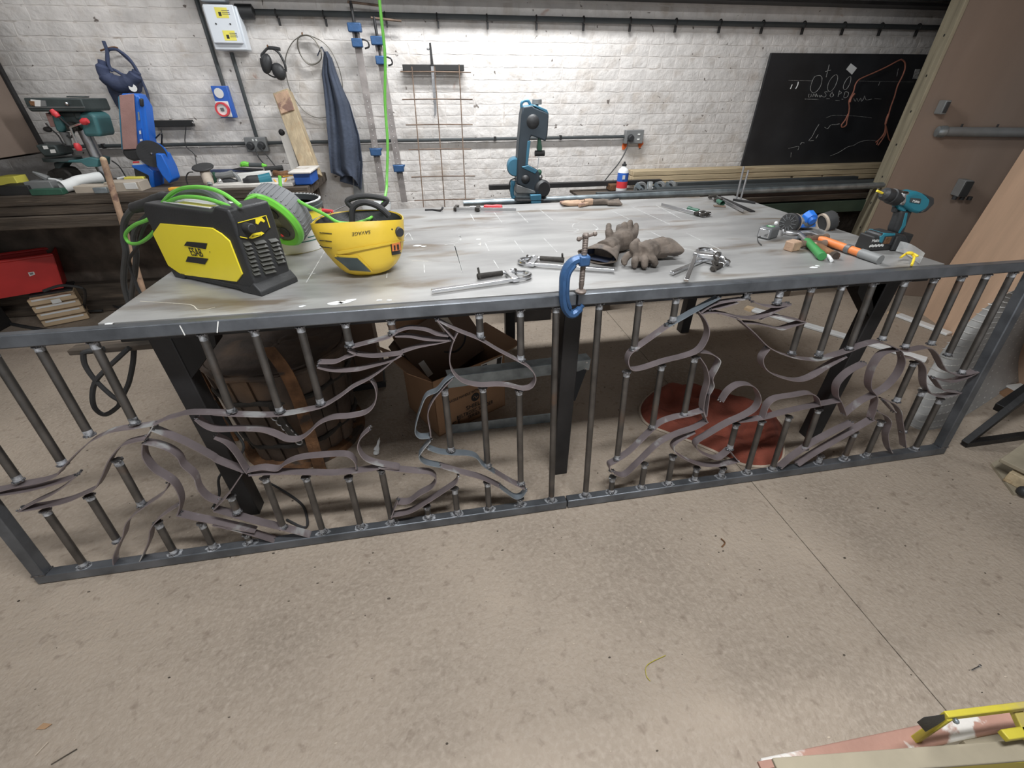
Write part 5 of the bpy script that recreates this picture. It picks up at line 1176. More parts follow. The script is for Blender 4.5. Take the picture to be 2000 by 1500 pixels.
# second smaller box tipped inside / on top
tO = PY(*pc('l', 600, 400), 2.15)
tb2 = thing('cardboard_box', 'brown cardboard box with curved arrow print tipped into the open box', 'box', (tO.x-.02, 2.10, bH*.55), (radians(-38), radians(-14), radians(32)))
MB().box((.05, .02, .16), (.44, .20, .32)).obj('carton', 'card_dark', tb2, bev=.003)
MB().tube([(.02, -.082, .12), (.08, -.082, .085), (.15, -.082, .10), (.20, -.082, .15)], [.004, .006, .005, .003], 5, 4).obj('printed_curve', 'ink', tb2)
MB().box((-.12, -.081, .10), (.035, .002, .09)).obj('small_label', 'label_white', tb2)
MB().box((.12, -.081, .26), (.07, .002, .10)).obj('tape_strip', 'card_pale', tb2)
# galvanised angle frame lying/standing behind centre leg
def Lp(x, y, Y): return PY(*pc('l', x, y), Y)
gf = thing('galvanised_bracket', 'galvanised steel angle bracket behind the centre table leg', 'bracket', PZ(*pc('l', 1200, 1150)))
a = Lp(570, 735, 1.68); b = Lp(1400, 625, 1.72); c = Lp(1960, 560, 1.76)
b = a.lerp(c, .62)
MB().bar(a, c, .006, .062).obj('upper_strip', 'galv', gf, world=True, bev=.001)
MB().bar(a+V((0, .03, .03)), c+V((0, .03, .03)), .06, .004).obj('upper_flange', 'galv', gf, world=True)
e = PZ(*pc('l', 620, 1230), .0); f_ = PZ(*pc('l', 1570, 1120), .0)
MB().bar(e+V((0, 0, .03)), f_+V((.1, .0, .03)), .006, .06).obj('lower_strip', 'galv', gf, world=True, bev=.001)
MB().bar(c-V((.04, 0, .02)), Lp(1770, 900, 1.70), .012, .05, (1, 0, 0)).obj('diagonal', 'black_steel', gf, world=True)
for zz in (.018, -.018): MB().cyl(c+V((-.02, -.003, zz)), c+V((-.02, -.007, zz)), .005, n=8).obj('rivet', 'chrome', gf, world=True)
one(MB().box(tuple(PZ(1045, 612, .02)+V((0, .05, 0))), (.42, .05, .04)), 'timber_offcut', 'clamp_brown', 'brown timber offcut on the floor beyond the centre leg', 'offcut', bev=.002)

# red cushion
cu_ = [(-.1, 0)]
CP = [PZ(*pc('D', x, y)) for x, y in ((490, 880), (510, 800), (620, 715), (760, 705), (900, 730), (1080, 780), (1240, 850), (1380, 930), (1400, 1040), (1390, 1170), (1290, 1215), (1130, 1200), (960, 1120), (820, 1060), (660, 1000), (540, 950))]
cc = sum(CP, V())/len(CP)
cs = thing('floor_cushion', 'crumpled rust red padded cushion lying on the floor under the table', 'cushion', cc)
CPs = smooth_path(CP, 4, True); n = len(CPs)
def cf(u, v):
    p = CPs[int(round(u*n)) % n]; r = v; q = cc.lerp(p, r); hh = .075*(1-r**6)*(.72+.75*mnoise.noise(q*5)+.45*mnoise.noise(q*13))+.004
    if .72 < r < .9: hh += .02
    return V((q.x, q.y, max(.002, hh)))
MB().grid(cf, n, 16, .004).obj('pad', 'cushion', cs, world=True, sm=80)
MB().tube([V((p.x, p.y, .006)) for p in CPs], .007, 6, 1, True).obj('piping', 'cushion_trim', cs, world=True)
g = MB()
for (x, y) in ((940, 860), (760, 900), (1090, 960), (1050, 1120), (1270, 1090)):
    P = PZ(*pc('D', x, y), .06); MB().sph(P, .010, 8, (1, 1, .4)).obj('button', 'cushion', cs, world=True)

# ================================================================== RIGHT SIDE FLOOR
bf = thing('steel_stand', 'black steel angle frame lying on the floor at the right edge', 'frame', PZ(1882, 868))
a = PZ(1884, 866, .02); b = PY(2040, 745, 1.30); c = PZ(2060, 842, .02)
MB().bar(a, b, .03, .03).obj('sloping_bar', 'black_steel', bf, world=True, bev=.002); MB().bar(a, c, .03, .03).obj('floor_bar', 'black_steel', bf, world=True, bev=.002)
MB().bar(PZ(1955, 800, .17), PZ(2050, 735, .30), .06, .05).obj('sleeve', 'black_steel', bf, world=True, bev=.003)
cf2 = thing('cardboard_piece', 'flattened cardboard piece with white tape near the right edge', 'cardboard', PZ(1975, 775))
a, b, c, d = (PZ(1950, 768), PZ(1985, 750), PZ(2040, 770), PZ(1972, 783))
MB().add([a, b, c, d]+[p+V((0, 0, .012)) for p in (a, b, c, d)], [(0, 1, 2, 3), (7, 6, 5, 4), (0, 4, 5, 1), (1, 5, 6, 2), (2, 6, 7, 3), (3, 7, 4, 0)]).obj('sheet', 'card', cf2, world=True, sm=0)
MB().box(tuple(PZ(1992, 758, .016)), (.12, .08, .006)).obj('tape', 'label_white', cf2, world=True)
pb_ = thing('wooden_crate', 'dusty wooden board and pale timber foot at the right edge of the floor', 'crate', PZ(1975, 960))
A4 = [PZ(1933, 908), PZ(1978, 968), PZ(2060, 965), PZ(2060, 840)]
MB().add(A4+[p+V((0, 0, .012)) for p in A4], [(0, 1, 2, 3), (7, 6, 5, 4), (0, 4, 5, 1), (1, 5, 6, 2), (2, 6, 7, 3), (3, 7, 4, 0)]).obj('base_board', 'dusty_board', pb_, world=True, sm=0)
MB().bar(PZ(1972, 925, .04), PZ(2050, 965, .04), .07, .055).obj('timber_foot', 'timber', pb_, world=True, bev=.003)
MB().bar(PZ(1985, 915, .09), PZ(2060, 860, .13), .12, .02).obj('side_board', 'dusty_board', pb_, world=True, bev=.003)
MB().sph(PZ(2000, 960, .03), .025, 12).obj('foot_knob', 'black_plastic', pb_, world=True)
# yellow trestle and painted bar at the bottom right corner
Q = lambda x, y, z: PZ(*pc('q', x, y), z)
ye = thing('yellow_trestle', 'yellow steel trestle with black foot in the bottom right corner', 'trestle', Q(1400, 1100, 0))
zt = .60
zt = .36
MB().bar(Q(250, 1500, zt-.03), Q(2150, 1395, zt-.03), .02, .07).obj('top_rail', 'ladder_yellow', ye, world=True, bev=.003)
MB().bar(Q(240, 1462, zt+.006), Q(2150, 1318, zt+.006), .034, .010).obj('rail_lip', 'dusty_board', ye, world=True, bev=.002, label='dusty top face of the rail')
MB().bar(Q(1430, 1085, .42), Q(2200, 990, .42), .012, .02).obj('rear_rail', 'ladder_yellow', ye, world=True, bev=.002)
MB().bar(Q(1850, 1225, .40), Q(2200, 1170, .40), .018, .015).obj('cross_bar', 'ladder_yellow', ye, world=True, bev=.002)
MB().bar(Q(1930, 1020, .40), Q(2040, 1260, .40), .02, .015).obj('end_bar', 'ladder_yellow', ye, world=True, bev=.002)
pf = [Q(1285, 1090, .44), Q(1440, 1068, .44), Q(1445, 1110, .42), Q(1350, 1165, .40)]
MB().add(pf+[p-V((0, 0, .03)) for p in pf], [(0, 1, 2, 3), (7, 6, 5, 4), (0, 4, 5, 1), (1, 5, 6, 2), (2, 6, 7, 3), (3, 7, 4, 0)]).obj('foot_cap', 'black_plastic', ye, world=True, bev=.003)
MB().sph(Q(1515, 1120, .42), .006, 10).obj('bolt', 'galv', ye, world=True)
for (a, b) in ((Q(1460, 1090, .42), Q(1470, 1150, 0)), (Q(2000, 1330, zt), Q(2020, 1500, 0))): MB().bar(a, V((a.x, a.y, .0)), .014, .014, (0, 1, 0)).obj('leg', 'ladder_yellow', ye, world=True, bev=.002)
rb_ = MB().bar(Q(150, 1480, .25), Q(1915, 1105, .29), .040, .034)
one(rb_, 'painted_bar', 'red_oxide', 'pink primed timber bar with white paint patches lying across the yellow trestle', 'bar', bev=.004)
g = MB().bar(Q(120, 1440, .27), Q(290, 1410, .27), .014, .008)
one(g, 'bar_tip', 'red_oxide', 'thin pink primed flat tip beside the start of the painted bar', 'bar')
one(MB().bar(Q(1600, 1330, .28), Q(2000, 1245, .28), .05, .02), 'grey_board', 'dusty_board', 'grey wooden board between the yellow rails of the trestle', 'board', bev=.002)

# litter on the floor
one(MB().tube([PZ(1640, 1090), PZ(1413, 1062)] and [PZ(1408, 1052, .004), PZ(1416, 1060, .004), PZ(1410, 1068, .004)], .003, 6, 3), 'wood_splinter', 'rust', 'short curled dark splinter on the open floor right of centre', 'splinter')
sc_ = thing('screw', 'small silver screw lying on the floor at the lower right', 'screw', PZ(1906, 1304))
MB().cyl(PZ(1897, 1309, .003), PZ(1913, 1301, .003), .0022, n=8).obj('shank', 'chrome', sc_, world=True); MB().sph(PZ(1914, 1300, .004), .0045, 8).obj('screw_head', 'chrome', sc_, world=True)
lf_ = [PZ(70, 1425, .003), PZ(85, 1412, .006), PZ(102, 1414, .004), PZ(88, 1424, .002)]
one(MB().add(lf_+[p+V((0, 0, .001)) for p in lf_], [(0, 1, 2, 3), (7, 6, 5, 4), (0, 4, 5, 1), (1, 5, 6, 2), (2, 6, 7, 3), (3, 7, 4, 0)]), 'dry_leaf', 'leaf', 'dry brown leaf on the floor at the lower left', 'leaf')
one(MB().cyl(PZ(68, 1476, .003), PZ(94, 1449, .003), .0018, n=6), 'straw', 'cushion_trim', 'thin pale straw on the floor in the lower left corner', 'straw')
one(MB().cyl(PZ(100, 1493, .003), PZ(150, 1463, .003), .0018, n=6), 'twig', 'old_wood', 'dark thin twig on the floor beside the pale straw', 'twig')
one(MB().tube([PZ(1300, 1280, .004), PZ(1265, 1298, .006), PZ(1262, 1318, .004), PZ(1270, 1330, .004)], .0012, 5, 5), 'straw', 'ladder_yellow', 'curled yellowish straw on the open floor at lower right of centre', 'straw')
g = MB(); rn = random.Random(5)
for k in range(420):
    x = rn.uniform(-2.2, 3.2); y = rn.uniform(.1, 3.4); r = rn.uniform(.0012, .0038)
    g.sph((x, y, r*.4), r, 6, (rn.uniform(.8, 2.2), rn.uniform(.7, 1.2), .5))
g.obj('grit', 'old_wood', fl, kind='stuff')
g = MB()
for k in range(260):
    x = rn.uniform(-2.2, 3.2); y = rn.uniform(.1, 3.4); r = rn.uniform(.001, .0028)
    g.sph((x, y, r*.4), r, 6, (rn.uniform(.8, 2.2), 1, .5))
g.obj('grit', 'cushion_trim', fl, kind='stuff')
one(MB().sph(PZ(735, 884, .012), .02, 10, (.8, .8, .5)).tube([PZ(735, 880, .015), PZ(739, 865, .04), PZ(741, 855, .06)], [.015, .007, .002], 8, 3), 'plastic_scrap', 'white', 'small white teardrop shaped plastic scrap on the floor behind the left panel', 'scrap')

BZ0 = PY(100, 381, 3.32).z

# ================================================================== WALL: conduits, boxes, sockets
YW = WY-.012
def wp(c, x, y, Y=YW): return TP(c, x, y, Y)
def run(name, pts, r, lab, cat, m='duct_grey', n=8, k=1, group=None): return one(MB().tube(pts, r, n, k), name, m, lab, cat, group=group)
zc = wp('p', 1150, 40).z
cc_ = thing('armoured_cable', 'long dark armoured cable clipped high along the whole wall', 'cable', (1.5, YW, zc-.02))
MB().tube([V((wp('f', 720, 225).x, YW-.02, zc+.005)), V((-.4, YW-.02, zc+.004)), V((1.0, YW-.02, zc)), V((2.4, YW-.02, zc-.004)), V((5.8, YW-.02, zc))], .017, 10).obj('cable', 'duct_grey', cc_, world=True)
a = wp('f', 505, 225); b = wp('f', 745, 232); MB().tube([V((a.x, YW-.03, zc+.005)), V((a.x+.10, YW-.03, zc+.005)), V((b.x, YW-.02, zc+.005))], [.040, .040, .017], 14).obj('gland_sleeve', 'black_plastic', cc_, world=True)
for px in (541, 633, 752, 853, 950, 1046, 1138, 1229, 1318, 1404, 1487, 1567, 1645, 1718, 1790):
    X = XYZ(px, YW, zc)
    g = MB().tube([V((X, YW-.02+.021*cos(a_), zc+.021*sin(a_))) for a_ in [i*pi/5 for i in range(10)]], .005, 5, 1, True); g.box((X+.006, YW-.012, zc-.042), (.012, .02, .04))
    g.obj('cable_clip', 'dark_steel', cc_, world=True, sm=0)
zl = wp('p', 1000, 270).z; X0 = wp('p', 125, 287).x
ll = thing('conduit', 'dark horizontal conduit running low along the wall behind the tools', 'conduit', (0, YW, zl))
MB().tube([V((X0, YW-.012, zl)), V((wp('f', 0, 0).x, YW-.012, zl)), V((-.9, YW-.012, zl)), V((wp('d', 420, 953).x, YW-.012, wp('d', 420, 953).z))], .0125, 8).obj('pipe', 'duct_grey', ll, world=True)
for X in (-2.3, -.55, .55, 1.1): MB().box((X, YW-.012, zl), (.018, .03, .032)).obj('saddle', 'dark_steel', ll, world=True, bev=.003)
c1_ = thing('conduit', 'grey vertical conduit running down to the blue socket', 'conduit', wp('b', 325, 625))
MB().tube([wp('b', 325, 628, YW-.012), V((wp('b', 325, 628).x, YW-.012, 2.9))], .0135, 8).obj('pipe', 'duct_grey', c1_, world=True)
c2 = thing('conduit', 'grey vertical conduit running from the white box down to the double socket', 'conduit', wp('b', 570, 1010))
MB().tube([wp('b', 570, 1015, YW-.012), V((wp('b', 570, 1010).x, YW-.012, wp('b', 385, 385).z))], .0125, 8).obj('pipe', 'duct_grey', c2, world=True)
# consumer unit
def wbox(c, x0, y0, x1, y1, d, m, nm, lab=None, cat=None, par=None, Y=YW, bev=.006, parts=None):
    a = wp(c, x0, y1, Y-d/2); b = wp(c, x1, y0, Y-d/2)
    g = MB().box(((a.x+b.x)/2, Y-d/2, (a.z+b.z)/2), (abs(b.x-a.x), d, abs(b.z-a.z)))
    return g.obj(nm, m, par, world=True, bev=bev)
P = wp('f', 400, 755); cuO = V((P.x, YW, P.z)); cu2 = thing('distribution_board', 'white electrical distribution board with two yellow warning stickers', 'electrical box', cuO)
bx0, bx1 = wp('b', 268, 372).x+.028, wp('b', 512, 372).x+.02; bz0 = wp('b', 380, 376).z; bz1 = wp('b', 300, 55).z
MB().box(((bx0+bx1)/2, YW-.045, (bz0+bz1)/2), (bx1-bx0, .09, bz1-bz0)).obj('enclosure', 'white_box', cu2, world=True, bev=.008)
MB().box(((bx0+bx1)/2-.0, YW-.10, (bz0+bz1)/2+.018), ((bx1-bx0)*.88, .022, (bz1-bz0)*.86)).obj('door', 'white_box', cu2, world=True, bev=.006)
for (u, v) in ((.56, .83), (.60, .33)):
    x = bx0+(bx1-bx0)*u; z = bz0+(bz1-bz0)*v; s_ = MB().box((x, YW-.1115, z), ((bx1-bx0)*.36, .001, .052)).obj('warning_sticker', 'label_yellow', cu2, world=True)
    MB().box((x-.012, YW-.1125, z-.006), (.016, .001, .02)).obj('sticker_print', 'ink', s_, world=True)
    for k in range(3): MB().box((x+.025, YW-.1125, z+.012-k*.009), (.045, .001, .003)).obj('sticker_print', 'grey_plastic', s_, world=True)
for u in (.3, .72): MB().cyl(((bx0+bx1)/2+(u-.5)*(bx1-bx0), YW-.112, (bz0+bz1)/2+.02), ((bx0+bx1)/2+(u-.5)*(bx1-bx0), YW-.114, (bz0+bz1)/2+.02), .005, n=8).obj('screw_head', 'ink', cu2, world=True)
ub = thing('switch_enclosure', 'second white electrical enclosure above the distribution board at the top of the picture', 'electrical box', V(((bx0+bx1)/2-.01, YW, bz1+.02)))
MB().box(((bx0+bx1)/2-.03, YW-.045, bz1+.22), ((bx1-bx0)*.74, .09, .40)).obj('enclosure', 'white_box', ub, world=True, bev=.008)
for s in (-1, 1): MB().cyl(((bx0+bx1)/2-.03+s*.08, YW-.09, bz1+.04), ((bx0+bx1)/2-.03+s*.08, YW-.094, bz1+.04), .006, n=8).obj('screw_head', 'ink', ub, world=True)
# blue socket plate
P = wp('b', 340, 850); sb = thing('power_socket', 'blue wall socket plate with round industrial outlet', 'socket', V((P.x, YW, P.z)))
sx0, sx1 = wp('b', 318, 860).x, wp('b', 432, 860).x; sz0 = wp('b', 400, 862).z; sz1 = wp('b', 300, 630).z
MB().box(((sx0+sx1)/2, YW-.02, (sz0+sz1)/2), (sx1-sx0, .04, sz1-sz0)).obj('plate', 'socket_blue', sb, world=True, bev=.004)
xm = (sx0+sx1)/2-.01; z1_ = sz0+(sz1-sz0)*.28; z2_ = sz0+(sz1-sz0)*.78
MB().box((xm, YW-.048, z1_), (.085, .016, .095)).obj('outlet_base', 'label_white', sb, world=True, bev=.004)
MB().lathe([(.034, 0), (.044, 0), (.044, .03), (.034, .03)], (xm, YW-.055, z1_), (0, -1, 0), 28, closed=True).obj('outlet_ring', 'red_handle', sb, world=True)
MB().lathe([(0, .02), (.034, .02), (.034, .0), (0, .0)], (xm, YW-.055, z1_), (0, -1, 0), 24).obj('outlet_lid', 'label_white', sb, world=True)
MB().box((xm, YW-.078, z1_), (.022, .004, .02)).obj('lid_mark', 'grey_plastic', sb, world=True)
MB().lathe([(0, 0), (.030, 0), (.030, .006), (0, .006)], (xm, YW-.04, z2_), (0, -1, 0), 14).obj('round_label', 'label_white', sb, world=True)
def dsock(c, x, y, lab, w_=.15, h=.095, plugs=2, sq='f'):
    P = wp(c, x, y); t = thing('double_socket', lab, 'socket', V((P.x, YW, P.z-h/2)))
    MB().box((P.x, YW-.025, P.z), (w_, .05, h)).obj('box', 'bar_grey', t, world=True, bev=.004)
    for k in range(plugs):
        xx = P.x+(-.038 if k == 0 else .038); MB().tube([(xx, YW-.05, P.z-.005), (xx, YW-.085, P.z-.008)], [.028, .022], 12).obj('plug', 'black_plastic', t, world=True, bev=.003)
    if plugs < 2:
        for k in (-1, 1): MB().box((P.x+.035, YW-.052, P.z+k*.018), (.02, .004, .012)).obj('switch', 'label_white', t, world=True)
    else:
        for k in (-1, 1): MB().box((P.x+k*.012, YW-.052, P.z+.03), (.010, .004, .014)).obj('switch', 'label_white', t, world=True)
    return P
P1 = dsock('b', 578, 1055, 'grey metal double socket with two black plugs behind the left bench')
P2 = dsock('d', 482, 952, 'grey metal double socket with one black plug on the right of the wall', plugs=1, w_=.16, h=.10)
P3 = dsock('m', 700, 690, 'grey socket beside the pillar drill at the far left')
# grey box text
# orange paint either side of the right socket
for (x, y) in ((430, 1012), (542, 1005)):
    P = wp('d', x, y); n = 9
    one(MB().prismY([(P.x+.026*random.uniform(.6, 1.2)*cos(2*pi*i/n), P.z+.035*random.uniform(.6, 1.2)*sin(2*pi*i/n)) for i in range(n)], WY-.0045, WY-.003), 'paint_mark', 'spray_orange', 'orange spray paint mark under the '+('left' if x < 500 else 'right')+' end of the right hand socket', 'paint mark', group=None)
run('plug_lead', [wp('d', 450, 975, 3.9), wp('d', 445, 1030, 3.9), wp('d', 400, 1120, 3.85), wp('d', 330, 1210, 3.8), wp('d', 270, 1285, 3.72)], .005, 'thin black lead hanging from the right hand socket to the stock rack', 'cable', 'rubber', 6, 4)
run('plug_lead', [wp('b', 560, 1090, 3.9), wp('b', 580, 1150, 3.88), wp('b', 620, 1200, 3.8)], .005, 'left thin lead dropping from the double socket behind the bench', 'cable', 'rubber', 6, 4)
run('plug_lead', [wp('b', 600, 1085, 3.9), wp('b', 650, 1150, 3.88), wp('b', 710, 1225, 3.8)], .004, 'right thin lead dropping from the double socket behind the bench', 'cable', 'rubber', 6, 4)
run('plug_lead', [wp('b', 50, 930, 3.9), wp('b', 45, 1060, 3.9), wp('b', 110, 1130, 3.9), wp('b', 125, 1200, 3.85)], .003, 'thin lead hanging on the wall below the magnetic tool bar', 'cable', 'rubber', 6, 4)
# ear defenders
eo = wp('f', 1000, 1130); ed = thing('ear_defenders', 'black ear defenders hanging on a nail', 'ear defenders', V((eo.x, YW-.06, eo.z)))
ep = [wp('f', x, y, YW-.05) for x, y in ((880, 880), (830, 820), (870, 760), (930, 705), (1010, 720), (1080, 770), (1130, 850), (1175, 950), (1190, 1050))]
MB().tube(ep, .008, 6, 4).obj('head_band', 'rubber', ed, world=True)
MB().tube([wp('f', 925, 700, YW-.05), wp('f', 1010, 705, YW-.05), wp('f', 1105, 722, YW-.05)], .011, 8, 2).obj('band_pad', 'black_plastic', ed, world=True)
for (x, y, rx, rz, an) in ((905, 935, .036, .060, .35), (1085, 1050, .044, .052, -.3)):
    P = wp('f', x, y, YW-.07); m = MB(Matrix.Translation(P) @ Matrix.Rotation(an, 4, 'Y')).sph((0, 0, 0), 1, 16, (rx, .032, rz)); m.obj('ear_cup', 'black_plastic', ed, world=True)
run('wall_nail', [wp('f', 918, 665, YW), wp('f', 918, 680, YW-.07)], .005, 'nail holding the ear defenders', 'nail', 'rust', 6)
MB().tube([wp('f', 815, 850, YW-.04), wp('f', 830, 950, YW-.04), wp('f', 900, 1060, YW-.05), wp('f', 1020, 1130, YW-.06), wp('f', 1180, 1110, YW-.05)], .005, 6, 4).obj('strap', 'rubber', ed, world=True)
# wire coils
wo = wp('b', 950, 470); wc = thing('wire_coil', 'tight coil of dark wire on a nail with one wide loose loop', 'wire', V((wo.x, YW-.03, wo.z)))
for k in range(4):
    MB().tube([wp('b', x, y, YW-.02-.008*k) for x, y in ((930+k*2, 258), (985, 285), (1030, 355), (1042, 420), (1010, 462), (955, 468+k*2), (900, 420), (868+k, 340), (875, 275))], .0045, 6, 5, True).obj('turn', 'wire_grey', wc, world=True)
MB().tube([wp('b', x, y, YW-.015) for x, y in ((890, 262), (830, 310), (785, 400), (778, 500), (800, 620), (850, 730), (930, 825), (1030, 865), (1130, 830), (1190, 740), (1195, 620), (1170, 500), (1110, 370), (1040, 300), (960, 262))], .003, 6, 5).obj('loose_loop', 'wire_grey', wc, world=True)
run('wall_nail', [wp('b', 900, 240, YW), wp('b', 900, 250, YW-.06)], .005, 'nail holding the wire coil', 'nail', 'rust', 6)
# blue coat
Lb = [(1068, 378), (1060, 430), (1050, 545), (1062, 640), (1075, 780), (1082, 900), (1092, 1040), (1100, 1160), (1110, 1266), (1180, 1290)]
Rb = [(1082, 378), (1115, 430), (1145, 520), (1195, 640), (1250, 760), (1285, 880), (1318, 990), (1332, 1090), (1345, 1200), (1335, 1330)]
co_ = thing('work_coat', 'dark blue work coat hanging in folds on the wall', 'coat', wp('b', 1220, 1300, YW-.06))
def coatf(u, v):
    t = v*(len(Lb)-1); i = min(int(t), len(Lb)-2); f = t-i
    lx = Lb[i][0]+(Lb[i+1][0]-Lb[i][0])*f; ly = Lb[i][1]+(Lb[i+1][1]-Lb[i][1])*f; rx = Rb[i][0]+(Rb[i+1][0]-Rb[i][0])*f; ry = Rb[i][1]+(Rb[i+1][1]-Rb[i][1])*f
    d = .035+.05*v+.030*v**.5*sin(u*11+1.5*v)+.012*sin(u*23+4*v)+.05*sin(pi*u)
    if v > .88: ry += -60*sin(u*pi*1.5)*(v-.88)*8
    return wp('b', lx+(rx-lx)*u, ly+(ry-ly)*u, YW-d)
MB().grid(coatf, 40, 36, .006).obj('cloth', 'coat', co_, world=True, sm=80)
MB().grid(lambda u, v: wp('b', 1190+150*u-10*v, 1180+150*v+40*u*v, YW-.05-.02*sin(u*9)), 10, 8, .005).obj('lower_fold', 'coat', co_, world=True, sm=80)
MB().tube([wp('b', 1062, 385, YW-.03), wp('b', 1045, 345, YW-.02), wp('b', 1030, 370, YW-.02), wp('b', 1012, 410, YW-.02)], .004, 6, 3).obj('hanging_loop', 'coat', co_, world=True)
one(MB().bar(wp('b', 1325, 1480, YW-.05), wp('b', 1305, 1270, YW-.04), .08, .02, (0, 1, 0)), 'grey_board', 'bar_grey', 'narrow grey board standing behind the hem of the coat', 'board')
# sash clamps
def sash(lab, top, bot, jaws, pin, par_y=3.86):
    a = wp('b', *top, par_y+.05); b = wp('b', *bot, par_y-.03); t = thing('sash_clamp', lab, 'clamp', b, group='long sash clamps leaning on the wall')
    up_ = (b-a).normalized()
    MB().bar(a, b, .048, .009, (0, 1, 0)).obj('bar', 'grey_bar', t, world=True, bev=.001)
    g = MB()
    for k in range(14): P = a.lerp(b, .38+k*.035); g.cyl(P-V((0, .006, 0)), P-V((0, .007, 0)), .003, n=6)
    g.obj('hole', 'label_white', t, world=True, kind='stuff')
    for (u, s_, w2) in jaws: P = a.lerp(b, u)+V((s_*.03, -.015, 0)); MB().box(tuple(P), (w2, .05, .05)).obj('jaw', 'clamp_blue', t, world=True, bev=.006)
    P = a.lerp(b, jaws[1][0])+V((.035, -.02, 0)); MB().tube([P+V((.0, 0, .02)), P+V((.035, 0, .01)), P+V((.04, 0, -.02)), P+V((.01, 0, -.03))], .006, 6, 3).obj('pin_ring', 'dark_steel', t, world=True)
    c = a-up_*-.0; MB().cyl(a-(b-a).normalized()*-.12, a-(b-a).normalized()*.13, .010, n=10).obj('screw', 'dark_steel', t, world=True)
    q = a-(b-a).normalized()*.125; MB().cyl(q-V((.02, 0, 0)), q+V((.18, 0, -.015)), .007, n=8).obj('tommy_bar', 'rust_bar', t, world=True)
    P = a.lerp(b, jaws[-1][0]); MB().prismY([(P.x-.045, P.z+.025), (P.x+.055, P.z+.025), (P.x+.04, P.z), (P.x+.02, P.z-.03), (P.x-.02, P.z-.03), (P.x-.03, P.z)], P.y-.03, P.y-.005).obj('tail_jaw', 'clamp_blue', t, world=True, bev=.003)
    return t
sash('left sash clamp with blue jaws leaning on the wall beside the coat', (1285, 190), (1490, 1400), ((.01, 0, .09), (.09, 0, .07), (.73, 0, .08)), None)
sash('right sash clamp with blue jaws leaning on the wall behind the green cable', (1455, 300), (1650, 1480), ((.0, 0, .09), (.105, 0, .07), (.76, 0, .08)), None)
# two timbers
g = MB(); a = wp('b', 758, 680, 3.9); b = wp('b', 1010, 1450, 3.62); b = V((b.x, 3.66, BZ0+.006))
pp_ = thing('timber_post', 'pale square timber post leaning on the wall between bench and coat', 'timber', b); MB().bar(a, b, .115, .07, (0, 1, .3)).obj('post', 'timber_v', pp_, world=True, bev=.004)
MB().bar(a.lerp(b, .0)-V((0, .04, 0)), a.lerp(b, .22)-V((0, .04, 0)), .10, .02, (0, 1, .3)).obj('offcut_face', 'stick', pp_, world=True, bev=.003, label='darker old face piece at the top')
a = wp('b', 765, 965, 3.86); b = wp('b', 880, 1330, 3.7); b.z = max(b.z, BZ0+.01); pw = thing('white_board', 'narrow worn white painted board leaning left of the timber post', 'board', b); MB().bar(a, b, .062, .02, (0, 1, .2)).obj('board', 'white_wood', pw, world=True, bev=.003)
MB().sph(wp('b', 750, 970, 3.84), .022, 10, (1, .5, 1)).obj('old_hinge', 'dark_steel', pw, world=True); MB().sph(wp('b', 795, 1065, 3.83), .006, 8).obj('nail_hole', 'ink', pw, world=True)
# black strip, rebar mesh, blade
st_ = wp('c', 520, 490); one(MB().box(((wp('c', 310, 475).x+wp('c', 733, 475).x)/2, YW-.03, wp('c', 520, 475).z), (wp('c', 733, 475).x-wp('c', 310, 475).x, .05, .038)), 'tool_rail', 'ink', 'black tool rail on the wall at the top of the wire mesh', 'rail', bev=.003)
me_ = thing('wire_mesh', 'rusty welded reinforcing mesh leaning against the wall', 'wire mesh', wp('c', 600, 1440, 3.6))
def mY(v): return YW-.05-.32*v
for (xt, yt, xb, yb) in ((372, 460, 455, 1445), (530, 460, 603, 1445), (702, 450, 748, 1400)):
    MB().tube([wp('c', xt+(xb-xt)*k/4, yt+(yb-yt)*k/4, mY(k/4)) for k in range(5)], .0045, 6, 2).obj('vertical_wire', 'rust_bar', me_, world=True)
for i, (x0, x1, y0, y1) in enumerate(((292, 785, 500, 506), (305, 797, 694, 694), (330, 797, 872, 870), (350, 788, 1044, 1041), (368, 812, 1236, 1228), (390, 815, 1400, 1390))):
    v = (y0-460)/985; MB().tube([wp('c', x0, y0, mY(v)), wp('c', (x0+x1)/2, (y0+y1)/2-3, mY(v)), wp('c', x1, y1, mY(v))], .0045, 6, 2).obj('cross_wire', 'rust_bar', me_, world=True)
kn_ = thing('long_blade', 'long thin steel blade hanging through the mesh', 'blade', wp('c', 530, 820, YW-.03))
MB().prismY([(P.x, P.z) for P in (wp('c', x, y, YW-.06) for x, y in ((505, 460), (525, 460), (545, 740), (545, 790), (528, 828), (526, 740)))], YW-.063, YW-.059).obj('blade', 'steel', kn_, world=True)
MB().prismY([(P.x, P.z) for P in (wp('c', x, y, YW-.06) for x, y in ((493, 300), (506, 298), (525, 460), (505, 460)))], YW-.068, YW-.054).obj('handle', 'dark_steel', kn_, world=True, bev=.002)
MB().sph(wp('c', 487, 342, YW-.06), .008, 8, (1.5, 1, 1)).obj('stop', 'bar_grey', kn_, world=True)
# magnetic bar at left
wbo = thing('magnetic_bar', 'short black magnetic tool bar on the wall above the belt sander', 'tool rail', wp('a', 1280, 930)); a = wp('a', 1120, 905); b = wp('a', 1425, 905)
MB().box(((a.x+b.x)/2, YW-.02, a.z), (b.x-a.x, .04, .04)).obj('bar', 'ink', wbo, world=True, bev=.003)
MB().sph(wp('a', 1412, 900, YW-.045), .008, 8).obj('screw_head', 'chrome', wbo, world=True)
run('hanging_cable', [wp('a', 1180, 940, YW-.03), wp('a', 1185, 1000, YW-.03), wp('a', 1190, 1060, YW-.03)], .003, 'thin cord hanging under the magnetic bar', 'cord', 'rubber', 5)

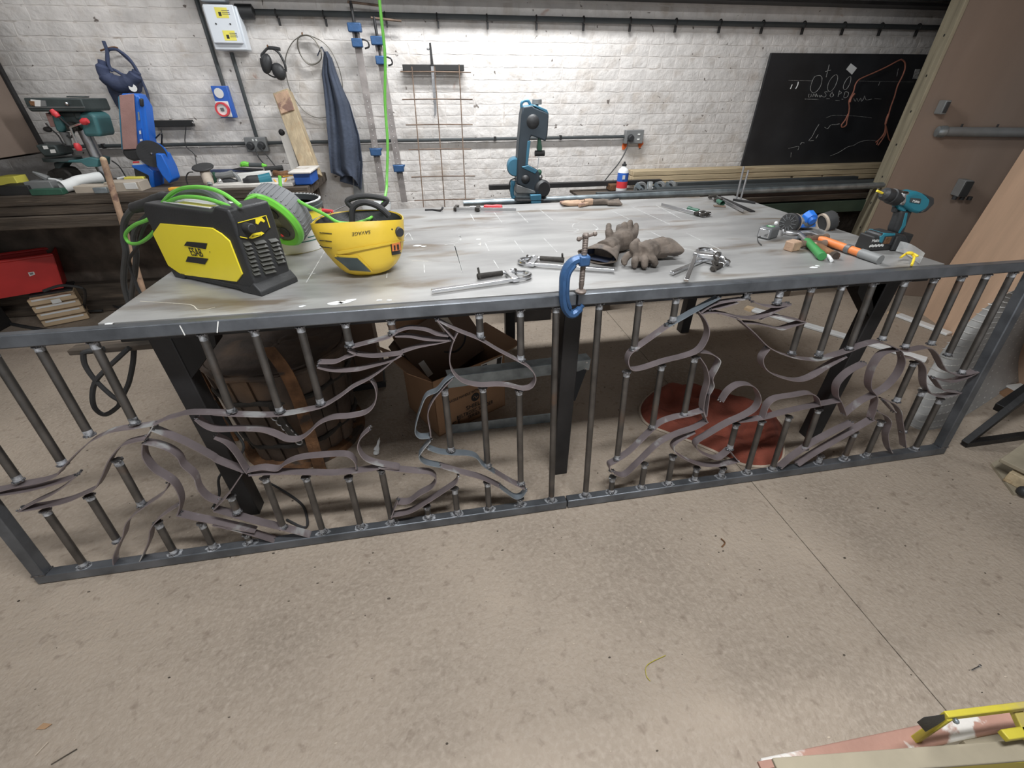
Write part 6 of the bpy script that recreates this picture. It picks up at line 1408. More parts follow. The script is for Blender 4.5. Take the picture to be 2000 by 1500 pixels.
# hanging blue hose bag
bg_ = thing('hose_bag', 'navy blue bag with hose hanging on a bracket above the belt sander', 'bag', wp('N', 250, 690, YW-.08))
Nn = lambda x, y, d=.05: wp('N', x, y, YW-d)
MB().tube([Nn(x, y, .09) for x, y in ((45, 190), (60, 300), (110, 370), (200, 420), (290, 415), (360, 360), (385, 300))], [.022, .036, .046, .050, .046, .036, .024], 12, 5).obj('padded_ring', 'bag_blue', bg_, world=True)
MB().tube([Nn(x, y, .06) for x, y in ((385, 300), (350, 230), (280, 160), (200, 90), (140, 80), (100, 100), (95, 200), (120, 260), (180, 290), (250, 330), (330, 340))], .009, 8, 5).obj('strap', 'bag_blue', bg_, world=True)
MB().tube([Nn(x, y, .08) for x, y in ((60, 0), (95, 100), (110, 230), (150, 300))], .010, 8, 4).obj('hose', 'bag_blue', bg_, world=True)
MB().tube([Nn(x, y, .08) for x, y in ((200, 85), (300, 160), (380, 270), (440, 400), (490, 520), (510, 650))], .008, 8, 4).obj('hose', 'bag_blue', bg_, world=True)
Lg = [(75, 380), (95, 430), (120, 500), (180, 610), (240, 695)]; Rg = [(400, 360), (440, 400), (435, 490), (360, 560), (255, 705)]
def bagf(u, v):
    t = v*4; i = min(int(t), 3); f = t-i; l = [Lg[i][k]+(Lg[i+1][k]-Lg[i][k])*f for k in (0, 1)]; r = [Rg[i][k]+(Rg[i+1][k]-Rg[i][k])*f for k in (0, 1)]
    return Nn(l[0]+(r[0]-l[0])*u, l[1]+(r[1]-l[1])*u, .02+.07*sin(pi*u)+.01*sin(u*16+v*5))
MB().grid(bagf, 20, 16, .006).obj('pouch', 'bag_blue', bg_, world=True, sm=80)
MB().cyl(Nn(348, 458, .105), Nn(348, 458, .12), .022, n=18).obj('round_badge', 'label_white', bg_, world=True)
MB().tube([Nn(x, y, .03) for x, y in ((30, 95), (110, 70), (170, 60), (200, 70))], .005, 6, 2).obj('hook', 'rust', bg_, world=True)

# blackboard
ya = PY(1508, 103, 3.94); yb = PY(1450, 325, 3.94)
bb_ = thing('blackboard', 'large blackboard with chalk circles and notes on the right of the wall', 'blackboard', V(((ya.x+5.2)/2, 3.94, yb.z)))
MB().box(((ya.x+5.2)/2, 3.955, (ya.z+yb.z)/2), (5.2-ya.x, .02, ya.z-yb.z)).obj('board', 'board_black', bb_, world=True, bev=.001)
MB().box(((ya.x+5.2)/2, 3.975, (ya.z+yb.z)/2), (5.16-ya.x, .02, ya.z-yb.z-.04)).obj('backing', 'old_wood', bb_, world=True)
E_ = lambda x, y, d=.0025: PY(*pc('e', x, y), 3.945-d)
g = MB()
def ch(pts, r=.0022, closed=False, k=4): g.tube([E_(x, y, .001) for x, y in pts], r, 4, k, closed)
ch([(380, 310), (330, 330), (290, 420), (280, 490), (310, 530), (360, 510), (410, 440), (428, 350), (410, 315)], closed=True); ch([(600, 300), (550, 340), (505, 420), (500, 490), (530, 515), (580, 470), (620, 380), (625, 320)], closed=True)
ch([(790, 320), (740, 360), (700, 440), (710, 490), (750, 470), (790, 390)], closed=True); ch([(210, 610), (380, 614)]); ch([(485, 606), (525, 606)]); ch([(600, 628), (650, 628)]); ch([(680, 612), (700, 612)])
for pts in ([(262, 545), (255, 585), (285, 578), (290, 545)], [(310, 580), (322, 545), (345, 580), (350, 540), (372, 582)], [(390, 560), (400, 585), (425, 565), (395, 570)], [(500, 520), (460, 520), (480, 560), (455, 585), (430, 575)], [(560, 520), (530, 560), (545, 585), (575, 560), (550, 530)], [(650, 500), (632, 580)], [(650, 510), (675, 530), (640, 550)], [(720, 520), (705, 590), (750, 580), (765, 530), (725, 515)], [(520, 170), (480, 330)], [(470, 260), (540, 240)]): ch(pts)
ch([(830, 600), (850, 640), (870, 600), (890, 640), (920, 600), (930, 640), (960, 600), (970, 570), (990, 620), (1060, 610)], .0018); ch([(1100, 605), (1180, 610)], .0015)
ch([(390, 930), (340, 1010), (300, 1090), (260, 1140), (320, 1136)]); ch([(380, 1060), (350, 1110)], .0015); ch([(460, 970), (500, 985), (540, 940), (600, 935), (650, 925)]); ch([(480, 850), (560, 820), (700, 818), (900, 830), (1060, 850)], .0012)
ch([(530, 1335), (640, 1290), (750, 1222), (830, 1200), (900, 1160), (1000, 1135), (1110, 1138)], .0015); ch([(0, 1240), (60, 1225), (130, 1215), (120, 1260)], .0015); ch([(150, 1190), (170, 1165), (200, 1168)]); ch([(0, 372), (300, 378)], .0010); ch([(900, 380), (1600, 392)], .0009); ch([(35, 1290), (30, 1350)], .0012)
ch([(1165, 390), (1145, 440)], .0015); ch([(1400, 220), (1380, 320)], .0012)
g.obj('chalk_line', 'chalk', bb_, world=True, kind='stuff')
g = MB()
for pts in ([(48, 425), (25, 480)], [(125, 390), (118, 430), (92, 480)]): g.tube([E_(x, y, .002) for x, y in pts], .004, 5, 3)
g.obj('chalk_dash', 'chalk_bright', bb_, world=True)
def card(pts, m, nm, lab): 
    P = [E_(x, y, .004) for x, y in pts]; return one(MB().prismY([(p.x, p.z) for p in P], P[0].y-.001, P[0].y+.001), nm, m, lab, 'note')
card([(795, 155), (872, 215), (808, 298), (735, 232)], 'paper', 'pinned_note', 'small tilted white note pinned on the blackboard above the chalk circles')
card([(1615, 230), (1680, 228), (1640, 352), (1580, 352)], 'chalk', 'pinned_note', 'small dull note near the right edge of the blackboard')
cw = thing('copper_strop', 'copper coloured cord with an eye loop and frayed end hung over the blackboard', 'cord', E_(690, 970, .02))
ce = lambda L: [E_(x, y, .02) for x, y in L]
MB().tube(ce([(760, 800), (720, 880), (675, 940), (690, 970), (735, 940), (745, 880), (765, 800), (775, 720), (770, 640), (800, 570), (830, 510), (850, 430), (890, 370), (960, 330), (1100, 270), (1250, 200), (1380, 130), (1435, 105)]), .0055, 6, 4).obj('cord', 'copper', cw, world=True)
MB().tube(ce([(1435, 105), (1480, 140), (1485, 220), (1450, 320), (1390, 440), (1350, 580), (1300, 720), (1265, 850), (1235, 940)]), .0055, 6, 4).obj('cord', 'copper', cw, world=True)
for L in ([(1235, 940), (1225, 1030), (1170, 1110), (1110, 1160)], [(1235, 940), (1240, 1040), (1190, 1130), (1140, 1200)], [(1240, 950), (1262, 1050), (1280, 1120), (1305, 1150)], [(1235, 960), (1225, 1060), (1150, 1130), (1125, 1190)]): MB().tube(ce(L), .005, 6, 3).obj('frayed_strand', 'copper', cw, world=True)
MB().tube(ce([(840, 540), (800, 590), (778, 650)]), .010, 8, 3).obj('splice', 'copper', cw, world=True); MB().tube(ce([(1275, 800), (1250, 870), (1236, 930)]), .009, 8, 3).obj('splice', 'copper', cw, world=True)

# ================================================================== LEFT WORKBENCH
BY = 3.32; BZ = PY(100, 381, BY).z; BX1 = XYZ(600, BY, BZ)
wb = thing('workbench', 'old dark timber workbench along the wall at the left', 'workbench', (-3.2, 3.65, 0))
def lx(a, b): return ((a+b)/2, b-a)
for k, (y0, d) in enumerate(((BY, .165), (BY+.168, .165), (BY+.336, .165), (BY+.504, .165))):
    MB().box(((-5.3+BX1)/2, y0+d/2, BZ-.03), (BX1+5.3, d-.004, .06)).obj('plank', 'old_wood', wb, world=True, bev=.005)
MB().box(((-5.3+BX1)/2, BY+.03, BZ-.09), (BX1+5.3, .05, .055)).obj('front_rail', 'old_wood', wb, world=True, bev=.006)
MB().box(((-5.3+BX1)/2-.0, BY+.015, BZ-.158), (BX1+5.3, .06, .075)).obj('lower_rail', 'old_wood', wb, world=True, bev=.006)
for X in (-5.1, -3.95, BX1-.1):
    for Y in (BY+.1, 3.85): MB().box((X, Y, (BZ-.06)/2), (.09, .09, BZ-.06)).obj('leg', 'old_wood', wb, world=True, bev=.004)
one(MB().box((-3.6, 3.95, .12), (3.2, .09, .24)), 'wall_plinth', 'old_wood', 'rough dark ledge at the foot of the wall under the bench', 'ledge', bev=.01)
# ---- belt and disc sander (XZ traces at depth)
SY = 3.58
so = TP('N', 560, 1450, SY); so.z = BZ; sa = thing('belt_sander', 'blue belt and disc sander with upright brown belt and black disc', 'sander', V((so.x, SY, BZ)))
T = lambda pts, Y=SY, c='N': TR(sa, c, pts, Y)
MB().prismY(T([(430, 1425), (700, 1420), (705, 1455), (430, 1470)]), -.10, .10).obj('base_plate', 'sander_blue', sa, bev=.005)
MB().prismY(T([(395, 1200), (540, 1190), (570, 1300), (560, 1430), (440, 1440), (420, 1330)]), -.06, .06).obj('motor_mount', 'ink', sa, bev=.006)
MB().prismY(T([(385, 1200), (520, 1190), (600, 1260), (610, 1430), (570, 1430), (550, 1300), (400, 1225)]), -.07, .07).obj('frame_casting', 'sander_blue', sa, bev=.006)
MB().prismY(T([(440, 1345), (520, 1340), (525, 1415), (450, 1420)]), -.068, -.058).obj('switch_plate', 'black_plastic', sa, bev=.003)
MB().prismY(T([(400, 1165), (470, 1160), (505, 1195), (400, 1200)]), -.066, -.04).obj('warning_label', 'label_white', sa); MB().prismY(T([(402, 1164), (462, 1162), (464, 1178), (402, 1182)]), -.068, -.066).obj('warning_stripe', 'red_handle', sa)
bp_ = MB().prismY(T([(262, 540), (285, 512), (410, 512), (440, 545), (520, 1000), (500, 1140), (340, 1150), (290, 1080)]), -.05, .05).obj('belt_frame', 'sander_blue', sa, bev=.010)
MB().prismY(T([(425, 515), (500, 640), (540, 960), (560, 1200), (500, 1190), (440, 1050), (410, 560)]), -.045, .055).obj('side_guard', 'sander_blue', sa, bev=.008)
MB().prismY(T([(268, 530), (405, 515), (440, 1045), (300, 1052)]), -.062, -.05).obj('sanding_belt', 'belt', sa, bev=.003)
MB().prismY(T([(290, 1052), (440, 1046), (480, 1150), (400, 1165), (330, 1140), (295, 1090)]), -.058, .05).obj('lower_drum_cover', 'black_plastic', sa, bev=.012, seg=3)
MB().prismY(T([(255, 545), (270, 535), (300, 1052), (286, 1052)]), -.060, .04).obj('edge_guard', 'saw_blue', sa, bev=.002)
MB().prismY(T([(455, 560), (490, 560), (498, 640), (465, 640)]), -.065, -.04).obj('tension_knob', 'black_plastic', sa, bev=.008)
MB().prismY(T([(440, 690), (455, 690), (462, 770), (447, 772)]), -.056, -.052).obj('panel_label', 'galv', sa)
MB().prismY(T([(450, 850), (475, 850), (485, 980), (462, 985)]), -.056, -.052).obj('panel_label', 'socket_blue', sa)
MB().prismY(T([(455, 870), (470, 868), (474, 900), (460, 905)]), -.058, -.056).obj('panel_print', 'label_white', sa); MB().prismY(T([(460, 955), (485, 950), (488, 965), (464, 972)]), -.058, -.056).obj('panel_print', 'label_white', sa)
(cx_, cz_), = T([(590, 1090)])
ds = MB().lathe([(0, 0), (.076, 0), (.078, .004), (.078, .012), (0, .012)], (cx_, -.075, cz_), (.38, -.75, -.05), 36).obj('sanding_disc', 'black_plastic', sa)
MB().sph((cx_+.004, -.086, cz_+.002), .008, 8).obj('disc_screw', 'chrome', sa)
MB().lathe([(0, 0), (.070, 0), (.070, .02), (0, .02)], (cx_+.01, -.055, cz_), (.38, -.75, -.05), 36).obj('disc_guard', 'sander_blue', sa)
MB().prismY(T([(640, 1080), (700, 1090), (770, 1230), (800, 1330), (770, 1370), (700, 1290), (650, 1200)]), -.10, .02).obj('work_table', 'sander_blue', sa, bev=.006)
run('hanging_cable', [TP('N', 570, 950, 3.62), TP('N', 630, 900, 3.62), TP('N', 625, 1010, 3.7)], .004, 'thin black cord behind the belt sander', 'cord', 'rubber', 6, 3)
# ---- pillar drill
QY = 3.62
qo = TP('Q', 1060, 1400, QY); dp = thing('pillar_drill', 'green bench pillar drill with red knobbed feed handles', 'drill press', V((qo.x-.12, QY, BZ)))
T = lambda pts, Y=QY: TR(dp, 'Q', pts, Y)
MB().prismY(T([(45, 155), (855, 165), (925, 325), (915, 352), (150, 350), (100, 290)]), -.13, .13).obj('belt_cover', 'press_dark', dp, bev=.010)
MB().prismY(T([(95, 284), (905, 282), (910, 292), (98, 292)]), -.133, -.12).obj('cover_seam', 'bar_grey', dp)
MB().prismY(T([(490, 130), (745, 135), (740, 155), (490, 150)]), -.03, .03).obj('lid_handle', 'press_dark', dp, bev=.003)
MB().prismY(T([(160, 178), (300, 190), (300, 278), (225, 276), (195, 235), (160, 232)]), -.1345, -.130).obj('cover_label', 'label_white', dp); MB().prismY(T([(135, 200), (215, 205), (218, 268), (165, 262)]), -.136, -.1345).obj('label_print', 'rust', dp)
MB().prismY(T([(300, 190), (365, 195), (380, 275), (305, 278)]), -.1345, -.130).obj('cover_label', 'bar_grey', dp)
MB().sph((T([(668, 238)])[0][0], -.135, T([(668, 238)])[0][1]), .010, 10).obj('cover_knob', 'chrome', dp)
hd = MB().prismY(T([(250, 355), (760, 355), (800, 520), (760, 600), (540, 640), (420, 655), (330, 520)]), -.06, .06).obj('head_casting', 'press_dark', dp, bev=.012)
MB().prismY(T([(365, 400), (480, 400), (560, 560), (520, 650), (440, 640), (400, 520)]), -.09, -.03).obj('spindle_housing', 'press_green', dp, bev=.012)
MB().prismY(T([(250, 370), (360, 405), (400, 570), (330, 580)]), -.07, -.05).obj('speed_plate', 'belt', dp, bev=.003)
MB().prismY(T([(770, 370), (880, 350), (985, 415), (1068, 690), (1040, 710), (830, 712), (780, 560), (740, 470)]), -.085, .085).obj('motor', 'press_green', dp, bev=.025, seg=4)
MB().prismY(T([(640, 360), (760, 360), (800, 470), (700, 480)]), -.075, -.05).obj('bracket', 'press_dark', dp, bev=.01)
hub = T([(665, 570)])[0]; MB().cyl((hub[0], -.10, hub[1]), (hub[0], -.03, hub[1]), .026, n=16).obj('feed_hub', 'black_iron', dp)
for (x, y, mt) in ((485, 375, 'dark_steel'), (900, 490, 'chrome'), (800, 850, 'chrome')):
    q = T([(x, y)])[0]; MB().cyl((hub[0], -.105, hub[1]), (q[0], -.125, q[1]), .007, n=8).obj('feed_handle', mt, dp)
    MB().lathe([(0, -.024), (.014, -.02), (.020, 0), (.014, .02), (0, .024)], (q[0], -.125, q[1]), (q[0]-hub[0], 0, q[1]-hub[1]), 14).obj('red_knob', 'red_handle', dp)
MB().cyl((*(lambda q: (q[0], -.05, q[1]))(T([(490, 650)])[0]),), (*(lambda q: (q[0], -.05, q[1]))(T([(570, 840)])[0]),), .026, .015, 16).obj('chuck', 'bar_grey', dp)
MB().tube([(q[0], -.07, q[1]) for q in T([(260, 520), (330, 600), (440, 700), (520, 830), (600, 850)])], .004, 6, 3).obj('depth_rod', 'dark_steel', dp); MB().tube([(q[0], -.07, q[1]) for q in T([(560, 700), (620, 725), (660, 660), (670, 590)])], .005, 6, 4).obj('guard_wire', 'rubber', dp)
MB().sph((T([(290, 610)])[0][0], -.07, T([(290, 610)])[0][1]), .016, 10, (1.6, 1, 1)).obj('depth_stop', 'ink', dp)
c0, c1 = T([(700, 560), (1045, 1400)]); c0 = (c1[0], c0[1])
colx = T([(930, 1020)])[0][0]
a = TP('Q', 740, 640, QY); b = TP('Q', 1040, 1390, QY); xc = (a.x+b.x)/2-dp.location.x
MB().cyl((xc, 0, .01), (xc, 0, T([(740, 560)])[0][1]), .034, n=24).obj('column', 'steel', dp)
MB().prismY(T([(690, 1050), (880, 1010), (1005, 1040), (1000, 1150), (850, 1150), (760, 1090), (480, 1085), (300, 1065), (300, 1045), (480, 1060)]), -.07, .07).obj('table_arm', 'press_green', dp, bev=.008)
MB().lathe([(0, 0), (.10, 0), (.10, .018), (0, .018)], ((T([(400, 1060)])[0][0]), 0, T([(400, 1072)])[0][1]), (0, 0, 1), 28).obj('work_table', 'press_dark', dp)
MB().prismY(T([(330, 1090), (500, 1090), (430, 1170), (460, 1210), (360, 1210), (340, 1140)]), -.05, .05).obj('table_boss', 'press_dark', dp, bev=.008)
MB().lathe([(0, 0), (.13, 0), (.135, .02), (.10, .03), (.05, .045), (0, .045)], (T([(430, 1380)])[0][0]+.02, 0, 0.0), (0, 0, 1), 30).obj('machine_vice_base', 'black_iron', dp)
MB().prismY(T([(250, 1220), (360, 1170), (500, 1170), (600, 1260), (620, 1350), (560, 1400), (260, 1400), (230, 1300)]), -.06, .06).obj('vice_body', 'black_iron', dp, bev=.015)
MB().prismY(T([(130, 830), (420, 830), (505, 970), (440, 995), (270, 1000), (200, 930)]), -.09, .05).obj('battery_charger', 'press_dark', dp, bev=.01, label='dark box resting on the drill table')
MB().prismY(T([(245, 840), (310, 840), (330, 885), (265, 890)]), -.0915, -.090).obj('box_print', 'label_white', dp); MB().prismY(T([(350, 895), (420, 890), (440, 940), (365, 945)]), -.0915, -.090).obj('box_print', 'label_white', dp)
MB().lathe([(0, 0), (.075, 0), (.075, .016), (.04, .03), (0, .03)], (xc, 0, 0), (0, 0, 1), 24).obj('column_foot', 'press_green', dp)
run('hanging_cable', [TP('Q', 1110, 1080, 3.7), TP('Q', 1220, 1160, 3.7), TP('Q', 1320, 1320, 3.7)], .004, 'thin black cord between pillar drill and belt sander', 'cord', 'rubber', 6, 3)
# ---- clutter on the bench
def bb(c, x0, y0, x1, y1, dp_, m, nm, lab, cat, Y=BY+.12, bev=.003, rot=0., z=None):
    a = TP(c, x0, y1, Y); b = TP(c, x1, y0, Y); z0_ = BZ if z is None else z; h = max(.008, b.z-z0_ if z is None else b.z-a.z)
    g = MB(Matrix.Rotation(rot, 4, 'Z')).box((0, 0, h/2), (abs(b.x-a.x), dp_, h)); o = one(g, nm, m, lab, cat, bev=bev, loc=(0, 0, 0)); o.location = ((a.x+b.x)/2, Y+dp_/2, z0_); return o
bb('m', 0, 1030, 165, 1140, .10, 'label_yellow', 'yellow_box', 'yellow plastic box at the far left end of the bench', 'box', BY+.15)
bb('m', 0, 1140, 330, 1250, .14, 'ink', 'dark_tray', 'black tool case under the yellow box at the far left', 'tool case', BY+.03)
bb('m', 325, 1090, 600, 1180, .12, 'bar_grey', 'grey_tin', 'grey metal tin left of the pillar drill base', 'tin', BY+.05)
bb('m', 370, 1180, 740, 1235, .05, 'dark_green', 'tool_tray', 'dark green tray at the bench edge left of the paper roll', 'tray', BY+.0)
bb('m', 920, 1140, 1330, 1225, .10, 'card_pale', 'cardboard_box', 'open flat cardboard box with blue side behind the broom handle', 'box', BY+.02)
bb('m', 1150, 1165, 1290, 1228, .02, 'galv', 'blue_grey_card', 'blue grey box side facing front at the bench edge', 'box', BY-.0)
bb('a', 790, 1330, 1010, 1410, .12, 'card_pale', 'small_box', 'pale cardboard box with white label left of the belt sander', 'box', BY+.03)
bb('a', 925, 1345, 995, 1395, .004, 'label_white', 'box_label', 'white paper label stuck on the pale cardboard box', 'label', BY+.025, z=BZ+.015)
bb('a', 935, 1295, 1045, 1370, .05, 'label_yellow', 'yellow_card', 'yellow folded card beside the belt sander base', 'card', BY+.17)
bb('a', 1240, 1375, 1330, 1410, .05, 'orange_cord', 'foam_block', 'small orange yellow block at the bench edge right of the sander', 'block', BY+.0)
pr_ = MB(); a = TP('m', 775, 1190, BY+.06); b = TP('m', 1240, 1060, BY+.25)
a.z = BZ+.035; b.z = BZ+.06; pr_.tube([a, a.lerp(b, .2), a.lerp(b, .45)+V((0, 0, .012)), b], [.034, .034, .030, .034], 20, 4, cap=False); pr_.tube([b, a.lerp(b, .45)+V((0, 0, .012)), a.lerp(b, .2), a], [.031, .027, .031, .031], 20, 4, cap=False)
one(pr_, 'paper_roll', 'paper', 'rolled white paper lying at the bench edge', 'paper roll')
run('white_pen', [V((TP('a', 860, 1315, 3.55).x, 3.55, BZ+.05)), V((TP('a', 925, 1312, 3.58).x, 3.58, BZ+.055))], .008, 'small white tube on the bench behind the broom handle', 'tube', 'white', 8)
qg = thing('sealant_gun', 'grey trigger clamp and nozzle lying left of the pillar drill', 'tool', TP('m', 560, 1080, 3.45))
MB().tube([TP('m', 400, 975, 3.45), TP('m', 500, 1020, 3.45), TP('m', 590, 1060, 3.45)], [.006, .016, .02], 8).obj('nozzle', 'bar_grey', qg, world=True); MB().tube([TP('m', 600, 1060, 3.45), TP('m', 680, 1070, 3.44), TP('m', 755, 1100, 3.43)], .008, 8).obj('handle', 'white', qg, world=True); MB().tube([TP('m', 440, 980, 3.46), TP('m', 620, 1060, 3.46)], .006, 6).obj('rod', 'dark_green', qg, world=True)
# broom handle
a = TP('p', 202, 312, 3.2); b = PZ(318, 668, .0); b = V((b.x, min(b.y, 3.28), 0))
d_ = ray(300, 610); 
sk = thing('broom_handle', 'bare wooden broom handle leaning in front of the left bench', 'pole', V((XYZ(313, 3.15, 0), 3.15, 0)))
MB().cyl(a, V((XYZ(313, 3.15, 0), 3.15, 0)), .017, n=12).obj('pole', 'stick', sk, world=True); MB().sph(a, .017, 10).obj('tip', 'light_wood', sk, world=True)
# right part of the bench: white channel with tools on it
bz2 = BZ
wc_ = thing('boxed_shelf', 'cream coloured boxed panel lying on the bench under the grinders', 'panel', (TP('h', 950, 500, BY+.02).x, BY+.15, BZ))
a = TP('h', 430, 520, BY+.02); b = TP('h', 1480, 400, BY+.02)
PH_ = max(.025, min(.07, b.z-BZ)); MB().box(((a.x+b.x)/2, BY+.17, BZ+PH_/2), (b.x-a.x, .30, PH_)).obj('panel', 'white_wood', wc_, world=True, bev=.006)
bx_ = MB().box((b.x+.06, BY+.17, BZ+.04), (.11, .22, .075)).obj('blue_end', 'socket_blue', wc_, world=True, bev=.006); MB().box((b.x+.06, BY+.17, BZ+.083), (.14, .32, .01)).obj('end_cap', 'white_wood', wc_, world=True, bev=.002)
PT = BZ+PH_
H_ = lambda x, y, Y=3.45: TP('h', x, y, Y)
ag = thing('angle_grinder', 'old cream angle grinder standing with its disc upwards on the bench', 'angle grinder', V((H_(370, 440).x, 3.42, PT-.0)))
q0 = H_(395, 400, 3.36); q1 = H_(340, 250, 3.48); MB().tube([q0, q0.lerp(q1, .3), q1], [.018, .030, .032], 14, 3).obj('gear_head', 'card_pale', ag, world=True); MB().cyl(q1, H_(315, 205, 3.48), .022, n=14).obj('spindle', 'black_iron', ag, world=True)
q2 = H_(312, 190, 3.48); MB().lathe([(0, 0), (.062, 0), (.066, .006), (.062, .012), (0, .012)], q2, (.0, -.25, 1), 28).obj('disc', 'rubber', ag, world=True); MB().cyl(H_(400, 385, 3.35), H_(405, 415, 3.34), .016, n=10).obj('gear_nose', 'bar_grey', ag, world=True)
MB().tube([H_(180, 240), H_(120, 250), H_(90, 320), H_(110, 400)], .004, 6, 4).obj('cord', 'rubber', ag, world=True)
ct = thing('tool_pile', 'heap of dark air tools and fittings between the two grinders', 'tools', V((H_(620, 300).x, 3.5, PT)))
MB().tube([H_(480, 290), H_(600, 280), H_(700, 260)], [.016, .020, .022], 10, 3).obj('air_tool', 'bar_grey', ct, world=True); MB().tube([H_(540, 380), H_(660, 370), H_(760, 380)], [.02, .026, .02], 10, 3).obj('tool_body', 'black_plastic', ct, world=True); MB().tube([H_(700, 250), H_(760, 310), H_(800, 380)], .012, 8, 3).obj('hose_end', 'bar_grey', ct, world=True); MB().sph(H_(530, 360, 3.4), .018, 10).obj('fitting', 'chrome', ct, world=True); MB().tube([H_(440, 240), H_(470, 320), H_(460, 400)], .01, 8, 3).obj('hose_piece', 'dark_green', ct, world=True)
bo2 = thing('aluminium_channel', 'white edged flat box with green spirit level handle on top', 'level', V((H_(950, 260).x, 3.62, PT)))
MB().bar(H_(770, 300, 3.58), H_(1200, 250, 3.6), .06, .035).obj('bar', 'label_white', bo2, world=True, bev=.003); MB().bar(H_(420, 226, 3.7), H_(1050, 215, 3.7), .05, .015).obj('lid', 'bag_blue', bo2, world=True)
sw_ = thing('pruning_saw', 'green and grey handled saw lying on top of the bench clutter', 'saw', V((H_(900, 180, 3.7).x, 3.7, PT+.05)))
MB().tube([H_(800, 165, 3.66), H_(840, 135, 3.66), H_(910, 145, 3.66)], [.008, .018, .016], 8, 3).obj('handle_end', 'green_plastic', sw_, world=True); MB().tube([H_(910, 148, 3.66), H_(1080, 150, 3.66)], .014, 8).obj('handle', 'duct_grey', sw_, world=True); MB().tube([H_(1080, 150, 3.66), H_(1140, 165, 3.66)], [.014, .010], 8).obj('handle_end', 'green_plastic', sw_, world=True)
MB().prismY([(p.x, p.z) for p in (H_(x, y, 3.64) for x, y in ((670, 205), (790, 180), (1100, 200), (1080, 225), (800, 215)))], 3.635, 3.64).obj('blade', 'dark_steel', sw_, world=True); 
run('black_rasp', [H_(1115, 205, 3.6), H_(1350, 185, 3.62)], .018, 'black plastic tool handle at the right end of the bench clutter', 'tool', 'ink', 8)
g2 = thing('angle_grinder', 'teal and black angle grinder lying on the cream panel', 'angle grinder', V((H_(1000, 380, 3.4).x, 3.4, PT)))
MB().tube([H_(850, 370, 3.4), H_(950, 350, 3.4), H_(1045, 350, 3.41)], [.022, .032, .034], 14, 3).obj('rear_body', 'black_plastic', g2, world=True); MB().tube([H_(1045, 350, 3.41), H_(1200, 320, 3.43)], [.034, .036], 14).obj('front_body', 'drill_teal', g2, world=True); MB().tube([H_(860, 385, 3.4), H_(780, 410, 3.38), H_(700, 460, 3.35), H_(690, 520, 3.33)], .006, 6, 4).obj('cord', 'rubber', g2, world=True)
sg2 = thing('safety_glasses', 'clear safety glasses with orange cord on the bench beside the teal grinder', 'glasses', V((H_(1330, 395, 3.4).x, 3.4, PT)))
for c in ((1250, 360), (1400, 360)): MB().tube([H_(c[0]+50*cos(a_), c[1]+38*sin(a_), 3.4) for a_ in [i*pi/6 for i in range(12)]], .0018, 5, 2, True).obj('lens_rim', 'label_white', sg2, world=True)
MB().tube([H_(1230, 335, 3.38), H_(1280, 385, 3.38), H_(1330, 395, 3.38), H_(1370, 380, 3.38), H_(1400, 320, 3.38)], .005, 6, 4).obj('cord', 'orange_cord', sg2, world=True); MB().tube([H_(1350, 298, 3.45), H_(1500, 285, 3.45)], .003, 6, 2).obj('cord', 'orange_cord', sg2, world=True)
one(MB().tube([H_(1240, 250, 3.6), H_(1330, 270, 3.58), H_(1420, 255, 3.6)], .02, 8, 3), 'scrap_pile', 'rust', 'dark rusty scraps behind the safety glasses on the bench', 'scrap')

# ================================================================== BAND SAW (traced on its own plane)
AY = 3.22
ao = TP('S', 480, 1440, AY); bs = thing('band_saw', 'upright blue and black metal band saw behind the table', 'band saw', V((ao.x, AY, TP('S', 480, 1460, AY).z)))
T = lambda pts: TR(bs, 'S', pts, AY)
MB().prismY(T([(400, 190), (520, 175), (560, 205), (720, 270), (742, 290), (725, 560), (700, 650), (640, 620), (510, 575), (490, 640), (465, 960), (590, 1020), (620, 1060), (620, 1300), (560, 1330), (320, 1200), (330, 960), (350, 640), (380, 300)]), -.05, .05).obj('frame', 'saw_dark', bs, bev=.008)
MB().prismY(T([(405, 188), (540, 165), (620, 190), (720, 232), (742, 290), (560, 207), (520, 180), (405, 205)]), -.045, .058).obj('top_cover', 'saw_blue', bs, bev=.004)
MB().tube([(x, .0, z) for x, z in T([(400, 210), (400, 150), (440, 115), (490, 120), (520, 170), (560, 195)])], .009, 8, 4).obj('lifting_loop', 'saw_blue', bs)
MB().cyl(*[(x, 0, z) for x, z in T([(605, 190), (605, 120)])], .010, n=8).obj('tension_shaft', 'bar_grey', bs)
q = T([(605, 130)])[0]; MB().cyl((q[0], 0, q[1]-.014), (q[0], 0, q[1]+.016), .032, .030, 18).obj('tension_knob', 'bar_grey', bs, bev=.004)
q = T([(530, 390)])[0]; MB().lathe([(0, .018), (.02, .016), (.035, .008), (.042, .0), (0, 0)], (q[0], -.05, q[1]), (0, -1, 0), 24).obj('wheel_boss', 'black_plastic', bs)
q = T([(435, 1145)])[0]; MB().lathe([(0, .02), (.015, .018), (.026, .008), (.03, .0), (0, 0)], (q[0], -.05, q[1]), (0, -1, 0), 20).obj('wheel_boss', 'black_plastic', bs)
MB().prismY(T([(500, 640), (465, 960), (430, 955), (460, 640)]), -.052, -.04).obj('frame_edge', 'saw_blue', bs, bev=.003); MB().prismY(T([(385, 975), (470, 960), (590, 1030), (560, 1075), (380, 990)]), -.058, -.04).obj('lower_edge', 'saw_blue', bs, bev=.004)
MB().prismY(T([(610, 600), (655, 600), (650, 640), (665, 740), (660, 790), (610, 790), (600, 740), (612, 640)]), -.025, .01).obj('blade_guide', 'dark_green', bs, bev=.004)
q = T([(628, 810)])[0]; MB().cyl((q[0]-.03, -.02, q[1]), (q[0]+.035, -.02, q[1]), .018, n=14).obj('guide_knob', 'ink', bs)
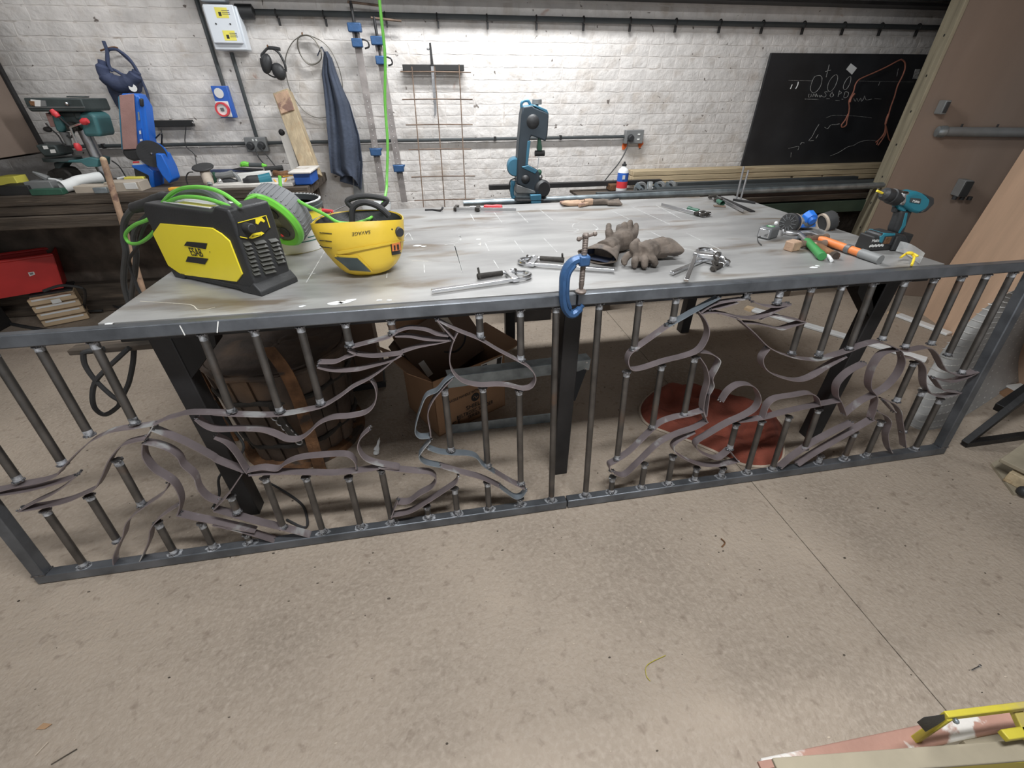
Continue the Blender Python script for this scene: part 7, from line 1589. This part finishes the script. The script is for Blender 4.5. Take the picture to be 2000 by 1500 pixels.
MB().bar(*[(x, -.015, z) for x, z in T([(628, 830), (605, 1020)])], .002, .006).obj('blade', 'chrome', bs)
q = T([(620, 1060)])[0]; MB().sph((q[0], -.03, q[1]), .020, 10).obj('guide_roller', 'dark_green', bs); q = T([(635, 1120)])[0]; MB().sph((q[0], -.03, q[1]), .018, 10).obj('guide_roller', 'steel', bs)
q = T([(290, 1000)])[0]; MB().lathe([(0, 0), (.05, 0), (.058, .02), (.058, .12), (.045, .14), (0, .14)], (q[0]+.01, -.02, q[1]), (.15, 1, 0), 24).obj('motor', 'saw_blue', bs)
q = T([(668, 1270)])[0]; MB().lathe([(0, 0), (.045, 0), (.058, .015), (.058, .10), (.04, .11), (0, .11)], (q[0], -.07, q[1]), (-.25, 1, 0), 24).obj('gear_cover', 'black_plastic', bs)
MB().tube([(x, 0, z) for x, z in T([(290, 1180), (275, 1280), (275, 1360), (295, 1410)])], [.018, .014, .014, .016], 8, 4).obj('support_leg', 'saw_blue', bs)
MB().prismY(T([(325, 1215), (590, 1310), (590, 1330), (315, 1325)]), -.06, .08).obj('gusset', 'bar_grey', bs, bev=.003)
MB().prismY(T([(315, 1335), (620, 1335), (620, 1400), (315, 1400)]), -.03, .12).obj('base_channel', 'galv', bs, bev=.003)
MB().prismY(T([(480, 1335), (622, 1330), (622, 1458), (490, 1460)]), -.10, -.07).obj('clamp_block', 'saw_blue', bs, bev=.004)
MB().prismY(T([(300, 1400), (650, 1395), (650, 1415), (300, 1420)]), -.10, .15).obj('foot', 'dark_steel', bs, bev=.003)
MB().tube([(x, .03, z) for x, z in T([(320, 1160), (260, 1190), (250, 1300), (290, 1400)])], .004, 6, 4).obj('cord', 'rubber', bs)
g = MB().box((bs.location.x, AY+.02, bs.location.z/2-.01), (.36, .32, bs.location.z-.02)); one(g, 'saw_pedestal', 'dark_steel', 'dark steel pedestal that the band saw stands on behind the table', 'stand', bev=.004)

# ================================================================== LEFT: cupboard, red bin, drawer crate, cables
ca = TP('p', 88, 296, 3.72); ca_top = 2.9; cy0 = PP(0, 315, V((ca.x, 0, 0)), V((1, 0, 0)))
cb_ = thing('wall_cupboard', 'brown wooden wall cupboard cut by the left edge of the picture', 'cupboard', (ca.x-.3, 3.2, ca.z))
MB().box((ca.x-.30, (3.0+3.72)/2-.2, (ca.z+ca_top)/2), (.60, 1.10, ca_top-ca.z)).obj('carcass', 'cabinet_brown', cb_, world=True, bev=.003)
MB().box((ca.x+.006, 3.71, (ca.z+ca_top)/2), (.02, .03, ca_top-ca.z)).obj('edge_strip', 'dark_steel', cb_, world=True, bev=.002)
one(MB().prismY([(ca.x-.6, max(BZ+.15, ca.z-.22)), (ca.x-.02, ca.z-.01), (ca.x-.6, ca.z-.01)], 3.0, 3.94), 'cupboard_bracket', 'old_wood', 'dark sloping bracket under the brown wall cupboard', 'bracket')
Zi = lambda x, y, z=0.: PZ(*pc('i', x, y), z)
# drawer crate: corner K at floor, slatted face going right-back, side face going left-back
K0 = Zi(590, 1335, 0); 
cr_z = .30
K1 = Zi(1190, 1215, 0); K1 = K0+(K1-K0)*.98
dx = (K1-K0).normalized(); ny = V((-dx.y, dx.x, 0)); Lc = (K1-K0).length
cr_ = thing('drawer_crate', 'pale wooden crate of stacked drawers with white edge strips', 'crate', K0, (0, 0, atan2(dx.y, dx.x)))
IK = base(cr_).inverted(); nF = V((dx.y, -dx.x, 0))
KF = lambda x, y: (lambda q: (q.x, q.z))(IK @ PP(*pc('i', x, y), K0, nF))
hgt_ = KF(345, 965)[1]
MB().box((Lc/2, .15, hgt_/2), (Lc-.02, .26, hgt_-.01)).obj('carcass', 'light_wood', cr_, bev=.004)
for k in range(4):
    z0_ = hgt_*(.02+k*.245); dr_ = MB().box((Lc/2, .008, z0_+hgt_*.11), (Lc, .035, hgt_*.20)).obj('drawer_front', 'light_wood', cr_, bev=.004)
    MB().box((Lc/2, -.011, z0_+hgt_*.175), (Lc*.84, .006, hgt_*.055)).obj('white_strip', 'white', dr_, bev=.001)
MB().box((Lc*.55, -.013, hgt_*.80), (Lc*.2, .004, hgt_*.13)).obj('label', 'label_white', cr_)
MB().box((Lc/2, .15, hgt_+.004), (Lc*.9, .22, .012)).obj('dark_lid', 'ink', cr_)
# red bin on top
R0 = Zi(75, 940, hgt_+.02); R1 = R0+dx*min((.01*k for k in range(10, 80)), key=lambda t: abs(proj(R0+dx*t)[0]-123)); rx_ = (R1-R0); RLn = rx_.length; rx_.normalize()
rb2 = thing('plastic_bin', 'bright red plastic storage bin with small white label on the crate', 'bin', R0, (0, 0, atan2(rx_.y, rx_.x)))
IR = base(rb2).inverted(); nR = V((rx_.y, -rx_.x, 0)); RF = lambda x, y: (lambda q: (q.x, q.z))(IR @ PP(*pc('i', x, y), R0, nR))
hR = RF(685, 375)[1]; hR = max(.16, min(hR, .30)); dR = .22; fl_ = .035
def panel4(pts, nm):
    c = sum((V(p) for p in pts), V())/4; n2 = (V(pts[1])-V(pts[0])).cross(V(pts[3])-V(pts[0])).normalized()*.004
    MB().add([V(p) for p in pts]+[V(p)+n2 for p in pts], [(0, 1, 2, 3), (7, 6, 5, 4), (0, 4, 5, 1), (1, 5, 6, 2), (2, 6, 7, 3), (3, 7, 4, 0)]).obj(nm, 'red', rb2, sm=0)
b4 = [(0, 0, 0), (RLn, 0, 0), (RLn, dR, 0), (0, dR, 0)]; t4 = [(-.02, -fl_, hR), (RLn-.09+.0, -fl_, hR), (RLn-.09, dR+fl_, hR*1.0), (-.02, dR+fl_, hR)]
t4 = [(-.3, -.01, hR), (RF(685, 375)[0], -.01, hR), (RF(685, 375)[0], dR, hR), (-.3, dR, hR)]; b4[0] = (-.05, 0, 0); b4[3] = (-.05, dR, 0)
for i in range(4): j = (i+1) % 4; panel4([b4[i], b4[j], t4[j], t4[i]], 'side_wall')
panel4(b4, 'bottom')
MB().tube(t4, .012, 8, 1, True).obj('rim', 'red', rb2)
q0_, q1_ = RF(365, 605), RF(460, 650); MB().prismY([RF(365, 610), RF(440, 592), RF(462, 635), RF(390, 662)], -.010, -.007).obj('label', 'label_white', rb2); MB().prismY([RF(385, 618), RF(430, 610), RF(440, 632), RF(398, 642)], -.0115, -.010).obj('label_print', 'bar_grey', rb2)
cx2 = thing('cable_heap', 'heap of dark cables on the floor beneath the left bench', 'cables', Zi(1500, 1000))
rn = random.Random(3)
for k in range(7):
    c = Zi(1500+k*45, 960+k*12, .02); r = .07+.02*k
    MB().tube([V((c.x+r*cos(a_)*rn.uniform(.8, 1.2), c.y+.6*r*sin(a_)*rn.uniform(.8, 1.2), .012+.010*k*.5+.01*rn.random())) for a_ in [i*pi/5 for i in range(10)]], .008, 6, 4, True).obj('cable', 'rubber', cx2, world=True)
run('bench_hose', [V((p.x, min(p.y, 3.86), p.z)) for p in (Zi(560, 860, .33), Zi(760, 790, .34), Zi(920, 790, .33), Zi(1100, 845, .28), Zi(1330, 950, .05), Zi(1450, 960, .03), Zi(1600, 930, .03))], .010, 'black hose running from the crate to the cable heap', 'hose', 'rubber', 8, 4)
run('floor_hose', [PZ(-30, 618, .01), PZ(20, 632, .01), PZ(60, 640, .01), PZ(115, 648, .01)], .014, 'black hose on the floor in front of the drawer crate', 'hose', 'rubber', 8, 4)
one(MB().box((-3.62, 3.62, .11), (.4, .3, .22)), 'black_case', 'ink', 'black case on the floor left of the drawer crate', 'case', bev=.01)

# light fittings (out of frame, they light the room)
for i, (tl, te) in enumerate(TUBES):
    t = thing('ceiling_light', ('fluorescent batten light above the back of the welding table', 'fluorescent batten light beside it above the gloves', 'fluorescent batten light over the workshop floor', 'fluorescent batten light over the left of the workshop', 'fluorescent batten light over the right of the workshop')[i], 'light', tl)
    MB().box((0, 0, .02), (1.55, .12, .05)).obj('housing', 'white', t, bev=.004)
    MB().cyl((-.74, 0, -.02), (.74, 0, -.02), .014, n=10).obj('tube', 'lamp', t)
    for s in (-1, 1): MB().cyl((s*.6, 0, .04), (s*.6, 0, 3.14-tl[2]), .004, n=6).obj('suspension_rod', 'dark_steel', t)
